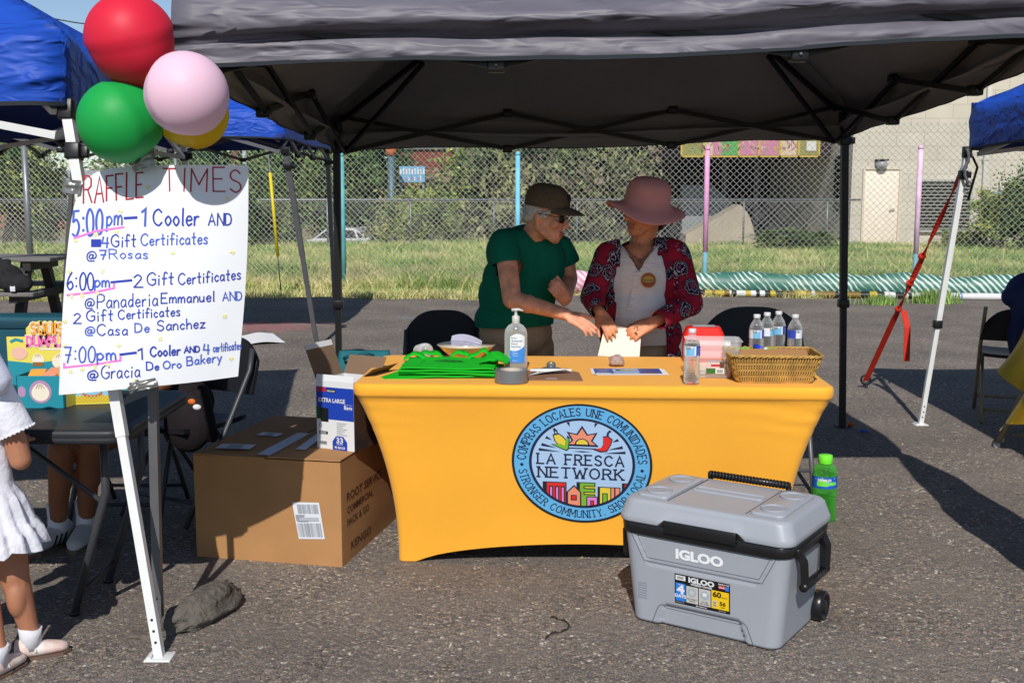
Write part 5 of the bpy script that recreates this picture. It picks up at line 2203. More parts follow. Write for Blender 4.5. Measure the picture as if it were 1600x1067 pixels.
# folded green bags
M_GBAG = mat('green_nonwoven', S(26, 190, 40, .82), .75, nv=.08, ns=9, bump=.35, bs=240, dist=.002, spec=.2)
M_GPR = mat('bag_print', S(14, 84, 30, .8), .8)
for i in range(4):
    c = ontop(704, 582) + Vector((.006 * math.sin(i * 2.1), .004 * i, .0100 * i + .002))
    Mx = TM(*c) @ RM('Z', -3 + (5, -3, 2, -1)[i])
    hw, hd = (.205, .200, .198, .19)[i], (.145, .140, .138, .13)[i]

    def top_f(u, v, i=i, hw=hw, hd=hd):
        x, y = (u - .5) * 2 * hw, (v - .5) * 2 * hd
        z = .007 + .003 * noise.noise(Vector((x * 11, y * 11, i * 3))) + (.004 * v if i == 3 else 0) - .006 * max(0, abs(2 * u - 1) - .8) * 5 * .4
        x += .006 * noise.noise(Vector((0, y * 20, i)))
        y += .008 * noise.noise(Vector((x * 12, 0, i + 5)))
        if i == 0 and u < .35:
            k = (.35 - u) / .35
            x -= .10 * k * max(0, 1 - v * 1.6)
            z -= .009 * k * max(0, 1 - v * 1.6)
        return Vector((x, y, z))
    labs = ['lowest green shopping bag of the folded pile, its corner spread to the left', 'second green shopping bag from the bottom of the folded pile', 'third green shopping bag from the bottom of the folded pile',
            'topmost folded green shopping bag with loose handles and an oval print']
    bgt = thing('shopping_bag', labs[i], 'bag', c, 'green shopping bags folded in a pile')
    g = MB()
    g.sheet(top_f, 24, 14, M_GBAG, .0055, (0, 0, -1), Mx)
    g.build('body', bgt)
    if i == 3:
        pr = MB()
        mp = lambda a, b: Mx @ (Vector((a, b, .0105)) + Vector((0, 0, .003 * noise.noise(Vector((a * 11, b * 11, 9))) + .004 * (b / (2 * hd) + .5))))
        for k in range(14):
            a0 = k * .45
            pr.ribbon([((.02 + .042 * (.5 + .5 * math.sin(k))) * math.cos(a) * 1.0 - .01, .018 + .018 * math.sin(a)) for a in (a0, a0 + .35, a0 + .7)], .0035, M_GPR, mp)
        pr.ribbon([(.058 * math.cos(a) - .01, .018 + .024 * math.sin(a)) for a in [2 * math.pi * q / 30 for q in range(30)]], .003, M_GPR, mp, True)
        stroke_text(pr, 'COMUNIDAD', -.05, .012, .013, mp, M_GPR, .0028, .2)
        pr.ribbon([(-.12, -.07), (-.115, .06)], .0016, M_GPR, mp)
        pr.ribbon([(.13, -.07), (.125, .06)], .0016, M_GPR, mp)
        pr.build('print', bgt)
        rr = random.Random(3)
        for (x0, x1, y0, hgt) in ((-.16, -.05, .115, .022), (-.02, .07, .125, .020), (.06, .17, .10, .026), (-.21, -.11, .08, .016)):
            g = MB()
            pts = [Vector((x0 + (x1 - x0) * t, y0 + .035 * math.sin(math.pi * t) + rr.uniform(-.004, .004), .008 + hgt * math.sin(math.pi * t) ** .8 * (1 + .3 * math.sin(t * 9 + x0 * 40)) + rr.uniform(-.002, .002))) for t in [q / 9 for q in range(10)]]
            g.loops([[p + Vector((0, .018, .006 + .002 * math.sin(k * 1.3))), p + Vector((0, .016, .009 + .002 * math.sin(k * 1.3))), p + Vector((0, -.016, -.003)), p + Vector((0, -.016, -.006))] for k, p in enumerate(pts)], M_GBAG, Mx, smooth=True)
            g.build('handle', bgt)
        g = MB()
        g.grid(lambda u, v: Vector((.12 + .12 * u, -.05 + .16 * v, .012 + .03 * math.sin(3.1 * u) * (.5 + .5 * v) + .008 * noise.noise(Vector((u * 5, v * 5, 2))))), 12, 12, M_GBAG, Mx)
        g.grid(lambda u, v: Vector((.12 + .12 * u, -.05 + .16 * v, .009 + .03 * math.sin(3.1 * u) * (.5 + .5 * v) + .008 * noise.noise(Vector((u * 5, v * 5, 2))))), 12, 12, M_GBAG, Mx, flip=True)
        g.build('loose_side', bgt)

# bowl with folded papers
c = ontop(729, 562)
bowl = thing('bowl', 'cream bowl with a dark blue patterned inside behind the green bags', 'bowl', c)
g = MB()
g.lathe([(.062, 0), (.066, .004), (.068, .012), (.085, .026), (.108, .048), (.126, .066), (.131, .0685)], mat('bowl_cream', S(226, 214, 186, .85), .25, coat=.4), 40, TM(*c))
g.build('outside', bowl)
m_in = bpy.data.materials.new('bowl_navy_pattern')
m_in.use_nodes = True
nt = m_in.node_tree
tc_ = nt.nodes.new('ShaderNodeTexCoord')
wv = nt.nodes.new('ShaderNodeTexWave')
wv.wave_type = 'RINGS'
wv.inputs['Scale'].default_value = 26
wv.inputs['Distortion'].default_value = 9
wv.inputs['Detail Scale'].default_value = 6
rp_ = nt.nodes.new('ShaderNodeValToRGB')
rp_.color_ramp.elements[0].position, rp_.color_ramp.elements[0].color = .55, (*S(28, 38, 84, .8), 1)
rp_.color_ramp.elements[1].position, rp_.color_ramp.elements[1].color = .75, (*S(170, 178, 200, .8), 1)
nt.links.new(tc_.outputs['Object'], wv.inputs['Vector'])
nt.links.new(wv.outputs['Color'], rp_.inputs[0])
nt.links.new(rp_.outputs[0], nt.nodes['Principled BSDF'].inputs['Base Color'])
nt.nodes['Principled BSDF'].inputs['Roughness'].default_value = .25
g = MB()
g.lathe([(.131, .0685), (.124, .0665), (.104, .048), (.08, .028), (.05, .016), (.001, .014)], m_in, 40, TM(*c), cap=False)
g.build('inside', bowl)
g = MB()
M_TICK = mat('ticket_paper', S(206, 206, 232, .9), .75, nv=.06, ns=60)
g.sheet(lambda u, v: c + Vector(((u - .5) * .135, -.035 + .10 * v, .045 + .05 * math.sin(1.1 + 1.6 * u) + .012 * v - .01 * (u - .5) ** 2)), 16, 10, M_TICK, .004, (0, 0, -1))
for k in range(7):
    z = .060 + .0045 * k
    g.sheet(lambda u, v: c + Vector(((u - .5) * .128 + .004 * math.sin(k * 3), -.06 + .03 * v + .003 * k, z - .022 + .03 * math.sin(1.1 + 1.6 * u))), 10, 2, M_TICK, .002, (0, 0, -1))
solo(g, 'paper_tickets', 'folded pale lilac paper tickets lying in the patterned bowl', 'paper', c + Vector((0, 0, .05)))
# clear cup lying behind the bags
c = ontop(663, 562) + Vector((0, .05, .034))
g = MB()
g.lathe([(.028, .10), (.033, .02), (.032, -.02), (.026, -.04), (.012, -.048), (.001, -.049)], M_CLEAR2, 24, TM(*c) @ RM('Z', 20) @ RM('X', -98), cap=False)
g.lathe([(.029, .1), (.034, .02), (.033, -.021), (.027, -.041)], M_CLEAR, 24, TM(*c) @ RM('Z', 20) @ RM('X', -98), cap=False)
solo(g, 'clear_cup', 'clear plastic cup lying on its side behind the green bags', 'cup', c)

# hand sanitizer
c = ontop(806, 576)
san = thing('pump_bottle', 'large clear hand sanitizer pump bottle standing behind the duct tape', 'bottle', c)
Ms = TM(*c) @ RM('Z', -4) @ Matrix.Diagonal((1, .62, 1, 1))
pr_b = [(.044, 0), (.048, .004), (.049, .02), (.048, .10), (.048, .150), (.044, .168), (.032, .184), (.018, .192), (.014, .196)]
g = MB()
g.lathe(pr_b, thin_clear('sanitizer_shell', (.93, .94, .93), .20, .06), 36, Ms, cap=True)
g.lathe([(r * .93, max(.004, z)) for r, z in pr_b[:5]] + [(.044, .158)], mat('sanitizer_gel', S(232, 232, 224), .05, trans=.9, ior=1.12), 32, Ms)
g.build('body', san)
g = MB()
M_PUMP = mat('pump_white', S(206, 206, 204, .85), .4)
Mp = TM(*c)
g.lathe([(.014, .190), (.016, .194), (.016, .222), (.010, .226), (.006, .228), (.006, .244), (.010, .246), (.010, .252), (.002, .254)], M_PUMP, 20, Mp)
g.tube([c + Vector((-.018, -.002, .249)), c + Vector((.012, 0, .251)), c + Vector((.03, -.004, .246))], [.007, .006, .004], M_PUMP, 8)
g.build('pump', san)
g = MB()
lab = lambda off: (lambda u, v: Ms @ Vector(((.0495 + off) * math.sin(u / .05 + .18), -(.0495 + off) * math.cos(u / .05 + .18), v)))
l0 = lab(.0005)
M_LW = mat('label_white', S(232, 236, 240, .9), .4)
M_LB = mat('label_blue', S(66, 140, 226, .9), .4)
M_LT = mat('label_text_blue', S(70, 84, 150), .5)


def lrect(g, mp, x0, y0, x1, y1, m, n=10, top=None):
    g.grid(lambda u, v: mp(x0 + (x1 - x0) * u, y0 + ((top(u) if top else y1) - y0) * v), n, 1, m, smooth=False)


lrect(g, l0, -.032, .03, .034, .15, M_LW, top=lambda u: .140 + .012 * math.sin(math.pi * u))
lrect(g, lab(.0009), -.032, .03, .034, .08, M_LB, top=lambda u: .082 + .02 * u - .01 * math.sin(3.1 * u))
lm_ = lab(.0013)
for t_, y, h in (('Advanced', .118, .0085), ('Hand', .106, .0085), ('Sanitizer', .094, .0085), ('Equate', .132, .006)):
    ftext(g, t_, -.026, y, h, lm_, M_LT, .01)
for y, w in ((.072, .04), (.066, .03), (.058, .035), (.038, .04)):
    ftext(g, 'kills germs' if w > .035 else 'moisturizes', -.022, y, .0036, lm_, M_LW)
g.build('label', san)

# duct tape roll
c = ontop(799, 603)
g = MB()
M_TAPE = mat('tape_roll_grey', S(142, 144, 148, .8), .35, .4)
g.lathe([(.043, .0), (.064, .0), (.066, .002), (.066, .047), (.064, .049), (.043, .049)], M_TAPE, 64, TM(*c) @ TM(0, .095, 0), cap=False, smooth=False)
g.lathe([(.043, .049), (.0425, .0485), (.040, .0485), (.040, .0005), (.043, .0005)], mat('card_core', S(214, 204, 186, .85), .8), 64, TM(*c) @ TM(0, .095, 0), cap=False, smooth=False)
solo(g, 'tape_roll', 'roll of silver duct tape lying flat in front of the pump bottle', 'tape roll', c)

# clipboard with papers
c = ontop(866, 588)
Mc = TM(*c) @ RM('Z', -3)
cl = thing('clipboard', 'brown clipboard holding a sheet of paper next to the duct tape', 'clipboard', c)
g = MB()
g.prism([(-.155, -.10), (.115, -.105), (.10, .09), (.06, .135), (-.09, .14), (-.13, .1)], 0, .0035, mat('hardboard', S(150, 112, 88, .8), .6, nv=.1, ns=30), Mc)
g.build('board', cl)
g = MB()
M_CLIP = mat('clip_metal', S(150, 158, 164, .75), .3, .7)
g.box((-.015, .098, .010), (.15, .022, .012), M_CLIP, Mc, b=.004)
g.prism([(-.055, .1), (.025, .1), (.012, .128), (-.04, .128)], .012, .019, M_CLIP, Mc)
g.ell((-.015, .132, .026), (.02, .010, .016), M_CLIP, Mc)
g.ell((-.015, .124, .035), (.007, .007, .006), mat('brass_rivet', S(226, 196, 120), .3, .6), Mc)
g.build('clip', cl)
g = MB()
M_SHEET = mat('white_sheet', S(236, 236, 238, .9), .7)
g.tube([Mc @ Vector((-.10, .072, .012)), Mc @ Vector((.07, .07, .013))], .007, M_SHEET, 10)


def pap(u, v, off=0.0):
    return Mc @ Vector((-.07 + .145 * u - .03 * (1 - v), -.012 + .085 * v + .05 * u * (1 - v), .006 + off + .016 * (1 - v) * u + .003 * math.sin(3 * u)))


g.sheet(pap, 12, 8, M_SHEET, .0006, (0, 0, -1))
M_PRT = mat('print_grey', S(130, 130, 150), .8)
M_PRT2 = mat('print_rose', S(200, 110, 110), .8)
for k in range(5):
    g.ribbon([(.08 + .02 * k, .9 - .17 * k), (.5, .9 - .17 * k)], .05, M_PRT, lambda u, v: pap(u, v, .0012))
    g.ribbon([(.56, .9 - .17 * k), (.9, .9 - .17 * k)], .05, M_PRT2 if k < 3 else M_PRT, lambda u, v: pap(u, v, .0012))
g.build('paper', cl)
g = MB()
lb = lambda u, v: Mc @ Vector((u, v, .0042))
rect(g, -.03, -.086, .012, -.07, lb, M_SHEET)
ftext(g, 'OFFICE', -.028, -.083, .008, lambda u, v: Mc @ Vector((u, v, .0048)), M_PRT, .02, 1.1)
g.build('brand_mark', cl)

# picture postcards under a stone
c = ontop(981, 581)
M_CB = mat('card_blue', S(44, 88, 168, .85), .35)
M_CLB = mat('card_light_blue', S(126, 178, 232, .85), .35)
M_CRD = mat('card_rust', S(150, 84, 70, .85), .4)
for i, (dx, dy, rz) in enumerate(((.012, -.008, 2.0), (-.004, .006, -.5), (0, 0, .5))):
    Mk = TM(c.x + dx, c.y + dy, c.z + .0012 * i) @ RM('Z', rz - 1)
    hw, hd = .148, .072
    g = MB()
    g.box((0, 0, .0006), (hw * 2, hd * 2, .0009), M_SHEET, Mk)
    if i == 2:
        mk = lambda u, v: Mk @ Vector((u, v, .0014))
        mk2 = lambda u, v: Mk @ Vector((u, v, .0018))
        rect(g, -hw + .008, -hd + .008, hw - .012, hd - .006, mk, M_CB)
        rect(g, -.062, -hd + .008, .045, hd - .006, mk2, M_CLB)
        mk3 = lambda u, v: Mk @ Vector((u, v, .0022))
        rect(g, -.05, .005, .035, .035, mk3, mat('card_ochre', S(200, 180, 90, .85), .4))
        rect(g, -.06, -.0, -.03, .03, mk3, mat('card_white_text', S(224, 226, 232, .9), .4))
        rect(g, -.06, -.055, .04, -.045, mk3, mat('card_white_text'))
        rect(g, .06, -.055, .12, -.03, mk2, M_CRD)
        rect(g, .06, .045, .125, .06, mk2, M_CRD)
        rect(g, -.135, .04, -.09, .058, mk2, M_CRD)
        rect(g, -.135, -.06, -.075, -.045, mk2, mat('card_white_text'))
        rect(g, -.125, -.02, -.085, .03, mk2, mat('card_greyblue', S(100, 130, 180, .85), .4))
    solo(g, 'picture_card', ['blue picture card lowest under the small stone, sticking out to the front', 'blue picture card in the middle of the pile under the small stone', 'topmost blue picture card with a pale middle panel under the small stone'][i], 'card', c, 'picture cards under the stone')


def stone(name, label, c, r, m, seed, rot=0.0, sharp=.28):
    bm = bmesh.new()
    bmesh.ops.create_icosphere(bm, subdivisions=4, radius=1)
    R = Matrix.Rotation(rot, 3, 'Z')
    for v in bm.verts:
        d = v.co.normalized()
        k = 1 + sharp * noise.noise(d * 1.4 + Vector((seed, 0, 0))) + sharp * .5 * noise.noise(d * 3.6 + Vector((0, seed, 0))) + .06 * noise.noise(d * 11)
        k = min(k, 1.12)
        v.co = R @ Vector((d.x * k * r[0], d.y * k * r[1], max(d.z * k, -.75) * r[2]))
    zmin = min(v.co.z for v in bm.verts)
    me = bpy.data.meshes.new(name)
    for v in bm.verts:
        v.co.z -= zmin
    bm.to_mesh(me)
    bm.free()
    me.materials.append(m)
    me.polygons.foreach_set('use_smooth', [True] * len(me.polygons))
    o = bpy.data.objects.new(name, me)
    COL.objects.link(o)
    o.location = c
    return tag(o, label, 'stone')


stone('stone', 'small pinkish stone holding down the picture cards', ontop(963, 572) + Vector((0, 0, .004)), (.034, .028, .026), mat('pink_stone', S(176, 150, 140, .85), .85, nv=.25, ns=60, bump=.5, bs=120, dist=.004), 3)

# water bottles
M_CAPW = mat('bottle_cap_white', S(216, 220, 224, .9), .4)
M_WL1 = mat('bottle_label_light', S(120, 190, 232, .9), .35)
M_WL2 = mat('bottle_label_blue', S(54, 76, 186, .9), .35)
M_WL3 = mat('bottle_label_white', S(226, 234, 244, .9), .35)
M_WL4 = mat('bottle_label_black', S(30, 34, 44), .35)


def water_bottle(label, loc, rz, group, blue=False):
    t = thing('water_bottle', label, 'bottle', (0, 0, 0), group)
    pr = [(.028, .0), (.0305, .004), (.0315, .012)]
    for i in range(7):
        z = .018 + i * .0135
        pr += [(.0318, z), (.0300, z + .0055), (.0318, z + .011)]
    pr += [(.0318, .116), (.0318, .152), (.0305, .158), (.026, .172), (.018, .185), (.0135, .192), (.0125, .196), (.0125, .203)]
    g = MB()
    g.lathe(pr, M_CLEAR, 28, cap=True)
    g.lathe([(r * .955, max(z, .003)) for r, z in pr if z < .166] + [(.025, .168)], M_WATER, 28)
    g.build('body', t)
    g = MB()
    g.lathe([(.0145, .199), (.0148, .201), (.0148, .213), (.0135, .215), (.001, .2152)], M_CAPW, 22)
    g.build('cap', t)
    g = MB()
    lb = lambda off: (lambda u, v: Vector(((.0322 + off) * math.sin(u), -(.0322 + off) * math.cos(u), v)))
    n = 40
    segs = ((-3.14, -.75, M_WL3), (-.75, .28, M_WL1), (.28, .5, M_WL3), (.5, 1.5, M_WL2), (1.5, 3.14, M_WL1)) if not blue else ((-3.14, -.7, M_WL2), (-.7, -.45, M_WL3), (-.45, .5, M_WL3), (.5, 1.5, M_WL2), (1.5, 3.14, M_WL2))
    for a, b, m in segs:
        g.grid(lambda u, v: lb(0)(a + (b - a) * u, .113 + .036 * v), 12, 1, m)
    g.grid(lambda u, v: lb(.0003)(-.72 + .9 * u, .144 + .005 * v), 10, 1, M_WL3)
    g.grid(lambda u, v: lb(.0003)(-.80 + .6 * u, .138 + .008 * v), 10, 1, M_WL4)
    ftext(g, 'KIRKLAND', -.76 * .0325, .1395, .0045, lambda u, v: lb(.0007)(u / .0325, v), M_WL3, .02, .85)
    for k in range(3):
        ftext(g, 'purified water', .72 * .0325, .136 - .009 * k, .003, lambda u, v: lb(.0006)(u / .0325, v), M_WL3, 0, .9)
    g.build('label', t)
    t.location = loc
    t.rotation_euler = (0, 0, rz)
    return t


water_bottle('full water bottle standing at the front of the yellow table before the clear tub', ontop(1082, 601) + Vector((0, .03, 0)), -.12, 'water bottles on the table')
wb0 = G(1183, 491, TOP + .2152)
for k, (px, py, rz, lb_, bl_) in enumerate(((1183, 491, .05, 'leftmost of the four water bottles behind the wicker basket', 0), (1199, 488, 1.0, 'second from left of the four water bottles behind the basket, half hidden', 0),
                                         (1217, 486, -.1, 'third from left of the four water bottles behind the basket, its label light blue', 0), (1243, 491, .6, 'rightmost of the four water bottles behind the basket, with a dark blue label', 1))):
    p = G(px, py, TOP + .2152)
    p.y = min(p.y, 4.965)
    p = at(px, py, p.y)
    water_bottle(lb_, (p.x, p.y, TOP), rz, 'water bottles on the table', bool(bl_))

# clear plastic tub with small white dishes and a barcode label, red box behind it
c = ontop(1118, 592) + Vector((0, .075, 0))
tub = thing('plastic_tub', 'clear plastic food tub with a flared rim beside the wicker basket', 'tub', c)
g = MB()
lo = []
for (a, b, z) in ((.066, .058, .0), (.070, .061, .004), (.076, .066, .07), (.078, .068, .078), (.098, .085, .082), (.100, .087, .088), (.107, .093, .148), (.112, .097, .150)):
    lo.append([(x, y, z) for x, y in rrect(a, b, .025, 6, 5)])
g.loops(lo, M_CLEAR2, TM(*c) @ RM('Z', -5), cap1=False)
g.build('body', tub)
g = MB()
Mt = TM(*c) @ RM('Z', -5)
mt = lambda u, v: Mt @ Vector((u, -.0665 - v * .085, v))
rect(g, -.03, .022, .006, .041, mt, mat('label_green', S(56, 120, 56, .85), .5))
rect(g, .006, .02, .04, .042, mt, M_LW)
rect(g, -.03, .042, .04, .068, mt, mat('label_palepink', S(226, 206, 206, .85), .5))
mt2 = lambda u, v: Mt @ Vector((u, -.0675 - v * .085, v))
rect(g, -.012, .05, .022, .058, mt2, mat('label_red', S(204, 44, 54, .85), .5))
rect(g, .022, .044, .04, .068, mt2, mat('label_brown', S(110, 70, 56, .85), .5))
for k in range(9):
    rect(g, .011 + k * .0027, .024, .011 + k * .0027 + (.0016 if k % 3 else .0008), .037, mt2, M_WL4)
g.build('label', tub)
g = MB()
M_DISH = mat('white_plastic', S(230, 228, 222, .9), .35)
for (dx, dy, r, z) in ((.018, .0, .042, .006), (.018, .0, .042, .026), (.02, .004, .042, .044), (-.036, .01, .02, .006)):
    g.lathe([(r * .85, z), (r, z + .003), (r, z + .012), (r * .96, z + .014)], M_DISH, 24, TM(*c) @ TM(dx, dy, 0))
solo(g, 'white_lids', 'round white lids stacked inside the clear plastic tub', 'lids', c + Vector((0, 0, .01)))
c2 = at(1098, 556, 4.88)
c2.z = TOP
fa = thing('red_box', 'red plastic box with a grey top handle behind the clear tub', 'box', c2)
g = MB()
M_REDP = mat('red_plastic', S(226, 40, 30, .88), .4)
lo = [[(x, y, z) for x, y in rrect(a, b, .02, 5, 4)] for a, b, z in ((.088, .05, 0), (.088, .05, .12), (.074, .045, .150), (.070, .042, .153))]
g.loops(lo, M_REDP, TM(*c2) @ RM('Z', -4), smooth=False)
g.build('body', fa)
g = MB()
g.box((0, -.047, .155), (.10, .02, .012), mat('grey_handle', S(140, 142, 150, .8), .4), TM(*c2) @ RM('Z', -4) @ TM(0, .04, 0), b=.004)
g.build('handle', fa)

# wicker basket
c = ontop(1214, 599) + Vector((0, .105, 0))
Mb = TM(*c) @ RM('Z', -3.2)
bk = thing('wicker_basket', 'rectangular woven wicker basket at the right end of the yellow table', 'basket', c)
M_WK = mat('wicker', S(190, 152, 82, .85), .6, nv=.28, ns=26)
M_WK2 = mat('wicker_dark', S(146, 110, 56, .8), .7, nv=.3, ns=20)
HB = .112
ring = lambda t: rrect(.142 + .036 * t, .098 + .026 * t, .022, 14, 4)
g = MB()
g.loops([[(x * .985, y * .985, z * HB) for x, y in ring(z)] for z in (.02, .5, .97)], M_WK2, Mb, smooth=False, cap1=False)
g.loops([[(x * .965, y * .965, z * HB) for x, y in ring(z)][::-1] for z in (.02, .5, .97)], M_WK2, Mb, smooth=False, cap1=False)
rb_ = random.Random(8)


def ring_pt(f, t):
    R = ring(t)
    # evenly spaced along the outline
    L_ = [0.0]
    for i in range(len(R)):
        a, b = R[i], R[(i + 1) % len(R)]
        L_.append(L_[-1] + math.hypot(a[0] - b[0], a[1] - b[1]))
    s_ = (f % 1.0) * L_[-1]
    for i in range(len(R)):
        if s_ <= L_[i + 1]:
            k = (s_ - L_[i]) / max(1e-9, L_[i + 1] - L_[i])
            a, b = R[i], R[(i + 1) % len(R)]
            return Vector((a[0] + (b[0] - a[0]) * k, a[1] + (b[1] - a[1]) * k, t * HB))
    return Vector((*R[0], t * HB))


bands = [.0, .22, .44, .66, .90]
for i in range(4):
    n = 108
    for k in range(n):
        f0 = (k + .5 * (i % 2)) / n
        a = ring_pt(f0, bands[i] + .02)
        b = ring_pt(f0 + .0018, (bands[i] + bands[i + 1]) / 2)
        d = ring_pt(f0 + .0040, bands[i + 1] - .02)
        o = Vector((b.x, b.y, 0)).normalized() * (.0035 + rb_.uniform(0, .0012))
        g.tube([a, b + o, d], [.0026, .0031, .0026], M_WK, 5, Mb, cap=False)
for t in bands[:-1]:
    for dz in (-.012, .022):
        g.tube([ring_pt(q / 90, max(.01, t + dz)) * 1.0 + Vector((0, 0, .0008 * (q % 2))) for q in range(90)], .0027, M_WK, 5, Mb, closed=True)
for ph in (0, 1):
    pts = []
    for q in range(180):
        p = ring_pt(q / 180, .96)
        o = Vector((p.x, p.y, 0)).normalized()
        an = q * .9 + ph * math.pi
        pts.append(p + o * (.004 * math.cos(an) + .001) + Vector((0, 0, .004 * math.sin(an))))
    g.tube(pts, .0042, M_WK, 6, Mb, closed=True)
g.build('weave', bk)
g = MB()
M_CARD = mat('cardboard', S(186, 138, 90, .82), .85, nv=.07, ns=5, bump=.12, bs=30, dist=.004)
g.sheet(lambda u, v: Mb @ Vector((-.142 + .284 * u, -.055 + .10 * v, .088 + .024 * v + .004 * math.sin(3 * u))), 8, 4, M_CARD, .004, (0, 0, -1))
solo(g, 'cardboard_flap', 'strip of brown cardboard lying across the wicker basket', 'cardboard', c + Vector((0, 0, .09)))
M_LIME = mat('lime_plastic', S(84, 204, 62, .9), .35)
M_YP = mat('yellow_plastic', S(238, 214, 24, .92), .35)
M_BP = mat('blue_plastic', S(34, 72, 196, .9), .35)
lys = [(-.118, -.072, 'y'), (-.09, -.072, 'y'), (-.06, -.071, 'y'), (.045, -.072, 'y'), (.11, -.074, 'y'), (.132, -.07, 'y'), (-.11, .075, 'g'), (-.09, .085, 'g'), (.018, .082, 'g'), (.12, .078, 'y')]
for i, (x, y, k) in enumerate(lys):
    m = M_YP if k == 'y' else M_LIME
    g = MB()
    Mq = Mb @ TM(x, y, .096 if k == 'y' else .106) @ RM('Z', rb_.uniform(-15, 15)) @ RM('Y', 90 + rb_.uniform(-8, 8))
    g.lathe([(.004, -.025), (.0072, -.023), (.0075, .018), (.005, .02), (.003, .03)], m, 10, Mq)
    solo(g, 'highlighter', 'yellow capped pen at the rim of the wicker basket' if k == 'y' else 'lime green pen at the back rim of the wicker basket', 'pen', Mb @ Vector((x, y, .1)), 'yellow pens in the basket' if k == 'y' else 'green pens in the basket')
g = MB()
g.tube([Mb @ Vector((-.055, .08, .118)), Mb @ Vector((-.02, .05, .112))], [.013, .008], M_BP, 12)
g.tube([Mb @ Vector((-.02, .05, .112)), Mb @ Vector((-.012, .042, .110))], [.010, .010], mat('pale_cap', S(190, 226, 214, .9), .35), 12)
solo(g, 'blue_tube', 'stubby blue tube with a pale cap poking from the wicker basket', 'tube', Mb @ Vector((-.04, .07, .11)))

# ================================================================ CARDBOARD BOX AND WHAT STANDS ON IT
bFL, bFR = G(308, 870), G(535, 887)
exb = (bFR - bFL).normalized()
MBX = frame(bFL, exb)
BW, BD, BH = (bFR - bFL).length, .80, .432
bx = thing('cardboard_box', 'large brown cardboard carton on the ground with a white shipping label', 'box', bFL)
g = MB()


def bulge(lo, hi, fn):
    return fn


def wall_grid(o, ux, vy, n, seed):
    o, ux, vy = Vector(o), Vector(ux), Vector(vy)
    nn = ux.cross(vy).normalized()
    g.grid(lambda u, v: MBX @ (o + ux * u + vy * v + nn * (.006 * math.sin(math.pi * u) * math.sin(math.pi * v) + .005 * noise.noise(Vector((u * 3, v * 3, seed))) * math.sin(math.pi * u) * math.sin(math.pi * v))), n, n, M_CARD)


wall_grid((0, 0, 0), (BW, 0, 0), (0, 0, BH), 16, 1)
wall_grid((BW, 0, 0), (0, BD, 0), (0, 0, BH), 16, 2)
wall_grid((BW, BD, 0), (-BW, 0, 0), (0, 0, BH), 12, 3)
wall_grid((0, BD, 0), (0, -BD, 0), (0, 0, BH), 12, 4)
g.build('body', bx)
g = MB()
M_CARD2 = mat('cardboard_edge', S(150, 108, 68, .8), .9)
for (y0, y1, dz) in ((-.003, BD / 2 - .02, 0), (BD / 2 + .02, BD + .003, .002)):
    pass
for (x0, x1, dz) in ((.0, BW * .5 - .004, 0.0), (BW * .5 + .004, BW + .001, .003)):
    g.sheet(lambda u, v: MBX @ Vector((x0 + (x1 - x0) * u, -.002 + (BD + .004) * v, BH + .006 + dz + .006 * math.sin(math.pi * v) * (.3 + u * (1 if x0 == 0 else -1) + (0 if x0 == 0 else .6)) + .003 * noise.noise(Vector((u * 3, v * 4, dz * 900))))), 14, 18, M_CARD, .005, (0, 0, -1))
g.build('flap', bx)
g = MB()
M_PT = thin_clear('packing_tape', (.9, .92, .95), .42, .18, S(206, 214, 226))
topm = lambda u, v, z=BH + .0165: MBX @ Vector((u, v, z))
for pts in ([(BW * .5 - .04, .0), (BW * .5 + .02, .0), (BW * .5 + .02, .42), (BW * .5 - .04, .42)], [(BW * .62, .12), (BW * .69, .12), (BW * .63, .55), (BW * .56, .55)]):
    g = MB()
    g.poly(pts, M_PT, topm)
    g.build('tape', bx)
g = MB()
M_SHIP = mat('ship_label', S(222, 226, 234, .9), .4)
M_SHIPT = mat('ship_label_print', S(110, 116, 128), .6)
for (x, y, w, d, rz) in ((.13, .12, .15, .085, .1), (.17, .37, .10, .06, -.1)):
    Mz = MBX @ TM(x, y, BH + .0155) @ Matrix.Rotation(rz, 4, 'Z')
    mp = lambda u, v: Mz @ Vector((u, v, 0))
    mp2 = lambda u, v: Mz @ Vector((u, v, .0008))
    g = MB()
    rect(g, -w / 2, -d / 2, w / 2, d / 2, mp, M_SHIP)
    for k in range(4):
        rect(g, -w * .2, -d * .35 + k * d * .18, w * .2, -d * .35 + k * d * .18 + d * .07, mp2, M_SHIPT)
    g.build('shipping_label', bx)
g = MB()
# label on the front face
fp = lambda off: (lambda u, v: MBX @ Vector((u, -.0012 - off - (.006 + .005 * noise.noise(Vector((u / BW * 3, v / BH * 3, 1)))) * math.sin(math.pi * u / BW) * math.sin(math.pi * v / BH), v)))
Lc = [(.432, .262), (.545, .266), (.566, .116), (.455, .110)]
g.grid(lambda u, v: fp(.0012)(*Vector(Lc[3]).lerp(Vector(Lc[2]), u).lerp(Vector(Lc[0]).lerp(Vector(Lc[1]), u), v)), 10, 12, M_SHIP)
f1 = fp(.0036)


def lq(u, v):
    a = Vector(Lc[3]).lerp(Vector(Lc[2]), u)
    b = Vector(Lc[0]).lerp(Vector(Lc[1]), u)
    p = a.lerp(b, v)
    return f1(p.x, p.y)


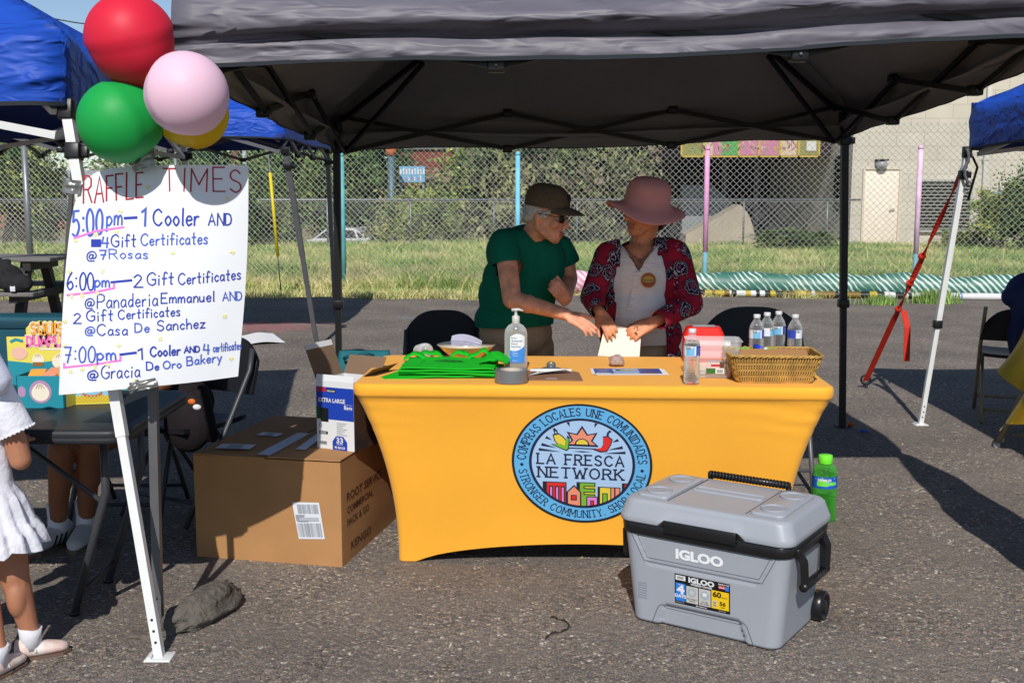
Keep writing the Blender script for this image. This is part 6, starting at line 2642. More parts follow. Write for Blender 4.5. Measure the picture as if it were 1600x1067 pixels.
rs = random.Random(2)
for k in range(30):
    u = .05 + .9 * k / 30
    rect(g, u, .06, u + rs.choice((.006, .012, .016)), .44, lq, M_SHIPT)
    if k > 3:
        rect(g, u, .70, u + rs.choice((.006, .012, .016)), .95, lq, M_SHIPT)
for v, a, b in ((.64, .05, .4), (.60, .05, .35), (.56, .05, .8), (.52, .05, .7), (.48, .1, .5)):
    rect(g, a, v, b, v + .022, lq, M_SHIPT)
rect(g, .05, .50, .9, .60, lq, mat('ship_label_grey', S(170, 174, 182), .6))
g.build('shipping_label', bx)
g = MB()
M_CINK = mat('carton_ink', S(84, 54, 36, .8), .85)
fr = lambda u, v: MBX @ Vector((BW + .0012 + (.006 + .005 * noise.noise(Vector((u / BD * 3, v / BH * 3, 2)))) * math.sin(math.pi * u / BD) * math.sin(math.pi * v / BH), u, v))
ftext(g, 'ROOT SERVICE', .06, .258, .034, fr, M_CINK, .01, 1.3)
ftext(g, 'COMMERCIAL', .06, .206, .028, fr, M_CINK, .01, 1.2)
ftext(g, 'PACK & GO', .06, .154, .028, fr, M_CINK, .01, 1.2)
ftext(g, 'KENGO', .10, .045, .034, fr, M_CINK, .01, 1.4)
g.build('lettering', bx)

# small bag dispenser box
sFL, sFR = G(496, 699, BH + .011), G(554, 706, BH + .011)
Mz = frame(sFL, (sFR - sFL))
sw, sd, sh = (sFR - sFL).length, .20, .285
sb = thing('bag_box', 'open blue and white box of extra large bags on the big carton', 'box', sFL)
M_BXW = mat('box_white', S(226, 228, 232, .88), .5)
M_BXB = mat('box_blue', S(28, 66, 178, .88), .45)
M_BXN = mat('box_navy', S(24, 30, 74, .8), .5)
M_BXR = mat('box_red', S(190, 40, 70, .85), .5)
M_KRAFT = mat('kraft_inside', S(132, 108, 88, .8), .85)
g = MB()
th = .003
for o, s_ in (((sw / 2, th / 2, sh / 2), (sw, th, sh)), ((sw / 2, sd - th / 2, sh / 2), (sw, th, sh)), ((th / 2, sd / 2, sh / 2), (th, sd - 2 * th, sh)), ((sw - th / 2, sd / 2, sh / 2), (th, sd - 2 * th, sh))):
    g.box(o, s_, M_BXW, Mz)
g.box((sw / 2, sd / 2, th / 2), (sw - 2 * th, sd - 2 * th, th), M_BXW, Mz)
fz = lambda off: (lambda u, v: Mz @ Vector((u, -off, v)))
rect(g, 0, .125, sw, sh - .025, fz(.0006), M_BXB)
rect(g, .004, sh - .045, .05, sh - .027, fz(.0012), M_BXR)
rect(g, .052, sh - .047, .098, sh - .033, fz(.0012), M_WL4)
f2 = fz(.0018)
ftext(g, 'KIRKLAND', .056, sh - .044, .007, f2, M_BXW, .02, .8)
ftext(g, 'EXTRA LARGE', .012, sh - .088, .017, f2, M_BXW, .025, .86)
ftext(g, 'Bags', sw - .046, sh - .112, .016, f2, M_BXW, .02)
rect(g, sw - .045, sh - .0935, sw - .006, sh - .0925, f2, M_BXW)
rect(g, .0, .125, .024, .175, f2, mat('box_green', S(30, 90, 60, .8), .5))
rect(g, .022, .115, .06, .172, fz(.0024), mat('bag_black', S(22, 24, 26), .4))
g.poly([(.078, .0), (.150, .0), (.150, .035), (.132, .058), (.096, .058), (.078, .035)], M_BXB, f2)
f3 = fz(.0026)
ftext(g, '33', .114, .031, .021, f3, M_BXW, .03, 1.2, 'C')
ftext(g, 'GALLON', .114, .023, .0055, f3, M_BXW, .02, 1, 'C')
ftext(g, '90 BAGS', .114, .006, .010, f3, M_BXW, .02, 1, 'C')
rect(g, .012, .062, .055, .074, f2, M_WL4)
ftext(g, 'KIRKLAND', .015, .065, .006, f3, M_BXW, .02, .8)
for k in range(12):
    rect(g, .016 + .0028 * k, .018, .016 + .0028 * k + (.0018 if k % 2 else .001), .032, f2, M_WL4)
for k in range(7):
    rect(g, .10, .112 - .008 * k, .15 - .01 * (k % 3), .1135 - .008 * k, f2, M_SHIPT)
g.ribbon([(.02 + .007 * math.cos(a), .098 + .007 * math.sin(a)) for a in [q * .52 for q in range(12)]], .002, M_SHIPT, f2, True)
g.build('carton', sb)
side = lambda u, v: Mz @ Vector((sw + .0006, u, v))
g = MB()
g.poly([(0, .0), (sd, .0), (sd, sh - .03), (0, sh - .03)], mat('box_side_photo', S(92, 66, 46, .8), .5, nv=.6, ns=14, col2=S(36, 40, 56, .8)), side)
g.build('side_print', sb)
for nm, M_, dim in (('flap', Mz @ TM(0, .0, sh) @ RM('X', -14), (sw, .026)), ):
    g = MB()
    g.box((dim[0] / 2, .001, dim[1] / 2), (dim[0], .002, dim[1]), M_BXW, M_)
    g.build(nm, sb)
g = MB()
Mf = Mz @ TM(-.001, 0, sh) @ RM('Y', -22)
g.box((-.001, .10, .075), (.002, .19, .15), M_KRAFT, Mf)
g.box((.0005, .10, .142), (.001, .19, .024), M_BXW, Mf)
g.build('flap', sb)
g = MB()
Mf = Mz @ TM(sw + .001, 0, sh) @ RM('Y', 55)
g.box((.001, .10, .055), (.002, .19, .11), M_KRAFT, Mf)
g.build('flap', sb)
g = MB()
Mf = Mz @ TM(0, sd, sh) @ RM('X', -35)
g.box((sw / 2, .001, .045), (sw, .002, .09), M_KRAFT, Mf)
g.build('flap', sb)
# teal tote bag slumped on the carton behind
c = at(562, 566, 5.16)
g = MB()
M_TEAL = mat('teal_fabric', S(20, 106, 118, .8), .7, nv=.1, ns=8, bump=.3, bs=30, dist=.01)
ctop = at(562, 549, 5.16).z
hh_ = ctop - (BH + .01)
for (r0, z0) in (((.125, .055), 0),):
    lo = []
    for j in range(11):
        t = j / 10
        a, b = .115 + .02 * math.sin(t * 3), .06 * (1 - .72 * t ** 1.4) + .004
        row = []
        for k, (x, y) in enumerate(rrect(a, b, min(b * .9, .03), 10, 3)):
            w = .010 * noise.noise(Vector((x * 14, t * 5, 2)))
            row.append((c.x + x + .02 * t, c.y + y + w + .03 * t, BH + .010 + hh_ * t * (1 + .07 * noise.noise(Vector((x * 9, 0, 7))) * t)))
        lo.append(row)
    g.loops(lo, M_TEAL)
tt_ = thing('tote_bag', 'slumped teal tote bag on the carton behind the blue box', 'bag', (c.x, c.y, BH + .01))
g.build('body', tt_)
g = MB()
g.tube([(c.x - .07, c.y - .03, ctop - .03), (c.x - .04, c.y - .06, ctop - .01), (c.x + .02, c.y - .06, ctop + .004), (c.x + .07, c.y - .02, ctop - .02)], .009, M_TEAL, 8, flat=.4)
g.build('handle', tt_)

# ================================================================ COOLER
kFL, kFR = G(986, 967), G(1215, 1021)
MK = frame(kFL.lerp(kFR, .5), kFR - kFL)
KW = (kFR - kFL).length / 2
ck = thing('cooler', 'grey wheeled ice cooler with a black band and white lettering on the asphalt', 'cooler', kFL.lerp(kFR, .5))
M_KG = mat('cooler_grey', S(158, 163, 172, .95), .42, spec=.45, nv=.03, ns=4, bump=.05, bs=300, dist=.001)
M_KB = mat('cooler_black', S(26, 26, 28), .3, spec=.5)
M_KL = mat('cooler_line', S(92, 98, 110, .7), .6)
KD = .36                      # depth at the floor
g = MB()
lo = []
NSK = 60


def kbody(t, k, p, a, b):
    x, y = p
    z = .008 + .322 * t
    y += KD / 2
    if k < NSK:        # front face
        # feet: the middle of the bottom edge is carved back
        w = KW * .60 - z * .30
        if z < .082 and abs(x) < w:
            y += .013
        # raised shield panel edge near the top
        wt = KW * (.98 - (.33 - z) * .9)
        if .222 < z < .330 and abs(x) < .255 - (.33 - z) * .55:
            y += .004
    return (x, y, z)


for j in range(41):
    t = j / 40
    a, b = KW + .030 * t, KD / 2 + .022 * t
    lo.append([kbody(t, k, p, a, b) for k, p in enumerate(rrect(a, b, .045, NSK, 7))])
g.loops(lo, M_KG, MK, smooth=True)
bd = g.build('body', ck)
yf = lambda z: -.022 * (z - .008) / .322


def kfront(off):
    return lambda u, v: MK @ Vector((u, yf(v) - off, v))


g = MB()
k0 = kfront(.001)
sh_ = [(-.262, .325), (-.215, .232), (.215, .232), (.262, .325)]
g.ribbon(sh_, .0022, M_KL, k0)
g.ribbon([(-.24, .318), (-.203, .243), (.203, .243), (.24, .318), (-.24, .318)], .0016, M_KL, kfront(-.0028))
g.ribbon([(-KW + .005, .325), (-.262, .325)], .0020, M_KL, k0)
g.ribbon([(.262, .325), (KW + .005, .325)], .0020, M_KL, k0)
g.ribbon([(-.185, .012), (-.163, .07), (-.150, .082), (.150, .082), (.163, .07), (.185, .012)], .0024, M_KL, kfront(.0012))
for k in range(7):
    rect(g, -KW + .03, .09 + .009 * k, -KW + .065, .0945 + .009 * k, kfront(.0006), mat('cooler_stamp', S(150, 157, 170, .74), .5))
g.build('panel_line', bd)
g = MB()
kk = kfront(-.0015)
ftext(g, 'IGLOO', -.008, .262, .032, kk, mat('letter_white', S(236, 240, 244, .92), .4), .052, 1.22, 'C')
g.build('lettering', ck)
# product sticker
g = MB()
s0 = kfront(.0008)
s1, s2, s3 = kfront(.0014), kfront(.0020), kfront(.0026)
sx0, sx1, sy0, sy1 = -.098, .104, .100, .207
rect(g, sx0, sy0, sx1, sy1, s0, mat('sticker_black', S(24, 24, 28), .35))
SW_, SH_ = sx1 - sx0, sy1 - sy0
q_ = lambda m: (lambda u, v: m(sx0 + u * SW_, sy0 + v * SH_))
M_SW = mat('sticker_white', S(228, 230, 232, .9), .35)
M_SB = mat('sticker_blue', S(48, 128, 220, .9), .35)
M_SY = mat('sticker_yellow', S(242, 200, 30, .9), .35)
M_SGY = mat('sticker_grey', S(196, 196, 192, .9), .35)
M_SD = mat('sticker_dark', S(56, 40, 24), .4)
a1, a2, a3 = q_(s1), q_(s2), q_(s3)
rect(g, .02, .80, .20, .96, a1, M_SW)
for k in range(10):
    rect(g, .05 + .012 * k, .84, .05 + .012 * k + .006, .93, a2, M_WL4)
rect(g, .02, .10, .20, .70, a1, M_SB)
rect(g, .215, .10, .43, .66, a1, M_SGY)
rect(g, .445, .10, .655, .66, a1, M_SGY)
rect(g, .67, .10, .98, .70, a1, M_SY)
X_ = lambda u: sx0 + u * SW_
Y_ = lambda v: sy0 + v * SH_
ftext(g, '4', X_(.11), Y_(.36), .030, s2, M_SW, .05, 1.2, 'C')
ftext(g, 'DAYS', X_(.11), Y_(.22), .011, s2, M_SW, .04, 1.1, 'C')
ftext(g, 'UP TO', X_(.11), Y_(.635), .004, s2, M_SW, .02, 1, 'C')
ftext(g, 'IGLOO', X_(.49), Y_(.80), .017, s2, M_SW, .05, 1.25, 'C')
ftext(g, 'WHEELED COOLER', X_(.49), Y_(.71), .0062, s2, M_SW, .04, 1.0, 'C')
ftext(g, 'MADE IN THE', X_(.89), Y_(.92), .0045, s2, M_SW, .03, 1, 'C')
rect(g, .80, .79, .98, .90, a2, mat('sticker_red', S(200, 50, 54, .9), .35))
rect(g, .92, .76, .98, .90, a3, M_SB)
ftext(g, 'U.S.A.', X_(.86), Y_(.82), .006, kfront(.0032), M_SW, .04, 1, 'C')
disc(g, X_(.32), Y_(.46), .016, .016, s2, mat('sticker_ring', S(158, 170, 180), .4))
disc(g, X_(.32), Y_(.46), .009, .009, s3, M_SGY)
disc(g, X_(.55), Y_(.45), .016, .016, s2, mat('sticker_ring'))
rect(g, .515, .42, .585, .54, a3, M_SW)
ftext(g, 'RIGHT HEIGHT', X_(.32), Y_(.22), .004, s2, M_WL4, .02, 1, 'C')
ftext(g, 'HANDLE', X_(.32), Y_(.155), .004, s2, M_WL4, .02, 1, 'C')
ftext(g, 'FULL SIZE', X_(.55), Y_(.21), .004, s2, M_WL4, .02, 1, 'C')
ftext(g, 'EASY WHEELS', X_(.55), Y_(.145), .004, s2, M_WL4, .02, 1, 'C')
ftext(g, '60', X_(.77), Y_(.49), .018, s2, M_SD, .04, 1.2, 'C')
ftext(g, 'QUARTS', X_(.90), Y_(.49), .004, s2, M_SD, .02, .9, 'C')
ftext(g, '56', X_(.87), Y_(.24), .013, s2, M_SD, .04, 1.2, 'C')
ftext(g, 'LITERS', X_(.87), Y_(.16), .004, s2, M_SD, .02, .9, 'C')
rect(g, .70, .16, .76, .38, a2, M_SGY)
ftext(g, '94', X_(.73), Y_(.26), .006, s3, M_WL4, .03, 1, 'C')
ftext(g, 'CANS', X_(.73), Y_(.19), .003, s3, M_WL4, .03, 1, 'C')
ftext(g, 'igloocoolers.com', X_(.49), Y_(.035), .004, s2, M_SW, .03, 1, 'C')
ftext(g, 'KEEPS ICE AT 90', X_(.02), Y_(.04), .003, s2, M_SGY, .01)
ftext(g, 'MADE IN USA', X_(.80), Y_(.04), .003, s2, M_SGY, .01)
g.build('product_sticker', ck)
# black band
g = MB()
lo = []
for (o, z) in ((.026, .322), (.034, .325), (.039, .333), (.041, .362), (.036, .368)):
    lo.append([(x, y + KD / 2, z) for x, y in rrect(KW + o, KD / 2 + o * .75, .05, 12, 7)])
g.loops(lo, M_KB, MK)
# lip rising in the middle of the front
g.box((0, -.037, .372), (.26, .014, .040), M_KB, MK, b=.004)
g.build('rim_band', ck)
# lid
g = MB()
lo = []
for (o, z) in ((.036, .366), (.045, .368), (.047, .372), (.047, .386), (.045, .391), (.032, .432), (.029, .438), (.022, .4455), (.012, .4475), (-.01, .448)):
    row = []
    for x, y in rrect(KW + o, KD / 2 + o * .75, .05, 20, 7):
        zz = z
        if y < 0 and abs(x) < .15 and o > .03 and z < .39:
            zz = max(zz, .392)
        row.append((x, y + KD / 2, zz))
    lo.append(row)
g.loops(lo, M_KG, MK)
# raised end fields and a sunk middle tray
TL = .4482
for sx in (-1, 1):
    g.loops([[(sx * (KW - .062) + x, KD / 2 + y, z) for x, y in rrect(.058 - o, KD / 2 - .018 - o, .02, 5, 4)] for o, z in ((0, TL - .004), (0, TL + .006), (.004, TL + .009))], M_KG, MK)
g.build('lid', ck)
ld = [o for o in bpy.data.objects if o.name.startswith('lid') and o.parent == ck][0]
M_KH = mat('cooler_cup_floor', S(150, 158, 170, .92), .45)
for sx in (-1, 1):
    for fy in (.09, .27):
        g = MB()
        cx, cy_ = sx * (KW - .060), fy
        g.lathe([(.043, 0), (.046, .004), (.043, .0065), (.039, .003), (.037, -.0005)], M_KG, 32, MK @ TM(cx, cy_, TL + .008), cap=False)
        g.lathe([(.037, .0), (.001, .0002)], M_KH, 32, MK @ TM(cx, cy_, TL + .0096), cap=False)
        g.build('cup_holder', ld)
g = MB()
hl = rrect(.125, .024, .008, 6, 3)
g.tube([(x, KD / 2 + .03 + y, TL + .001) for x, y in hl], .0045, M_KG, 8, MK, closed=True)
for sx in (-1, 1):
    g.tube([(sx * (KW - .128), .012, TL + .0005), (sx * (KW - .128), KD - .012, TL + .0005)], .0022, M_KL, 6, MK)
g.build('tray_recess', ld)
g = MB()
pts = [(-.155, KD + .030, TL + .012), (.155, KD + .030, TL + .012)]
g.tube([MK @ Vector(p) for p in pts], .012, M_KB, 14)
for k in range(24):
    x = -.145 + .29 * k / 23
    g.tube([MK @ Vector((x - .003, KD + .03, TL + .012)), MK @ Vector((x + .003, KD + .03, TL + .012))], .0145, M_KB, 14)
for sx in (-1, 1):
    g.tube([MK @ Vector((sx * .15, KD + .032, TL + .01)), MK @ Vector((sx * .15, KD + .034, .2))], .010, M_KB, 10)
g.build('tow_handle', ck)
for sx in (-1, 1):
    g = MB()
    x = sx * (KW + .050)
    for y in (.06, .30):
        g.tube([MK @ Vector((x - sx * .022, y, .345)), MK @ Vector((x + sx * .004, y + (.01 if y < .2 else -.01), .30)), MK @ Vector((x + sx * .006, y + (.02 if y < .2 else -.02), .215))], .013, M_KB, 4)
    g.tube([MK @ Vector((x + sx * .006, .065, .215)), MK @ Vector((x + sx * .006, .295, .215))], .015, M_KB, 10)
    g.box((x - sx * .02, KD / 2, .335), (.035, .28, .03), M_KB, MK, b=.006)
    g.build('carry_handle', ck)
for y_ in (.315, ):
    for sx in (1, -1):
        g = MB()
        Mw = MK @ TM(sx * (KW + .018), y_ + .045, .056) @ RM('Y', 90)
        g.lathe([(.02, -.022), (.046, -.022), (.053, -.016), (.055, 0), (.053, .016), (.047, .022), (.042, .022), (.038, .012), (.022, .012), (.018, .022), (.002, .024)], M_KB, 28, Mw)
        g.build('wheel', ck)

# green bubble solution jug
c = G(1291, 817) + Vector((0, .05, 0))
jug = thing('green_bottle', 'big bottle of green liquid with a lime cap on the ground behind the cooler', 'bottle', c)
g = MB()
pj = [(.050, 0), (.056, .005), (.057, .03), (.054, .075), (.0535, .09), (.056, .13), (.057, .17), (.0565, .215), (.050, .228), (.053, .236), (.048, .252), (.034, .262), (.027, .266), (.026, .272)]
Mj = TM(*c)
g.lathe(pj, thin_clear('green_shell', (.42, .92, .40), .10, .06, S(110, 220, 90)), 36, Mj, cap=True)
g.lathe([(r * .95, max(.004, z)) for r, z in pj if z < .12] + [(.050, .12)], mat('green_liquid', S(90, 236, 70), .04, trans=.92, ior=1.2), 32, Mj)
g.build('body', jug)
g = MB()
g.lathe([(.031, .268), (.032, .27), (.032, .302), (.029, .307), (.001, .308)], mat('lime_cap', S(120, 240, 60, .92), .4), 30, Mj)
g.build('cap', jug)
g = MB()
jl = lambda off: (lambda u, v: Mj @ Vector(((.0572 + off) * math.sin(u), -(.0572 + off) * math.cos(u), v)))
g.grid(lambda u, v: jl(0)(-2.6 + 5.2 * u, .160 + .055 * v), 40, 1, mat('jug_label_blue', S(40, 96, 190, .9), .35))
g.grid(lambda u, v: jl(.0005)(-.9 + .9 * u, .172 + .034 * v * (.6 + .4 * math.sin(3 * u))), 12, 1, mat('jug_label_green', S(120, 230, 70, .9), .35))
g.grid(lambda u, v: jl(.0005)(-.2 + .9 * u, .176 + .016 * v), 12, 1, mat('jug_label_green'))
for k in range(22):
    u0, v0 = rs.uniform(-1.2, 1.2), rs.uniform(.164, .212)
    g.poly([(u0 + .06 * math.cos(q), v0 + .0035 * math.sin(q)) for q in [i * .785 for i in range(8)]], mat('jug_label_sky', S(120, 180, 240, .9), .35), jl(.0009))
ftext(g, 'BUBBLES', -.8 * .057, .196, .010, lambda u, v: jl(.0013)(u / .057, v), M_SW, .04, 1.1)
g.build('label', jug)

# ================================================================ CHAIRS BEHIND THE TABLE
M_CHB = mat('chair_black_plastic', S(24, 25, 30), .5, spec=.4)


def folding_chair(label, loc, rz, group='black folding chairs behind the table', w=.44, hgt=.84, steel=None):
    steel = steel or M_GSTEEL
    t = thing('folding_chair', label, 'chair', (0, 0, 0), group)
    g = MB()
    g.sheet(lambda u, v: Vector(((u - .5) * w * .92, -.24 + .40 * v, .445 + .010 * (2 * u - 1) ** 2 - .012 * math.sin(math.pi * v))), 10, 8, M_CHB, .022, (0, 0, -1))
    g.build('seat', t)
    g = MB()

    def bk_(u, v):
        x = (u - .5) * w * (1.06 - .10 * v)
        topz = hgt - .105 * abs(2 * u - 1) ** 3.2
        z = .545 + (topz - .545) * v
        return Vector((x, .20 + .07 * v - .06 * (2 * u - 1) ** 2 * .5, z))
    g.sheet(bk_, 18, 10, M_CHB, .02, (0, 1, 0))
    g.build('backrest', t)
    for s_ in (-1, 1):
        x = s_ * w * .5
        g = MB()
        g.tube([(x, -.27, .012), (x, -.10, .26), (x, .05, .47), (x * .97, .185, .66), (x * .94, .215, .76)], .0125, steel, 10)
        g.build('front_leg', t)
        g = MB()
        g.tube([(x * .9, .27, .012), (x * .9, .10, .25), (x * .9, -.06, .43)], .0115, steel, 10)
        g.build('rear_leg', t)
    g = MB()
    g.tube([(-w * .5, -.20, .11), (w * .5, -.20, .11)], .009, steel, 8)
    g.tube([(-w * .45, .21, .09), (w * .45, .21, .09)], .009, steel, 8)
    g.build('stretcher', t)
    t.location = loc
    t.rotation_euler = (0, 0, rz)
    return t


pL, pR = at(690, 486, 6.0), at(1170, 480, 5.95)
folding_chair('black folding chair behind the bowl, left of the person in green', (pL.x + .02, 5.78, 0), .06, hgt=pL.z, w=.42)
folding_chair('black folding chair behind the wicker basket and water bottles', (pR.x, 5.70, 0), -.10, hgt=pR.z, w=.52)
# ================================================================ PEOPLE
M_SK1 = mat('skin_ruddy', S(224, 160, 130, .98), .52, sss=.08, nv=.24, ns=26, bump=.15, bs=160, dist=.002)
M_SK2 = mat('skin_brown', S(206, 140, 104, 1), .52, sss=.08, nv=.22, ns=26, bump=.15, bs=160, dist=.002)
M_SK3 = mat('skin_child', S(186, 128, 98, .82), .55, sss=.08, nv=.05, ns=22)
M_SK4 = mat('skin_dark_tan', S(150, 98, 70, .82), .55, sss=.08, nv=.05, ns=22)
M_LIP = mat('lips', S(186, 112, 96, .85), .45)
M_EYEW = mat('eye_white', S(220, 214, 206, .9), .2)
M_EYED = mat('eye_dark', S(44, 30, 24), .15)
M_HAIRW = mat('hair_white', S(206, 204, 200, .85), .6, nv=.25, ns=60, stretch=(1, 1, .2), bump=.6, bs=90, dist=.004)
M_HAIRD = mat('hair_dark', S(52, 38, 32), .5, nv=.4, ns=60, bump=.5, bs=90, dist=.004)
M_GT = mat('green_tshirt', S(16, 112, 90, .9), .85, nv=.10, ns=12, stretch=(1, 1, .45), bump=.8, bs=11, dist=.03, spec=.15)
M_TAN = mat('tan_trousers', S(186, 164, 136, .9), .85, nv=.08, ns=10, bump=.8, bs=12, dist=.025, spec=.15)
M_CAPB = mat('cap_brown', S(100, 88, 72, .9), .85, nv=.15, ns=60, bump=.2, bs=200, dist=.002, spec=.15)
M_HAT = mat('hat_pink', S(226, 158, 156, .95), .85, nv=.08, ns=8, bump=.2, bs=120, dist=.002, spec=.12)
M_HEN = mat('henley_white', S(232, 230, 232, .95), .85, nv=.06, ns=30, stretch=(1, 1, 9), bump=.5, bs=6, dist=.02, spec=.15)
M_SHOE = mat('shoe_dark', S(52, 46, 44), .6)
M_WH = mat('child_white_cotton', S(226, 226, 236, .9), .85, nv=.05, ns=40, bump=.7, bs=16, dist=.02, spec=.15)
M_GOLD = mat('gold', S(230, 180, 90), .25, 1.0)


def floral():
    m = bpy.data.materials.new('floral_print')
    m.use_nodes = True
    nt = m.node_tree
    N, L = nt.nodes, nt.links
    b = N['Principled BSDF']
    b.inputs['Roughness'].default_value = .85
    b.inputs['Specular IOR Level'].default_value = .15
    tc = N.new('ShaderNodeTexCoord')
    nz = N.new('ShaderNodeTexNoise')
    nz.inputs['Scale'].default_value = 34
    nz.inputs['Detail'].default_value = 2
    L.new(tc.outputs['Object'], nz.inputs[0])
    ad = N.new('ShaderNodeVectorMath')
    ad.operation = 'MULTIPLY_ADD'
    ad.inputs[1].default_value = (.05, .05, .05)
    L.new(nz.outputs['Color'], ad.inputs[0])
    L.new(tc.outputs['Object'], ad.inputs[2])
    vo = N.new('ShaderNodeTexVoronoi')
    vo.inputs['Scale'].default_value = 11.5
    vo.inputs['Randomness'].default_value = .8
    L.new(ad.outputs[0], vo.inputs['Vector'])
    rp = N.new('ShaderNodeValToRGB')
    rp.color_ramp.interpolation = 'CONSTANT'
    e = rp.color_ramp.elements
    cr, nv_, wh, pk = (*S(176, 40, 64, .8), 1), (*S(34, 32, 58, .8), 1), (*S(206, 196, 206, .85), 1), (*S(150, 70, 110, .8), 1)
    e[0].position, e[0].color = 0, pk
    e[1].position, e[1].color = .53, cr
    for p, c in ((.16, nv_), (.25, wh), (.285, nv_), (.38, wh), (.41, nv_), (.46, cr), (.50, nv_)):
        q = e.new(p)
        q.color = c
    L.new(vo.outputs['Distance'], rp.inputs[0])
    v2 = N.new('ShaderNodeTexVoronoi')
    v2.inputs['Scale'].default_value = 40
    L.new(tc.outputs['Object'], v2.inputs['Vector'])
    lt = N.new('ShaderNodeMath')
    lt.operation = 'LESS_THAN'
    lt.inputs[1].default_value = .20
    L.new(v2.outputs['Distance'], lt.inputs[0])
    mx = N.new('ShaderNodeMix')
    mx.data_type = 'RGBA'
    L.new(lt.outputs[0], mx.inputs[0])
    L.new(rp.outputs[0], mx.inputs[6])
    mx.inputs[7].default_value = (*S(186, 150, 180, .8), 1)
    n3 = N.new('ShaderNodeTexNoise')
    n3.inputs['Scale'].default_value = 9
    L.new(tc.outputs['Object'], n3.inputs[0])
    gt = N.new('ShaderNodeMath')
    gt.operation = 'GREATER_THAN'
    gt.inputs[1].default_value = .56
    L.new(n3.outputs[0], gt.inputs[0])
    m3 = N.new('ShaderNodeMath')
    m3.operation = 'MULTIPLY'
    L.new(gt.outputs[0], m3.inputs[0])
    L.new(lt.outputs[0], m3.inputs[1])
    L.new(m3.outputs[0], mx.inputs[0])
    L.new(mx.outputs[2], b.inputs['Base Color'])
    n4 = N.new('ShaderNodeTexNoise')
    n4.inputs['Scale'].default_value = 13
    L.new(tc.outputs['Object'], n4.inputs[0])
    bp = N.new('ShaderNodeBump')
    bp.inputs['Strength'].default_value = .4
    bp.inputs['Distance'].default_value = .012
    L.new(n4.outputs[0], bp.inputs['Height'])
    L.new(bp.outputs[0], b.inputs['Normal'])
    return m


M_FLOR = floral()


def facing(o, fwd, up=(0, 0, 1)):
    """frame with -Y looking along fwd"""
    F = Vector(fwd).normalized()
    Y = -F
    Z = Vector(up)
    Z = (Z - Y * Z.dot(Y)).normalized()
    Xa = Y.cross(Z)
    M = Matrix((Xa, Y, Z)).transposed().to_4x4()
    M.translation = Vector(o)
    return M


def head_shapes(g, M, m, neck=None, k=1.0, jaw=1.0):
    S_ = M @ Matrix.Scale(k, 4)
    E = lambda c, r: g.ell(c, r, m, S_)
    C = lambda a, b, r0, r1: g.cap(a, b, r0, r1, m, S_)
    E((0, .012, .03), (.074, .094, .086))
    E((0, -.022, -.03), (.063, .070, .080))
    for s in (-1, 1):
        C((s * .050, .005, -.055), (s * .020, -.064, -.096), .022 * jaw, .020 * jaw)
        E((s * .036, -.066, -.028), (.026, .024, .026))
        C((s * .012, -.084, .018), (s * .046, -.070, .016), .0125, .010)
        E((s * .0125, -.101, -.036), (.0095, .010, .008))
        g.ell((s * .072, .012, -.012), (.010, .020, .031), m, S_, rot=RM('Z', s * 18))
        C((s * .020, -.092, -.066), (0, -.097, -.064), .006, .007)
        C((s * .018, -.090, -.077), (0, -.094, -.076), .0065, .0075)
    E((0, -.066, -.100), (.026, .024, .020))
    E((0, -.074, .040), (.045, .020, .030))
    C((0, -.090, .010), (0, -.114, -.030), .010, .0125)
    E((0, -.078, -.070), (.034, .020, .030))
    if neck:
        n0 = S_ @ Vector((0, .022, -.055))
        g.cap(n0, neck[0], .056 * k, neck[1], m)


def eyes(parent, M, k=1.0, off=None):
    S_ = M @ Matrix.Scale(k, 4)
    for s in (-1, 1):
        g = MB()
        g.ell((s * .031, -.074, .001), (.0125, .0115, .0095), M_EYEW, S_)
        g.ell((s * .031 - s * .002, -.0835, .001), (.0055, .0030, .0055), M_EYED, S_)
        g.build('eye', parent)


def hand(g, M, m, th=1, curl=(20, 22, 25, 30), spread=1.0, tdir=(.75, .62, -.18), k=1.0):
    """M: wrist frame, X to the fingertips, Z out of the back of the hand, thumb on the th*Y side"""
    S_ = M @ Matrix.Scale(k, 4)
    ys = [th * y for y in (.027, .0095, -.009, -.026)]
    Ls = (.070, .078, .073, .056)
    g.ell((.045, 0, -.003), (.050, .036, .015), m, S_)
    for i, y in enumerate(ys):
        g.cap((-.005, y * .55, 0), (.082, y, 0), .0155, .0105, m, S_)
        p = Vector((.084, y, 0))
        a = curl[i]
        ang = a * .5
        sp = th * (1.5 - i) * 5 * spread
        for q, f in enumerate((.45, .31, .24)):
            d = Vector((math.cos(math.radians(ang)) * math.cos(math.radians(sp)), math.sin(math.radians(sp)), -math.sin(math.radians(ang))))
            e = p + d * Ls[i] * f
            g.cap(p, e, .0094 - .0011 * q, .0086 - .0012 * q, m, S_)
            p = e
            ang += a
    t0 = Vector((.016, th * .024, -.006))
    d = Vector((tdir[0], th * tdir[1], tdir[2])).normalized()
    t1 = t0 + d * .045
    d2 = (d + Vector((.30, -th * .12, -.05))).normalized()
    t2 = t1 + d2 * .032
    t3 = t2 + (d2 + Vector((.1, 0, -.1))).normalized() * .026
    g.cap(t0, t1, .0155, .0115, m, S_)
    g.cap(t1, t2, .0112, .0098, m, S_)
    g.cap(t2, t3, .0098, .0078, m, S_)


def hframe(o, x, z):
    x = Vector(x).normalized()
    z = Vector(z)
    z = (z - x * z.dot(x)).normalized()
    y = z.cross(x)
    M = Matrix((x, y, z)).transposed().to_4x4()
    M.translation = Vector(o)
    return M


def plane_cut(bm, co, no, clear_outer=True):
    geo = list(bm.verts) + list(bm.edges) + list(bm.faces)
    bmesh.ops.bisect_plane(bm, geom=geo, plane_co=co, plane_no=no, clear_outer=clear_outer, clear_inner=False)


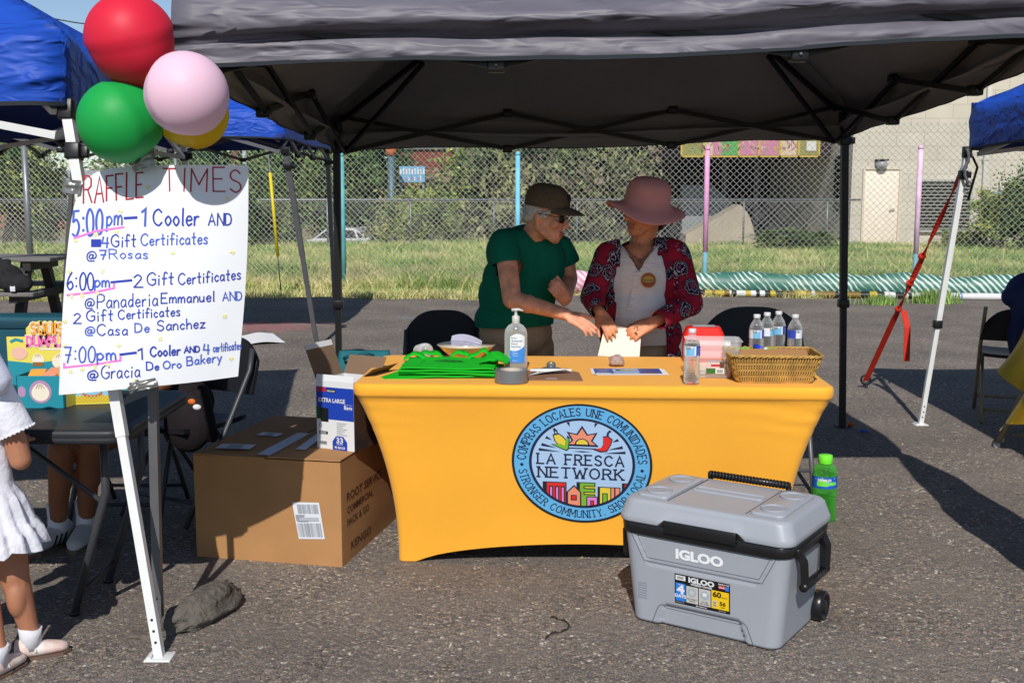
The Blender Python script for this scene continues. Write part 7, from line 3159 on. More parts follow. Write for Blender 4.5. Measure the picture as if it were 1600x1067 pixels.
def trim(bm, co, dd, rad):
    """cut a sleeve end off square"""
    near = [f for f in bm.faces if (f.calc_center_median() - co).length < rad]
    ge = list({v for f in near for v in f.verts}) + list({e for f in near for e in f.edges}) + near
    bmesh.ops.bisect_plane(bm, geom=ge, plane_co=co, plane_no=dd)
    bmesh.ops.delete(bm, geom=[f for f in bm.faces if (f.calc_center_median() - co).length < rad * 1.05 and (f.calc_center_median() - co).dot(dd) > .0002], context='FACES')


# ---------------------------------------------------------------- person in the green shirt
p1 = thing('person', 'person in green T-shirt and brown cap leaning behind the table, one hand reaching out', 'person', (at(806, 510, 5.40).x, 5.40, 0))
H1 = facing(at(853, 336, 5.27), (.90, -.42, -.20), (.06, 0, 1))
neck1 = at(822, 385, 5.34)
g = MB()
head_shapes(g, H1, M_SK1, (neck1, .060), 1.02)
sh1, el1, wr1 = at(789, 384, 5.20), at(800, 468, 5.10), at(884, 491, 5.03)
g.cap(sh1, el1, .052, .044, M_SK1)
g.cap(el1, wr1, .044, .029, M_SK1)
g.ell(el1.lerp(wr1, .3), (.045, .043, .043), M_SK1)
tip1 = at(931, 517, 4.98)
hand(g, hframe(wr1, tip1 - wr1, (.45, -.62, .62)), M_SK1, th=1, curl=(10, 12, 16, 22), spread=.5, tdir=(.80, .62, .05), k=1.0)
sh1b, el1b, wr1b = at(880, 388, 5.42), at(890, 436, 5.44), at(884, 466, 5.24)
g.cap(sh1b, el1b, .046, .040, M_SK1)
g.cap(el1b, wr1b, .040, .030, M_SK1)
hand(g, hframe(at(885, 470, 5.22), at(866, 446, 5.15) - at(885, 470, 5.22), (.35, -1, -.15)), M_SK1, th=-1, curl=(48, 52, 56, 60), spread=.2, tdir=(.85, .3, -.5), k=.98)
g.cap(neck1, at(812, 420, 5.36), .06, .07, M_SK1)
body1 = blob(g, 'body', p1, [M_SK1, M_LIP], .0045, 3, fmat=lambda c, n: 1 if (lambda q: -.084 < q.z < -.058 and q.y < -.090 and abs(q.x) < .024)(H1.inverted() @ c) else 0)
eyes(p1, H1, 1.02)
g = MB()
E = lambda px, py, Y, r: g.ell(at(px, py, Y), r, M_GT)
E(824, 412, 5.36, (.185, .125, .19))
E(808, 462, 5.37, (.190, .140, .17))
E(803, 500, 5.38, (.195, .140, .13))
E(798, 395, 5.32, (.12, .115, .12))
E(793, 442, 5.35, (.125, .12, .15))
g.cap(at(790, 381, 5.24), at(868, 384, 5.42), .074, .066, M_GT)
g.cap(at(786, 380, 5.21), at(791, 408, 5.185), .069, .073, M_GT)
g.cap(at(876, 386, 5.42), at(886, 408, 5.44), .060, .064, M_GT)
zh = at(800, 511, 5.3).z


def cut1(bm):
    plane_cut(bm, Vector((0, 0, zh)), Vector((.04, 0, -1)))
    a = at(790, 410, 5.185)
    d = (at(791, 420, 5.18) - at(787, 380, 5.21)).normalized()
    # open the sleeve ends square
    for co, dd, rad in ((at(791, 412, 5.18), (at(791, 420, 5.18) - at(786, 380, 5.21)).normalized(), .095), (at(887, 412, 5.44), (at(888, 420, 5.44) - at(876, 386, 5.42)).normalized(), .085)):
        trim(bm, co, dd, rad)


blob(g, 't_shirt', p1, M_GT, .0065, 4, cut=cut1)
g = MB()
g.ell(at(806, 520, 5.40), (.180, .125, .13), M_TAN)
for px, Y, dx in ((778, 5.40, -.02), (836, 5.44, .02)):
    hp = at(px, 540, Y)
    g.cap(hp, (hp.x + dx, Y + .02, .45), .095, .075, M_TAN)
    g.cap((hp.x + dx, Y + .02, .45), (hp.x + dx, Y + .05, .09), .075, .060, M_TAN)
blob(g, 'trousers', p1, M_TAN, .008, 3)
for px, Y, dx in ((778, 5.40, -.02), (836, 5.44, .02)):
    hp = at(px, 540, Y)
    g = MB()
    g.cap((hp.x + dx, Y + .08, .045), (hp.x + dx + .03, Y - .12, .04), .045, .042, M_SHOE)
    g.box((hp.x + dx + .015, Y - .02, .012), (.10, .30, .024), M_SHOE, b=.008)
    g.build('shoe', p1)
# hair, cap, glasses
g = MB()
S1 = H1 @ Matrix.Scale(1.02, 4)
g.ell((0, .030, .012), (.079, .086, .070), M_HAIRW, S1)
for s in (-1, 1):
    g.cap((s * .070, -.020, .010), (s * .074, -.004, -.012), .012, .008, M_HAIRW, S1)
    g.cap((s * .066, -.040, .020), (s * .071, -.028, -.006), .012, .007, M_HAIRW, S1)
    g.cap((s * .060, .060, -.020), (s * .030, .082, -.035), .024, .022, M_HAIRW, S1)


def cut_hair(bm):
    pass


blob(g, 'hair', p1, M_HAIRW, .005, 2)
cp = MB()
Mcap = S1 @ TM(0, .004, .056) @ RM('X', -2)
lo = []
for j in range(13):
    t = j / 12
    z = .002 + .085 * math.sin(t * math.pi / 2)
    k = math.cos(t * math.pi / 2) ** .62 if t < 1 else .02
    lo.append([(.088 * k * math.cos(a), .108 * k * math.sin(a) + .006 * t, z + .012 * (1 if math.sin(a) < 0 else 0) * 0) for a in [2 * math.pi * i / 36 for i in range(36)]])
lo = [[(x * 1.0, y, -.022) for x, y, z in lo[0]]] + lo
cp.loops(lo, M_CAPB, Mcap, cap0=False)
capo = cp.build('cap', p1)
g = MB()


def brim(u, v):
    a = math.radians(-90 + (u - .5) * 116)
    r = 1 + v * .0
    x, y = .087 * math.cos(a), .107 * math.sin(a)
    w = math.cos((u - .5) * math.pi) ** .55
    y -= v * .082 * w
    x *= 1 + .06 * v
    return Vector((x, y, -.002 - .012 * v * w - .22 * x * x / .087 * (1 + v * .6) - .010 * v * v))


g.sheet(brim, 24, 8, M_CAPB, .004, (0, 0, -1), Mcap)
g.build('brim', capo)
g = MB()
disc(g, 0, 0, .021, .017, lambda u, v: Mcap @ Vector((u, -.0995 + .0 - .004, .040 + v)) if False else Mcap @ Vector((u, -.1035 + (.038 + v - .038) * .35, .038 + v)), mat('cap_patch', S(50, 34, 30), .8))
g.build('patch', capo)
g = MB()
M_LENS = mat('dark_lens', S(36, 26, 24), .08, spec=.7)
for s in (-1, 1):
    Ml = S1 @ TM(s * .034, -.098, -.001) @ RM('Z', s * 14) @ RM('X', 90)
    g.lathe([(.001, .0), (.021, .001), (.0225, .0), (.0225, -.002)], M_LENS, 20, Ml @ Matrix.Diagonal((1, .82, 1, 1)))
    g.tube([S1 @ Vector((s * .056, -.090, .006)), S1 @ Vector((s * .078, -.045, .008)), S1 @ Vector((s * .080, .006, .004))], .0022, M_LENS, 6)
g.tube([S1 @ Vector((-.014, -.104, .004)), S1 @ Vector((.014, -.104, .004))], .002, M_LENS, 6)
g.build('sunglasses', p1)

# ---------------------------------------------------------------- person in the pink hat
p2 = thing('person', 'person in a pink brimmed hat and crimson floral cardigan holding a cream card', 'person', (at(1003, 520, 5.38).x, 5.38, 0))
H2 = facing(at(1007, 327, 5.30), (-.78, -.60, -.10), (.04, 0, 1))
neck2 = at(1002, 384, 5.36)
g = MB()
head_shapes(g, H2, M_SK2, (neck2, .060), 1.0, 1.08)
g.cap(neck2, at(1000, 412, 5.30), .058, .05, M_SK2)
g.ell(at(1000, 398, 5.33), (.10, .07, .06), M_SK2)
wr2, wl2 = at(938, 488, 5.14), at(1022, 503, 5.11)
er2, el2 = at(925, 464, 5.25), at(1078, 474, 5.24)
g.cap(er2, wr2, .036, .027, M_SK2)
g.cap(el2, wl2, .036, .028, M_SK2)
hand(g, hframe(wr2, at(955, 516, 5.07) - wr2, (.10, -.95, .35)), M_SK2, th=-1, curl=(16, 18, 20, 24), spread=.6, tdir=(.85, .45, -.35), k=.92)
hand(g, hframe(wl2, at(972, 528, 5.05) - wl2, (-.10, -.85, .55)), M_SK2, th=-1, curl=(24, 26, 28, 30), spread=.7, tdir=(.7, .5, -.55), k=.98)
blob(g, 'body', p2, [M_SK2, M_LIP], .0045, 3, fmat=lambda c, n: 1 if (lambda q: -.084 < q.z < -.058 and q.y < -.090 and abs(q.x) < .024)(H2.inverted() @ c) else 0)
eyes(p2, H2)
g = MB()
S2 = H2.copy()
g.ell((0, .038, -.012), (.079, .080, .080), M_HAIRD, S2)
g.cap((0, .07, -.02), (0, .075, -.07), .06, .045, M_HAIRD, S2)
blob(g, 'hair', p2, M_HAIRD, .006, 2)
# henley shirt
g = MB()
E = lambda px, py, Y, r: g.ell(at(px, py, Y), r, M_HEN)
E(1001, 432, 5.33, (.170, .125, .19))
E(1000, 480, 5.34, (.178, .140, .16))
E(1001, 520, 5.36, (.180, .130, .14))
g.cap(at(962, 400, 5.34), at(1042, 396, 5.36), .062, .062, M_HEN)
vtop = at(1000, 412, 5.2)


def cut_v(bm):
    plane_cut(bm, Vector((0, 0, at(1000, 538, 5.3).z)), Vector((0, 0, -1)))
    bb_ = at(998, 425, 5.2)
    for (px, py, px2, py2) in ((0, 0, 0, 0),):
        fs = []
        for f in bm.faces:
            c = f.calc_center_median()
            if c.y > 5.40:
                continue
            t = (c.z - bb_.z) / (at(998, 385, 5.2).z - bb_.z)
            if t > 0 and abs(c.x - bb_.x - .006 * t) < .075 * t:
                fs.append(f)
        bmesh.ops.delete(bm, geom=fs, context='FACES')


hen = blob(g, 'henley_shirt', p2, M_HEN, .005, 4, cut=cut_v)
dg = bpy.context.evaluated_depsgraph_get()


def on_front(obj, px, py, off=.002):
    """first point of an object's surface under a pixel (object mesh offset by its root)"""
    rl = ROOT_LOC[obj.name]
    o = Vector((0, 0, CAMH)) - rl
    d = ray(px, py).normalized()
    ok, loc, nr, _ = obj.ray_cast(o, d)
    return (loc + rl - d * off) if ok else at(px, py, 5.2)


bpy.context.view_layer.update()
g = MB()
pk = [on_front(hen, 996 - .18 * (y - 424), y, .003) for y in range(425, 486, 6)]
g.loops([[p + Vector((-.011, 0, 0)), p + Vector((-.011, -.003, 0)), p + Vector((.011, -.003, 0)), p + Vector((.011, 0, 0))] for p in pk], M_HEN, smooth=False)
for i in (1, 4, 7, 9):
    g.lathe([(.005, 0), (.005, .002), (.001, .003)], mat('button_white', S(226, 226, 226, .9), .3), 10, TM(*(pk[i] + Vector((0, -.003, 0)))) @ RM('X', 90))
# collar band along the V
for sx, a, b in ((-1, (966, 388), (997, 425)), (1, (1032, 384), (999, 425))):
    pts = [on_front(hen, a[0] + (b[0] - a[0]) * t - sx * 3.0, a[1] + (b[1] - a[1]) * t, .004) for t in [q / 8 for q in range(9)]]
    g.tube(pts, .0065, M_HEN, 8)
g.build('placket', hen)
g = MB()
bc = on_front(hen, 1013, 438, .006)
Mb_ = facing(bc, (0.02, -1, .12))
mpb = lambda o: (lambda u, v: Mb_ @ Vector((u, -o, v)))
disc(g, 0, 0, .037, .037, mpb(.001), mat('badge_rim', S(220, 180, 120, .85), .4))
disc(g, 0, 0, .034, .034, mpb(.002), mat('badge_orange', S(176, 84, 26, .85), .4))
disc(g, 0, .004, .024, .016, mpb(.003), mat('badge_yellow', S(214, 168, 50, .85), .4))
rect(g, -.026, -.006, .026, .004, mpb(.004), mat('badge_olive', S(150, 140, 70, .85), .4))
rect(g, -.022, -.020, .022, -.012, mpb(.003), mat('badge_red', S(150, 40, 24, .85), .4))
g.build('badge', p2)
g = MB()
pc = on_front(hen, 1000, 408, .0)
pend = at(1000, 408, 5.19)
g.ell(pend, (.010, .004, .012), mat('pendant_stone', S(86, 74, 64), .3))
g.tube([at(976, 385, 5.27), at(986, 397, 5.22), pend, at(1014, 396, 5.22), at(1030, 382, 5.28)], .0014, mat('cord_dark', S(50, 40, 36), .6), 5)
g.build('necklace', p2)
# cardigan: outer shell, open down the front
g = MB()
E = lambda px, py, Y, r: g.ell(at(px, py, Y), r, M_FLOR)
E(1001, 430, 5.35, (.190, .140, .20))
E(1000, 480, 5.36, (.200, .155, .17))
E(1001, 522, 5.38, (.205, .150, .15))
E(1002, 560, 5.39, (.200, .145, .15))
g.cap(at(960, 398, 5.345), at(1044, 394, 5.365), .074, .074, M_FLOR)
g.cap(at(952, 401, 5.33), er2, .076, .058, M_FLOR)
g.cap(er2, at(935, 485, 5.13), .058, .044, M_FLOR)
g.cap(at(1054, 399, 5.34), el2, .078, .064, M_FLOR)
g.cap(el2, at(1031, 500, 5.09), .060, .046, M_FLOR)


def cut_card(bm):
    zb = at(1000, 600, 5.3).z
    plane_cut(bm, Vector((0, 0, zb)), Vector((0, 0, -1)))
    # the opening between two straight front edges, wide at the bottom and meeting the neck
    cx_t, cx_b = at(997, 385, 5.25).x, at(1003, 560, 5.25).x
    zt, zl = at(997, 385, 5.25).z, at(1003, 560, 5.25).z

    def edges(z):
        t = min(1.25, max(-.6, (zt - z) / (zt - zl)))
        cxx = cx_t + (cx_b - cx_t) * t
        hl = (.078 + .065 * min(1, max(0, t * 1.6)), .085 + .045 * min(1, max(0, t * 1.6)))
        return cxx - hl[0], cxx + hl[1]
    for s in (0, 1):
        pa = Vector((edges(zt)[s], 5.2, zt))
        pb = Vector((edges(zl)[s], 5.2, zl))
        no = (pb - pa).cross(Vector((0, 1, 0))).normalized()
        fr_ = [f for f in bm.faces if f.calc_center_median().y < 5.36]
        ge = list({v for f in fr_ for v in f.verts}) + list({e for f in fr_ for e in f.edges}) + fr_
        bmesh.ops.bisect_plane(bm, geom=ge, plane_co=pa, plane_no=no)
    fs = []
    for f in bm.faces:
        c = f.calc_center_median()
        t = (zt - c.z) / (zt - zl)
        a = at(997, 385, 5.25)
        lx = edges(zt)[0] + (edges(zl)[0] - edges(zt)[0]) * t
        rx = edges(zt)[1] + (edges(zl)[1] - edges(zt)[1]) * t
        if lx < c.x < rx and c.y < 5.36 and (f.normal.y < .45 or c.z > zt):
            # keep the sleeve cuffs, which stand well forward of the chest
            if c.y < 5.185 and t > .5:
                continue
            fs.append(f)
        elif lx < c.x < rx and c.z > zt + .0 and c.y < 5.42:
            fs.append(f)
    bmesh.ops.delete(bm, geom=fs, context='FACES')
    for co, dd, rad in ((at(936, 487, 5.125), (at(935, 485, 5.13) - er2).normalized(), .08), (at(1029, 501, 5.085), (at(1031, 500, 5.09) - el2).normalized(), .08)):
        trim(bm, co, dd, rad)


card_o = blob(g, 'cardigan', p2, M_FLOR, .006, 4, cut=cut_card)
sd_ = card_o.modifiers.new('thickness', 'SOLIDIFY')
sd_.thickness = .004
sd_.offset = -1
g = MB()
M_CRM = mat('cream_trousers', S(214, 200, 170, .85), .85, nv=.06, ns=10, bump=.25, bs=16, dist=.01, spec=.15)
g.ell(at(1003, 540, 5.40), (.170, .115, .13), M_CRM)
for px, Y in ((980, 5.40), (1028, 5.40)):
    hp = at(px, 552, Y)
    g.cap(hp, (hp.x, Y + .02, .42), .088, .070, M_CRM)
    g.cap((hp.x, Y + .02, .42), (hp.x, Y + .04, .09), .070, .055, M_CRM)
blob(g, 'trousers', p2, M_CRM, .008, 3)
for px, Y in ((980, 5.40), (1028, 5.40)):
    hp = at(px, 552, Y)
    g = MB()
    g.cap((hp.x, Y + .07, .042), (hp.x, Y - .12, .038), .042, .038, M_SHOE)
    g.box((hp.x, Y - .02, .011), (.09, .27, .022), M_SHOE, b=.008)
    g.build('shoe', p2)
# hat
hc = at(1014, 324, 5.30)
up = Vector((.24, -.10, 1)).normalized()
Mh = facing(hc + Vector((-.012, -.010, .012)), (-.78, -.62, 0), up) @ Matrix.Scale(1.015, 4)
g = MB()
prof = [(.185, -.030), (.182, -.024), (.150, -.012), (.122, -.002), (.108, .012), (.105, .035), (.102, .070), (.094, .096), (.074, .116), (.045, .126), (.001, .129)]
lo = []
for j, (r, z) in enumerate(prof):
    row = []
    for i in range(48):
        a = 2 * math.pi * i / 48
        wv_ = 0
        if r > .11:
            f = (r - .108) / .077
            wv_ = f * (-.020 * math.cos(2 * a + .5) + .010 * math.sin(3 * a + 1) + .022 * max(0, math.cos(a + 1.57)) * 0)
        row.append((r * math.cos(a) * .96, r * math.sin(a) * 1.06, z + wv_))
    lo.append(row)
g.loops(lo, M_HAT, Mh, cap0=False)
und = [[(x * .995, y * .995, z - .004) for x, y, z in row] for row in lo[:6]]
g.loops([r_[::-1] for r_ in und], M_HAT, Mh, cap0=False, cap1=False)
g.loops([lo[0], und[0]], M_HAT, Mh, cap0=False, cap1=False)
g.build('hat', p2)
g = MB()
rp_ = wl2.lerp(at(972, 528, 5.0), .52)
Mr = hframe(wl2.lerp(at(972, 528, 5.00), .60) + Vector((.004, -.006, .012)), at(972, 528, 5.00) - wl2, (-.1, -.85, .55))
g.lathe([(.0098, -.002), (.011, 0), (.0098, .002)], M_GOLD, 18, Mr @ RM('Y', 90), cap=False)
g.ell((0, 0, .013), (.005, .004, .004), M_GOLD, Mr)
g.build('ring', p2)
# the card she holds
g = MB()
cpt = [at(946, 505, 5.10), at(1002, 518, 5.085), at(999, 560, 5.05), at(934, 556, 5.07)]
g.sheet(lambda u, v: cpt[0].lerp(cpt[1], u).lerp(cpt[3].lerp(cpt[2], u), v) + Vector((0, .006 * math.sin(math.pi * u), 0)), 8, 6, mat('cream_card', S(236, 228, 218, .92), .7), .003, (0, 1, 0))
solo(g, 'cream_card', 'plain cream card held over the back edge of the table', 'card', cpt[3])

# ---------------------------------------------------------------- child in white at the left edge
cx_, cyy = -1.66, 3.42
ch = thing('person', 'child in a white ruffled dress and pink patterned shoes cut off by the left edge', 'person', (cx_, cyy, 0))
g = MB()
Hc = facing((-1.72, 3.44, 1.075), (.25, .95, -.15))
head_shapes(g, Hc, M_SK3, (Vector((-1.71, 3.43, .93)), .042), .88)
g.cap((-1.71, 3.43, .93), (-1.70, 3.43, .70), .05, .09, M_SK3)
shc = Vector((-1.585, 3.42, .845))
elc = Vector((-1.545, 3.43, .665))
g.cap(shc, elc, .037, .034, M_SK3)
wrc = Vector((-1.60, 3.56, .70))
g.cap(elc, wrc, .034, .024, M_SK3)
hand(g, hframe(wrc, (-.2, 1, .1), (0, 0, 1)), M_SK3, th=-1, curl=(20, 22, 24, 26), k=.62)
g.cap((-1.83, 3.42, .845), (-1.88, 3.42, .66), .037, .034, M_SK3)
g.cap((-1.88, 3.42, .66), (-1.84, 3.55, .70), .034, .024, M_SK3)
hand(g, hframe((-1.84, 3.55, .70), (.2, 1, .1), (0, 0, 1)), M_SK3, th=1, k=.62)
f1 = G(46, 1036) + Vector((-.01, .02, 0))
f2 = G(-12, 1066) + Vector((0, .02, 0))
for f, hx in ((f1, -1.615), (f2, -1.76)):
    kn_ = Vector((hx * .6 + f.x * .4, 3.44, .285))
    g.cap((hx, 3.44, .50), kn_, .062, .047, M_SK3)
    g.cap(kn_, (f.x, f.y + .02, .09), .046, .030, M_SK3)
    g.ell(kn_.lerp(Vector((f.x, f.y, .09)), .35) + Vector((0, -.008, 0)), (.034, .040, .07), M_SK3)
blob(g, 'body', ch, M_SK3, .005, 2)
g = MB()
g.ell((0, .03, .01), (.080, .088, .085), M_HAIRD, Hc @ Matrix.Scale(.9, 4))
g.cap((-1.72, 3.40, 1.06), (-1.74, 3.36, .92), .06, .04, M_HAIRD)
blob(g, 'hair', ch, M_HAIRD, .006, 2)
g = MB()
lo = []
for (z, a, b, w) in ((.915, .055, .045, 0), (.90, .095, .06, 0), (.86, .115, .07, 0), (.78, .112, .072, 0), (.68, .112, .075, 0), (.60, .118, .080, .0), (.585, .122, .084, .0), (.55, .145, .105, .006), (.50, .162, .12, .009), (.47, .170, .126, .010), (.465, .176, .134, .010),
                     (.43, .196, .150, .014), (.385, .208, .160, .017)):
    lo.append([(-1.695 + (a + w * math.sin(k * 1.9 + z * 9)) * math.cos(q), 3.43 + (b + w * math.sin(k * 1.9 + z * 9)) * math.sin(q), z + (.006 * math.sin(k * .9) if z < .4 else 0)) for k, q in enumerate([2 * math.pi * i / 64 for i in range(64)])])
g.loops(lo, M_WH, cap1=False)
g.loops([[(p[0] * 1.0, p[1], p[2] + .002) for p in lo[-1]][::-1], [(-1.695 + (p[0] + 1.695) * .9, 3.43 + (p[1] - 3.43) * .9, p[2] + .06) for p in lo[-1]][::-1]], M_WH, cap0=False, cap1=False)
for sx in (-1, 1):
    s0 = Vector((-1.70 + sx * .10, 3.42, .868))
    e0 = Vector((-1.70 + sx * .148, 3.425, .755))
    g.tube([s0 - Vector((sx * .05, 0, -.02)), s0, s0.lerp(e0, .5), e0], [.05, .057, .056, .058], M_WH, 20, cap=False)
    for i in range(26):
        a = 2 * math.pi * i / 26
        d = (e0 - s0).normalized()
        u_ = d.orthogonal().normalized()
        v_ = d.cross(u_)
        g.ell(e0 + u_ * .058 * math.cos(a) + v_ * .058 * math.sin(a), .0045, M_WH, nu=8, nv=6)
g.build('dress', ch)
g = MB()
g.ell((-1.68, 3.37, .965), (.085, .06, .085), M_WH)
g.cap((-1.63, 3.36, 1.01), (-1.578, 3.365, .93), .062, .05, M_WH)
g.cap((-1.77, 3.37, 1.0), (-1.70, 3.36, .92), .06, .05, M_WH)
blob(g, 'hood', ch, mat('hood_white', S(206, 210, 228, .88), .85, nv=.06, ns=40, bump=.3, bs=26, dist=.005), .006, 3)
M_SOCK = mat('sock_white', S(222, 222, 230, .9), .9, bump=.4, bs=70, dist=.003)
M_CSH = mat('child_shoe', S(226, 190, 178, .88), .5, nv=.35, ns=26, col2=S(236, 232, 226, .9))
for f, d in ((f1, Vector((.85, .45, 0)).normalized()), (f2, Vector((.3, 1, 0)).normalized())):
    g = MB()
    p = f + Vector((0, .02, 0))
    g.tube([p + Vector((0, 0, .035)), p + Vector((0, 0, .075)), p + Vector((.001, 0, .105)), p + Vector((.002, 0, .108))], [.034, .033, .037, .030], M_SOCK, 20)
    g.build('sock', ch)
    g = MB()
    lo = []
    side_ = Vector((-d.y, d.x, 0))
    for t, w, h in ((-.05, .012, .03), (-.045, .026, .05), (-.02, .032, .054), (.02, .034, .040), (.06, .034, .034), (.09, .030, .028), (.108, .018, .022), (.113, .006, .014)):
        lo.append([p + d * t + side_ * (w * math.cos(q)) + Vector((0, 0, max(.004, .012 + h * .5 + h * .62 * math.sin(q)))) for q in [2 * math.pi * i / 16 for i in range(16)]])
    g.loops(lo, M_CSH)
    sh_o = g.build('shoe', ch)
    g = MB()
    g.prism([(t * 1.04, w) for t, w in ((-.05, -.02), (.02, -.034), (.09, -.032), (.115, -.01), (.115, .01), (.09, .032), (.02, .034), (-.05, .02))], .0, .012, mat('shoe_sole', S(120, 96, 84, .8), .8), hframe(p, d, (0, 0, 1)))
    g.tube([p + d * .012 + side_ * .036 + Vector((0, 0, .03)), p + d * .02 + Vector((0, 0, .068)), p + d * .012 - side_ * .036 + Vector((0, 0, .03))], .007, M_CSH, 8, flat=.4)
    g.build('sole', sh_o)

# ---------------------------------------------------------------- seated child behind the dark table
sc_ = thing('person', 'seated child behind the black table showing bare legs, white socks and striped sneakers', 'person', (-1.80, 4.9, 0))
g = MB()
fa_, fb_ = G(88, 856), G(132, 850)
for f, hx in ((fa_, -1.86), (fb_, -1.72)):
    kn_ = Vector((f.x + .06, f.y - .04, .44))
    g.cap((hx, 4.98, .47), kn_, .075, .056, M_SK4)
    g.cap(kn_, (f.x, f.y + .03, .10), .055, .036, M_SK4)
    g.ell(kn_.lerp(Vector((f.x, f.y, .1)), .35) + Vector((0, .02, 0)), (.052, .056, .09), M_SK4)
Hs = facing((-1.70, 4.95, 1.075), (.1, -1, -.1))
head_shapes(g, Hs, M_SK4, (Vector((-1.71, 4.98, .93)), .045), .92)
g.cap((-1.71, 4.98, .93), (-1.74, 5.0, .55), .08, .11, M_SK4)
for sx in (-1, 1):
    s0, e0, w0 = Vector((-1.72 + sx * .13, 4.97, .87)), Vector((-1.72 + sx * .18, 4.88, .66)), Vector((-1.72 + sx * .08, 4.74, .62))
    g.cap(s0, e0, .042, .036, M_SK4)
    g.cap(e0, w0, .036, .026, M_SK4)
    hand(g, hframe(w0, (-sx * .3, -1, -.2), (0, 0, 1)), M_SK4, th=-sx, k=.75)
blob(g, 'body', sc_, M_SK4, .006, 2)
g = MB()
g.ell((0, .03, .02), (.080, .09, .09), M_HAIRD, Hs)
blob(g, 'hair', sc_, M_HAIRD, .006, 2)
g = MB()
M_TS = mat('child_teal_shirt', S(96, 190, 200, .8), .85)
g.cap((-1.72, 4.98, .84), (-1.76, 5.0, .52), .125, .145, M_TS)
g.cap((-1.86, 4.97, .87), (-1.60, 4.97, .87), .06, .06, M_TS)
for sx in (-1, 1):
    g.cap((-1.72 + sx * .13, 4.97, .87), (-1.72 + sx * .165, 4.91, .74), .055, .052, M_TS)
blob(g, 'shirt', sc_, M_TS, .007, 2)
g = MB()
for hx, kx in ((-1.86, fa_), (-1.72, fb_)):
    g.cap((hx, 5.0, .48), (kx.x + .05, 4.66, .47), .090, .078, M_SHOE)
g.ell((-1.78, 5.02, .50), (.16, .12, .11), M_SHOE)
blob(g, 'shorts', sc_, mat('dark_shorts', S(40, 36, 40), .85), .008, 2)
M_SNK = mat('sneaker_white', S(200, 198, 196, .85), .6, nv=.06, ns=20)
M_STR = mat('sneaker_black', S(26, 26, 30), .6)
for f, d in ((fa_, Vector((-.35, -1, 0)).normalized()), (fb_, Vector((.05, -1, 0)).normalized())):
    g = MB()
    p = f + Vector((0, .03, 0))
    g.tube([p + Vector((0, 0, .06)), p + Vector((0, 0, .13)), p + Vector((0, 0, .185)), p + Vector((0, 0, .19))], [.043, .040, .044, .036], M_SOCK, 20)
    so = g.build('sock', sc_)
    side_ = Vector((-d.y, d.x, 0))
    g = MB()
    lo = []
    for t, w, h in ((-.075, .02, .05), (-.06, .034, .08), (-.02, .041, .088), (.03, .043, .074), (.09, .044, .054), (.14, .040, .042), (.17, .026, .032), (.178, .008, .02)):
        lo.append([p + d * t + side_ * (w * math.cos(q)) + Vector((0, 0, max(.010, .016 + h * .5 + h * .6 * math.sin(q)))) for q in [2 * math.pi * i / 18 for i in range(18)]])
    g.loops(lo, M_SNK)
    for s in (-1, 1):
        for k in range(3):
            t = -.005 + .028 * k
            g.tube([p + d * (t + .03) + side_ * s * .0445 + Vector((0, 0, .022)), p + d * t + side_ * s * .041 + Vector((0, 0, .066))], .0065, M_STR, 6, flat=.4)
    for k in range(5):
        t = .02 + .018 * k
        g.tube([p + d * t - side_ * .022 + Vector((0, 0, .100 - .011 * k)), p + d * t + side_ * .022 + Vector((0, 0, .100 - .011 * k))], .0035, M_SOCK, 6)
    sn = g.build('sneaker', sc_)
    g = MB()
    g.prism([(t, w) for t, w in ((-.078, -.026), (.0, -.044), (.09, -.047), (.15, -.042), (.182, -.015), (.182, .015), (.15, .042), (.09, .047), (.0, .044), (-.078, .026))], .0, .02, mat('sneaker_sole', S(110, 92, 76, .8), .7), hframe(p, d, (0, 0, 1)))
    g.build('sole', sn)
# ================================================================ LEFT SIDE: BLACK TABLE, DISPLAY BOXES, PICNIC TABLE
M_BT2 = mat('black_table_top', S(44, 46, 50), .45, spec=.4, nv=.1, ns=30, bump=.15, bs=200, dist=.001)
LT = (-2.20, 3.985, .72)
lt = thing('folding_table', 'black plastic folding table with rounded corners behind the sign legs', 'table', (-2.20, 3.985, 0))
g = MB()
lo = []
for o, z in ((-.012, .672), (-.002, .676), (0, .690), (-.003, .694), (0, .698), (0, .712), (-.006, .719), (-.03, .7205)):
    lo.append([(LT[0] + x, LT[1] + y, z) for x, y in rrect(.925 + o, .385 + o, .07 + o, 8, 7)])
g.loops(lo, M_BT2)
g.build('tabletop', lt)
for sx in (-1, 1):
    X0 = LT[0] + sx * .78
    for yy in (3.80, 4.18):
        g = MB()
        g.tube([(X0, yy, .69), (X0, yy, .46), (X0 - sx * .03, yy, .36), (X0 - sx * .14, yy + (.02 if yy < 4 else -.02), .012)], .0145, M_GSTEEL if False else mat('grey_leg', S(70, 72, 78), .45, .3), 10)
        g.lathe([(.018, 0), (.018, .02)], M_BPLAST, 10, TM(X0 - sx * .14, yy + (.02 if yy < 4 else -.02), 0))
        g.build('leg', lt)
    g = MB()
    g.tube([(X0 - sx * .12, 3.82, .08), (X0 - sx * .12, 4.16, .08)], .011, mat('grey_leg'), 8)
    g.build('brace', lt)
    g = MB()
    g.tube([(X0 - sx * .01, 3.8, .42), (X0 - sx * .45, 3.985, .66)], .009, mat('grey_leg'), 8)
    g.build('brace', lt)

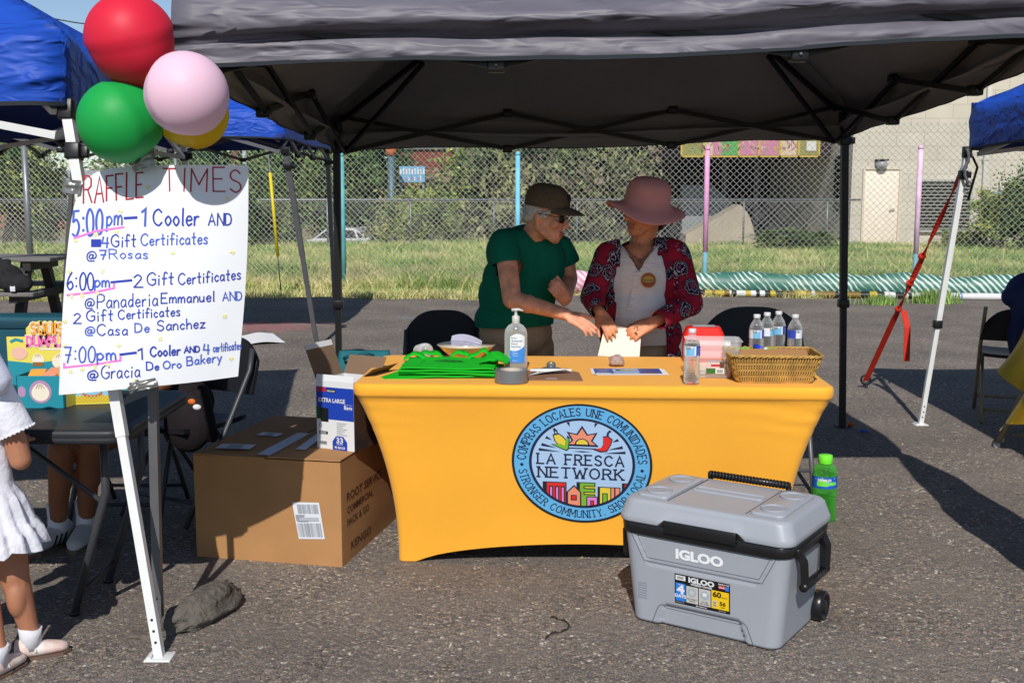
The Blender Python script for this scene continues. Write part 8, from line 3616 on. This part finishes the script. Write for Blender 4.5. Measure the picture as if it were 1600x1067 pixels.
M_DTEAL = mat('display_teal', S(40, 150, 170, .85), .5)
M_DYEL = mat('display_yellow', S(232, 220, 96, .9), .5)
M_DPNK = mat('display_pink', S(244, 120, 180, .9), .5)
M_DORG = mat('display_orange', S(244, 170, 70, .9), .5)
M_DCRM = mat('display_cream', S(240, 232, 214, .92), .5)
M_DSKY = mat('display_sky', S(150, 206, 236, .9), .5)
M_DBRN = mat('display_brown', S(150, 110, 60, .85), .5)
M_DGLD = mat('display_gold', S(216, 180, 30, .9), .5)


def dumpling(g, x, y, r, mp, mp2, tray=False):
    pts = []
    for i in range(28):
        a = 2 * math.pi * i / 28
        k = 1 + .18 * max(0, math.sin(a)) ** 6
        pts.append((x + r * math.cos(a) * 1.08, y + r * math.sin(a) * k))
    g.poly(pts, M_DCRM, mp)
    for s in (-.5, -.15, .2, .5):
        g.ribbon([(x + r * s * .4, y + r * 1.05), (x + r * s, y + r * .55)], r * .07, mat('display_line', S(150, 120, 100), .6), mp2)
    if tray:
        g.poly([(x - r, y - r * 1.1), (x + r, y - r * 1.1), (x + r * .95, y - r * .35), (x - r * .95, y - r * .35)], M_DBRN, mp2)


# display carton with its header card
dF = at(18, 640, 3.98)
dx0 = at(28, 634, 3.98).x
dx1 = dx0 + .20
dy0 = 3.98
db = thing('display_box', 'teal toy display carton with a tall yellow header card on the black table', 'display box', (dx0, dy0, .722))
g = MB()
z0, z1 = .722, .722 + .118
for a, b in (((dx0, dy0), (dx1 - .035, dy0)), ((dx1 - .035, dy0), (dx1, dy0 + .14)), ((dx1, dy0 + .14), (dx0, dy0 + .14)), ((dx0, dy0 + .14), (dx0, dy0))):
    d = Vector((b[0] - a[0], b[1] - a[1], 0))
    n_ = Vector((-d.y, d.x, 0)).normalized() * .002
    A_, B__ = Vector((*a, 0)), Vector((*b, 0))
    vs = []
    for p in (A_, B__, B__ + n_, A_ + n_):
        vs += [p + Vector((0, 0, z0)), p + Vector((0, 0, z1))]
    g.add(vs, [(0, 2, 3, 1), (2, 4, 5, 3), (4, 6, 7, 5), (6, 0, 1, 7), (1, 3, 5, 7), (0, 6, 4, 2)], M_DTEAL)
g.add([(dx0, dy0, z0 + .06), (dx1 - .035, dy0, z0 + .06), (dx1, dy0 + .14, z0 + .06), (dx0, dy0 + .14, z0 + .06)], [(0, 1, 2, 3)], M_DBRN)
fm = lambda o: (lambda u, v: Vector((dx0 + u, dy0 - o, z0 + v)))
disc(g, .085, .060, .040, .042, fm(.001), mat('display_mauve', S(190, 150, 190, .85), .5))
dumpling(g, .085, .056, .030, fm(.002), fm(.003))
disc(g, .018, .06, .014, .02, fm(.001), mat('display_mauve'))
sm_ = lambda o: (lambda u, v: Vector((dx1 - .035 + .035 * u + o, dy0 + .14 * u - o * .2, z0 + v)))
rect(g, .1, .0, .9, .06, sm_(.002), M_DYEL)
g.build('carton', db)
g = MB()
hy = dy0 + .145
hx0, hx1 = at(12, 560, hy).x, at(12, 560, hy).x + .285
hw = hx1 - hx0
hz = at(12, 526, hy).z
ht = at(60, 502, hy).z
out = [(0, .722 + .06), (hw, .722 + .06), (hw, hz), (hw * .86, hz)]
arcp = [(hw * .86 - .19 * hw * i / 10, hz + (ht - hz) * (.55 + .45 * math.sin(math.pi * (i / 10) * .5))) for i in range(11)]
arcp += [(hw * .67 - .25 * hw * i / 10, ht + .004 * math.sin(i * 2.2)) for i in range(11)]
arcp += [(hw * .42 - .16 * hw * i / 10, hz + (ht - hz) * (.55 + .45 * math.cos(math.pi * (i / 10) * .5))) for i in range(11)]
out += arcp + [(hw * .26, hz), (0, hz)]
Mhd = Matrix(((1, 0, 0, hx0), (0, 0, 1, hy), (0, 1, 0, 0), (0, 0, 0, 1)))
g.prism(out, 0, .003, M_DYEL, Mhd)
hm = lambda o: (lambda u, v: Vector((hx0 + u, hy - o, v)))
g.poly([(0, .722 + .06), (hw, .722 + .06), (hw, .722 + .15), (hw * .8, .722 + .143), (hw * .6, .722 + .152), (hw * .35, .722 + .142), (0, .722 + .152)], M_DTEAL, hm(.001))
stroke_text(g, 'SQUISHY', hw * .33, hz + .010, .040, hm(.0016), M_DCRM, .016, .3, wide=.78)
stroke_text(g, 'SQUISHY', hw * .33, hz + .010, .040, hm(.0024), M_DORG, .0085, .3, wide=.78)
stroke_text(g, 'DUMPLINGS', hw * .27, hz - .034, .034, hm(.0016), M_DCRM, .015, .3, wide=.80)
stroke_text(g, 'DUMPLINGS', hw * .27, hz - .034, .034, hm(.0024), M_DPNK, .0085, .3, wide=.80)
rect(g, hw * .42, hz - .05, hw * .72, hz - .043, hm(.0016), M_DCRM)
disc(g, hw * .16, hz - .062, .030, .024, hm(.0016), mat('display_peach', S(240, 190, 170, .9), .5))
g.ribbon([(hw * .06, hz - .018), (hw * .12, hz - .010), (hw * .20, hz - .016)], .010, M_DTEAL, hm(.0016))
dumpling(g, hw * .40, hz - .088, .021, hm(.0020), hm(.0026), True)
dumpling(g, hw * .68, hz - .094, .026, hm(.0020), hm(.0026))
g.build('header_card', db)
for i, (u, y, rz) in enumerate(((.055, .05, 10), (.11, .06, -14), (.15, .08, 20))):
    g = MB()
    g.box((0, 0, 0), (.055, .07, .020), M_DORG if i != 1 else mat('display_salmon', S(230, 150, 120, .9), .5), TM(dx0 + u, dy0 + y, z0 + .112 + .004 * i) @ RM('Z', rz) @ RM('X', 18), b=.003)
    solo(g, 'toy_packet', ['leftmost orange toy packet in the teal display carton', 'salmon toy packet in the middle of the teal display carton', 'rightmost orange toy packet in the teal display carton'][i], 'packet', (dx0 + u, dy0 + y, z0 + .1), 'toy packets in the display carton')
# second box
q0, q1 = G(84, 633, .722), G(176, 630, .722)
e_ = (q1 - q0).normalized()
M2 = frame(q0, e_)
w2 = (q1 - q0).length
g = MB()
g.box((w2 / 2, .05, .045), (w2, .10, .09), M_DSKY, M2)
f_ = lambda o: (lambda u, v: M2 @ Vector((u, -o, v)))
rect(g, 0, 0, w2, .032, f_(.001), M_DGLD)
for i in range(16):
    u = w2 * i / 16
    g.ribbon([(u, 0), (u + .03, .031)], .002, M_DYEL, f_(.002))
    g.ribbon([(u + .03, 0), (u, .031)], .002, M_DYEL, f_(.0026))
disc(g, w2 * .66, .042, .036, .020, f_(.0016), mat('display_rust', S(200, 120, 70, .9), .5))
disc(g, w2 * .66, .054, .036, .02, f_(.0022), M_DSKY)
rect(g, 0, 0, w2, .004, f_(.003), M_DYEL)
s_ = lambda u, v: M2 @ Vector((w2 + .001, u, v))
rect(g, 0, 0, .1, .032, s_, M_DGLD)
solo(g, 'toy_box', 'low pale blue toy box with a gold lattice base in front of the display carton', 'box', q0)
# teal soft bin behind them
g = MB()
bx0_, bx1_ = at(-60, 560, 4.24).x, at(150, 560, 4.24).x
zt_ = at(50, 493, 4.24).z
lo = []
for o, z in ((0, .722), (.004, .76), (.010, .86), (.008, zt_ - .02), (.004, zt_ - .004), (-.01, zt_)):
    lo.append([((bx0_ + bx1_) / 2 + x, 4.27 + y, z + (.004 * noise.noise(Vector((x * 8, y * 8, 1))) if z > .8 else 0)) for x, y in rrect((bx1_ - bx0_) / 2 + o, .075 + o * .5, .03, 12, 4)])
g.loops(lo, mat('teal_bin', S(22, 84, 102, .8), .7, nv=.08, ns=6, bump=.2, bs=60, dist=.004))
g.box(((bx0_ + bx1_) / 2, 4.19, zt_ - .03), (bx1_ - bx0_ - .02, .008, .03), mat('teal_bin_trim', S(18, 66, 84, .8), .7), b=.003)
solo(g, 'soft_bin', 'dark teal soft storage bin standing at the back of the black table', 'bin', ((bx0_ + bx1_) / 2, 4.27, .722))

# chair with a dark bag behind the table, and the one under the seated child
folding_chair('dark folding chair under the seated child behind the black table', (-1.77, 5.06, 0), 0.0, 'folding chairs at the black table', .40, .80, mat('grey_leg'))
folding_chair('dark folding chair with a bag on it behind the grey sign leg', (-1.50, 5.15, 0), -.5, 'folding chairs at the black table', .40, .80, mat('grey_leg'))
g = MB()
g.ell((-1.47, 5.02, .55), (.11, .10, .10), M_SHOE)
g.ell((-1.46, 4.94, .47), (.11, .06, .14), M_SHOE)
g.cap((-1.40, 4.95, .60), (-1.36, 4.96, .40), .04, .03, M_SHOE)
bgd = thing('backpack', 'dark red and black bag slumped on the folding chair behind the grey sign leg', 'bag', (-1.47, 5.0, .45))
blob(g, 'body', bgd, mat('bag_dark_red', S(26, 18, 24, .8), .85, nv=.3, ns=9, bump=.4, bs=20, dist=.01), .008, 2)
g = MB()
g.ell((-1.43, 4.905, .57), (.018, .010, .014), mat('bag_orange', S(220, 110, 40, .85), .6))
g.ell((-1.41, 4.905, .545), (.022, .012, .014), M_SOCK)
g.build('toggle', bgd)

# stone at the foot of the sign legs, flat chips around it
M_ROCK = mat('dark_rock', S(120, 114, 106, .62), .92, nv=.3, ns=18, bump=.9, bs=34, dist=.02)
stone('stone', 'large dark grey rock lying at the foot of the sign legs', (-1.095, 3.80, -.012), (.205, .078, .066), M_ROCK, 12, 1.20, .34)
stone('stone', 'flat broken chunk of asphalt left of the white sign leg', G(222, 1000) + Vector((0, .03, -.006)), (.085, .03, .014), mat('asphalt_chunk', S(110, 102, 94, .75), .95, nv=.3, ns=40, bump=.8, bs=60, dist=.01), 5, .2, .3)
stone('stone', 'single small stone lying in front of the yellow table cover', G(594, 897), (.022, .014, .010), M_ROCK, 8)

# paper sheet left on the asphalt behind the sign
pc_ = [G(376, 541), G(446, 537), G(426, 527), G(378, 526)]
g = MB()
g.sheet(lambda u, v: pc_[0].lerp(pc_[1], u).lerp(pc_[3].lerp(pc_[2], u), v) + Vector((0, 0, .012 + .02 * math.sin(3 * u) ** 2 + .03 * v * u)), 12, 8, mat('white_sheet'), .002, (0, 0, -1))
solo(g, 'paper_sheet', 'white paper sheet lying on the asphalt behind the sign', 'paper', pc_[0])

# picnic table
M_PT1 = mat('picnic_grey', S(126, 124, 122, .8), .7, nv=.15, ns=6, stretch=(1, 8, 8))
M_PT2 = mat('picnic_frame', S(48, 46, 46), .6)
pt = thing('picnic_table', 'grey picnic table with a dark frame in front of the fence at the left', 'table', (-5.9, 11.6, 0))
px1 = at(98, 408, 11.6).x
zt1 = at(98, 402, 11.4).z
for i in range(5):
    pass
g = MB()
for i in range(5):
    g.box((px1 - .92, 11.35 + i * .15, zt1 - .02), (1.84, .143, .04), M_PT1, b=.006)
g.build('tabletop', pt)
zb1 = at(90, 456, 11.0).z
for yy in (11.02, 12.28):
    g = MB()
    for i in range(2):
        g.box((px1 - .94, yy + (i - .5) * .14, zb1 - .02), (1.84, .133, .04), M_PT1, b=.006)
    g.build('bench', pt)
for xx in (px1 - .30, px1 - 1.50):
    for s in (-1, 1):
        g = MB()
        g.tube([(xx, 11.65 + s * .55, 0), (xx, 11.65 + s * .22, zt1 - .06)], .045, M_PT2, 4)
        g.build('leg', pt)
    g = MB()
    g.tube([(xx + .05, 10.95, zb1 - .07), (xx + .05, 12.35, zb1 - .07)], .04, M_PT2, 4)
    g.tube([(xx + .05, 11.3, zt1 - .09), (xx + .05, 12.0, zt1 - .09)], .04, M_PT2, 4)
    g.build('crossbar', pt)
bpk = thing('backpack', 'black backpack sitting on the picnic bench at the left edge', 'bag', (at(12, 440, 11.05).x, 11.0, zb1))
c = at(10, 432, 11.05)
g = MB()
g.ell((c.x, 11.02, zb1 + .15), (.18, .12, .13), M_SHOE)
g.ell((c.x + .14, 10.94, zb1 + .09), (.17, .09, .10), M_SHOE)
g.ell((c.x - .12, 11.0, zb1 + .22), (.12, .1, .12), M_SHOE)
g.cap((c.x + .05, 10.93, zb1 + .2), (c.x + .26, 10.9, zb1 + .06), .035, .03, M_SHOE)
g.cap((c.x - .1, 11.0, zb1 + .27), (c.x + .05, 11.0, zb1 + .30), .04, .03, M_SHOE)
blob(g, 'body', bpk, mat('backpack_black', S(30, 31, 34), .85, nv=.2, ns=9, bump=.8, bs=14, dist=.03), .014, 2)
g = MB()
g.box((c.x + .14, 10.86, zb1 + .05), (.05, .01, .07), M_SOCK, b=.003)
g.build('patch', bpk)

# ================================================================ RIGHT SIDE: GOLD TABLE, CHAIR WITH JACKET
M_SEQ = bpy.data.materials.new('gold_sequins')
M_SEQ.use_nodes = True
nt = M_SEQ.node_tree
b_ = nt.nodes['Principled BSDF']
b_.inputs['Base Color'].default_value = (*S(206, 164, 50, .8), 1)
b_.inputs['Metallic'].default_value = .75
b_.inputs['Roughness'].default_value = .34
tc_ = nt.nodes.new('ShaderNodeTexCoord')
vr = nt.nodes.new('ShaderNodeTexVoronoi')
vr.inputs['Scale'].default_value = 130
nt.links.new(tc_.outputs['Object'], vr.inputs['Vector'])
bp_ = nt.nodes.new('ShaderNodeBump')
bp_.inputs['Strength'].default_value = .8
bp_.inputs['Distance'].default_value = .01
nt.links.new(vr.outputs['Color'], bp_.inputs['Height'])
nt.links.new(bp_.outputs[0], b_.inputs['Normal'])
gt = thing('folding_table', 'folding table on beige legs at the right edge under the gold cloth', 'table', (3.6, 6.3, 0))
g = MB()
g.loops([[(3.72 + x, 6.28 + y, z) for x, y in rrect(.645, .37, .04, 6, 4)] for z in (.70, .738)], M_TT, smooth=False)
g.build('tabletop', gt)
M_BEIGE = mat('beige_tube', S(150, 136, 104, .8), .45, .2)
lf = G(1557, 699)
for (a, b) in (((lf.x, lf.y, .012), (3.10, 6.35, .70)), ((2.95, 6.60, .012), (3.12, 6.5, .70)), ((4.2, 6.05, .012), (4.1, 6.1, .7)), ((4.2, 6.5, .012), (4.1, 6.45, .7))):
    g = MB()
    a, b = Vector(a), Vector(b)
    g.tube([a, a.lerp(b, .35) + Vector((.03, 0, .04)), b], .0145, M_BEIGE, 10)
    g.lathe([(.02, 0), (.02, .03)], M_TT, 10, TM(a.x, a.y, 0))
    g.build('leg', gt)
g = MB()
g.tube([(lf.x + .02, lf.y, .10), (2.97, 6.60, .10)], .010, M_BEIGE, 8)
g.build('brace', gt)
g = MB()
g.tube([(lf.x + .08, lf.y - .02, .08), (4.18, 6.10, .08)], .010, M_BEIGE, 8)
g.build('brace', gt)
# cloth: top, then a skirt that flares into a point at the corner
g = MB()


def gold(u, v):
    """u around the left end (front corner .. left corner .. back), v from the table edge down"""
    path = [Vector((4.2, 5.90, .742)), Vector((3.4, 5.905, .742)), Vector((3.085, 5.93, .742)), Vector((3.06, 6.28, .742)), Vector((3.085, 6.64, .742)), Vector((3.5, 6.66, .742))]
    f = u * 5
    i = min(4, int(f))
    p = path[i].lerp(path[i + 1], f - i)
    o = (p - Vector((3.6, 6.28, .742)))
    o.z = 0
    o = o.normalized()
    fl = .5 + .5 * math.cos(f * 6.283 / 1.0)
    drop = .22 + .34 * math.exp(-((f - 3.0) / .9) ** 2)
    return p + o * ((.012 + .22 * fl * v ** 1.7) * (.4 + .6 * math.exp(-((f - 2.9) / 1.2) ** 2))) + Vector((0, 0, -drop * v + .004 * (1 - v)))


g.grid(gold, 80, 14, M_SEQ)
g.grid(lambda u, v: gold(u, v) + Vector((.003, 0, -.001)), 80, 14, M_SEQ, flip=True)
g.loops([[(3.72 + x, 6.28 + y, z) for x, y in rrect(.658, .382, .04, 6, 4)] for z in (.741, .745)], M_SEQ, smooth=False)
solo(g, 'sequin_cloth', 'gold sequin tablecloth hanging to a point at the right edge', 'tablecloth', (3.6, 6.28, .74))
folding_chair('black folding chair on beige legs under the navy jacket at the right edge', (at(1583, 520, 7.35).x, 7.30, 0), math.radians(160), 'folding chairs at the right edge', .44, .76, M_BEIGE)
g = MB()
jx = at(1589, 500, 7.2).x
M_NAVY = mat('navy_jacket', S(34, 44, 92, .75), .75, nv=.12, ns=8, bump=.4, bs=22, dist=.012)
jt = at(1590, 427, 7.1).z
g.ell((jx + .02, 7.10, jt - .12), (.15, .10, .13), M_NAVY)
g.ell((jx + .06, 7.08, .62), (.17, .10, .30), M_NAVY)
g.cap((jx - .06, 7.04, .80), (jx - .03, 6.98, .34), .06, .05, M_NAVY)
g.cap((jx - .10, 7.06, .84), (jx + .1, 7.05, .93), .07, .09, M_NAVY)
g.cap((jx + .12, 7.02, .9), (jx + .16, 6.98, .3), .07, .05, M_NAVY)
jk = thing('jacket', 'navy blue jacket heaped over the chair back at the right edge', 'jacket', (jx, 7.1, .4))
blob(g, 'body', jk, M_NAVY, .010, 2)
# loose cord tied at the right tent corner
g = MB()
k0 = at(1513, 236, 7.02)
pts = [k0 + Vector((-.01 + .012 * math.sin(i * 1.1), -.01, -.028 * i + .014 * math.cos(i * 1.7))) for i in range(9)]
g.tube(pts, .010, mat('cord_speckled', S(90, 90, 96), .8, nv=.6, ns=90), 8)
g.tube([k0 + Vector((.02, 0, -.02)), k0 + Vector((.07, .02, -.10)), k0 + Vector((.015, 0, -.30))], .008, M_BPLAST, 6)
solo(g, 'tent_cord', 'dark cord knotted around the top of the right white tent leg', 'cord', k0)
# small dropped things on the lot
g = MB()
c = G(1349, 676)
g.grid(lambda u, v: c + Vector(((u - .5) * .06, (v - .5) * .05, .006 + .012 * noise.noise(Vector((u * 4, v * 4, 1))) + .006)), 8, 8, M_BP)
solo(g, 'balloon_scrap', 'scrap of burst blue balloon on the asphalt right of the canopy leg', 'scrap', c)
g = MB()
c = G(1318, 664)
g.ell(c + Vector((.03, -.05, .016)), (.022, .02, .016), mat('orange_cloth', S(206, 92, 40, .85), .7))
solo(g, 'orange_scrap', 'crumpled orange scrap at the foot of the black canopy leg', 'scrap', c)

g = MB()
tw = [(853, 1000), (858, 993), (872, 990), (884, 986), (889, 979), (884, 973), (872, 969), (861, 965)]
g.tube([G(x, y) + Vector((0, 0, .006 + .004 * math.sin(i * 1.7))) for i, (x, y) in enumerate(catmull(tw, 3))], .0035, mat('twig_dark', S(48, 44, 42), .8), 6)
solo(g, 'twig', 'thin dark curved twig lying on the asphalt left of the cooler', 'twig', G(870, 980))
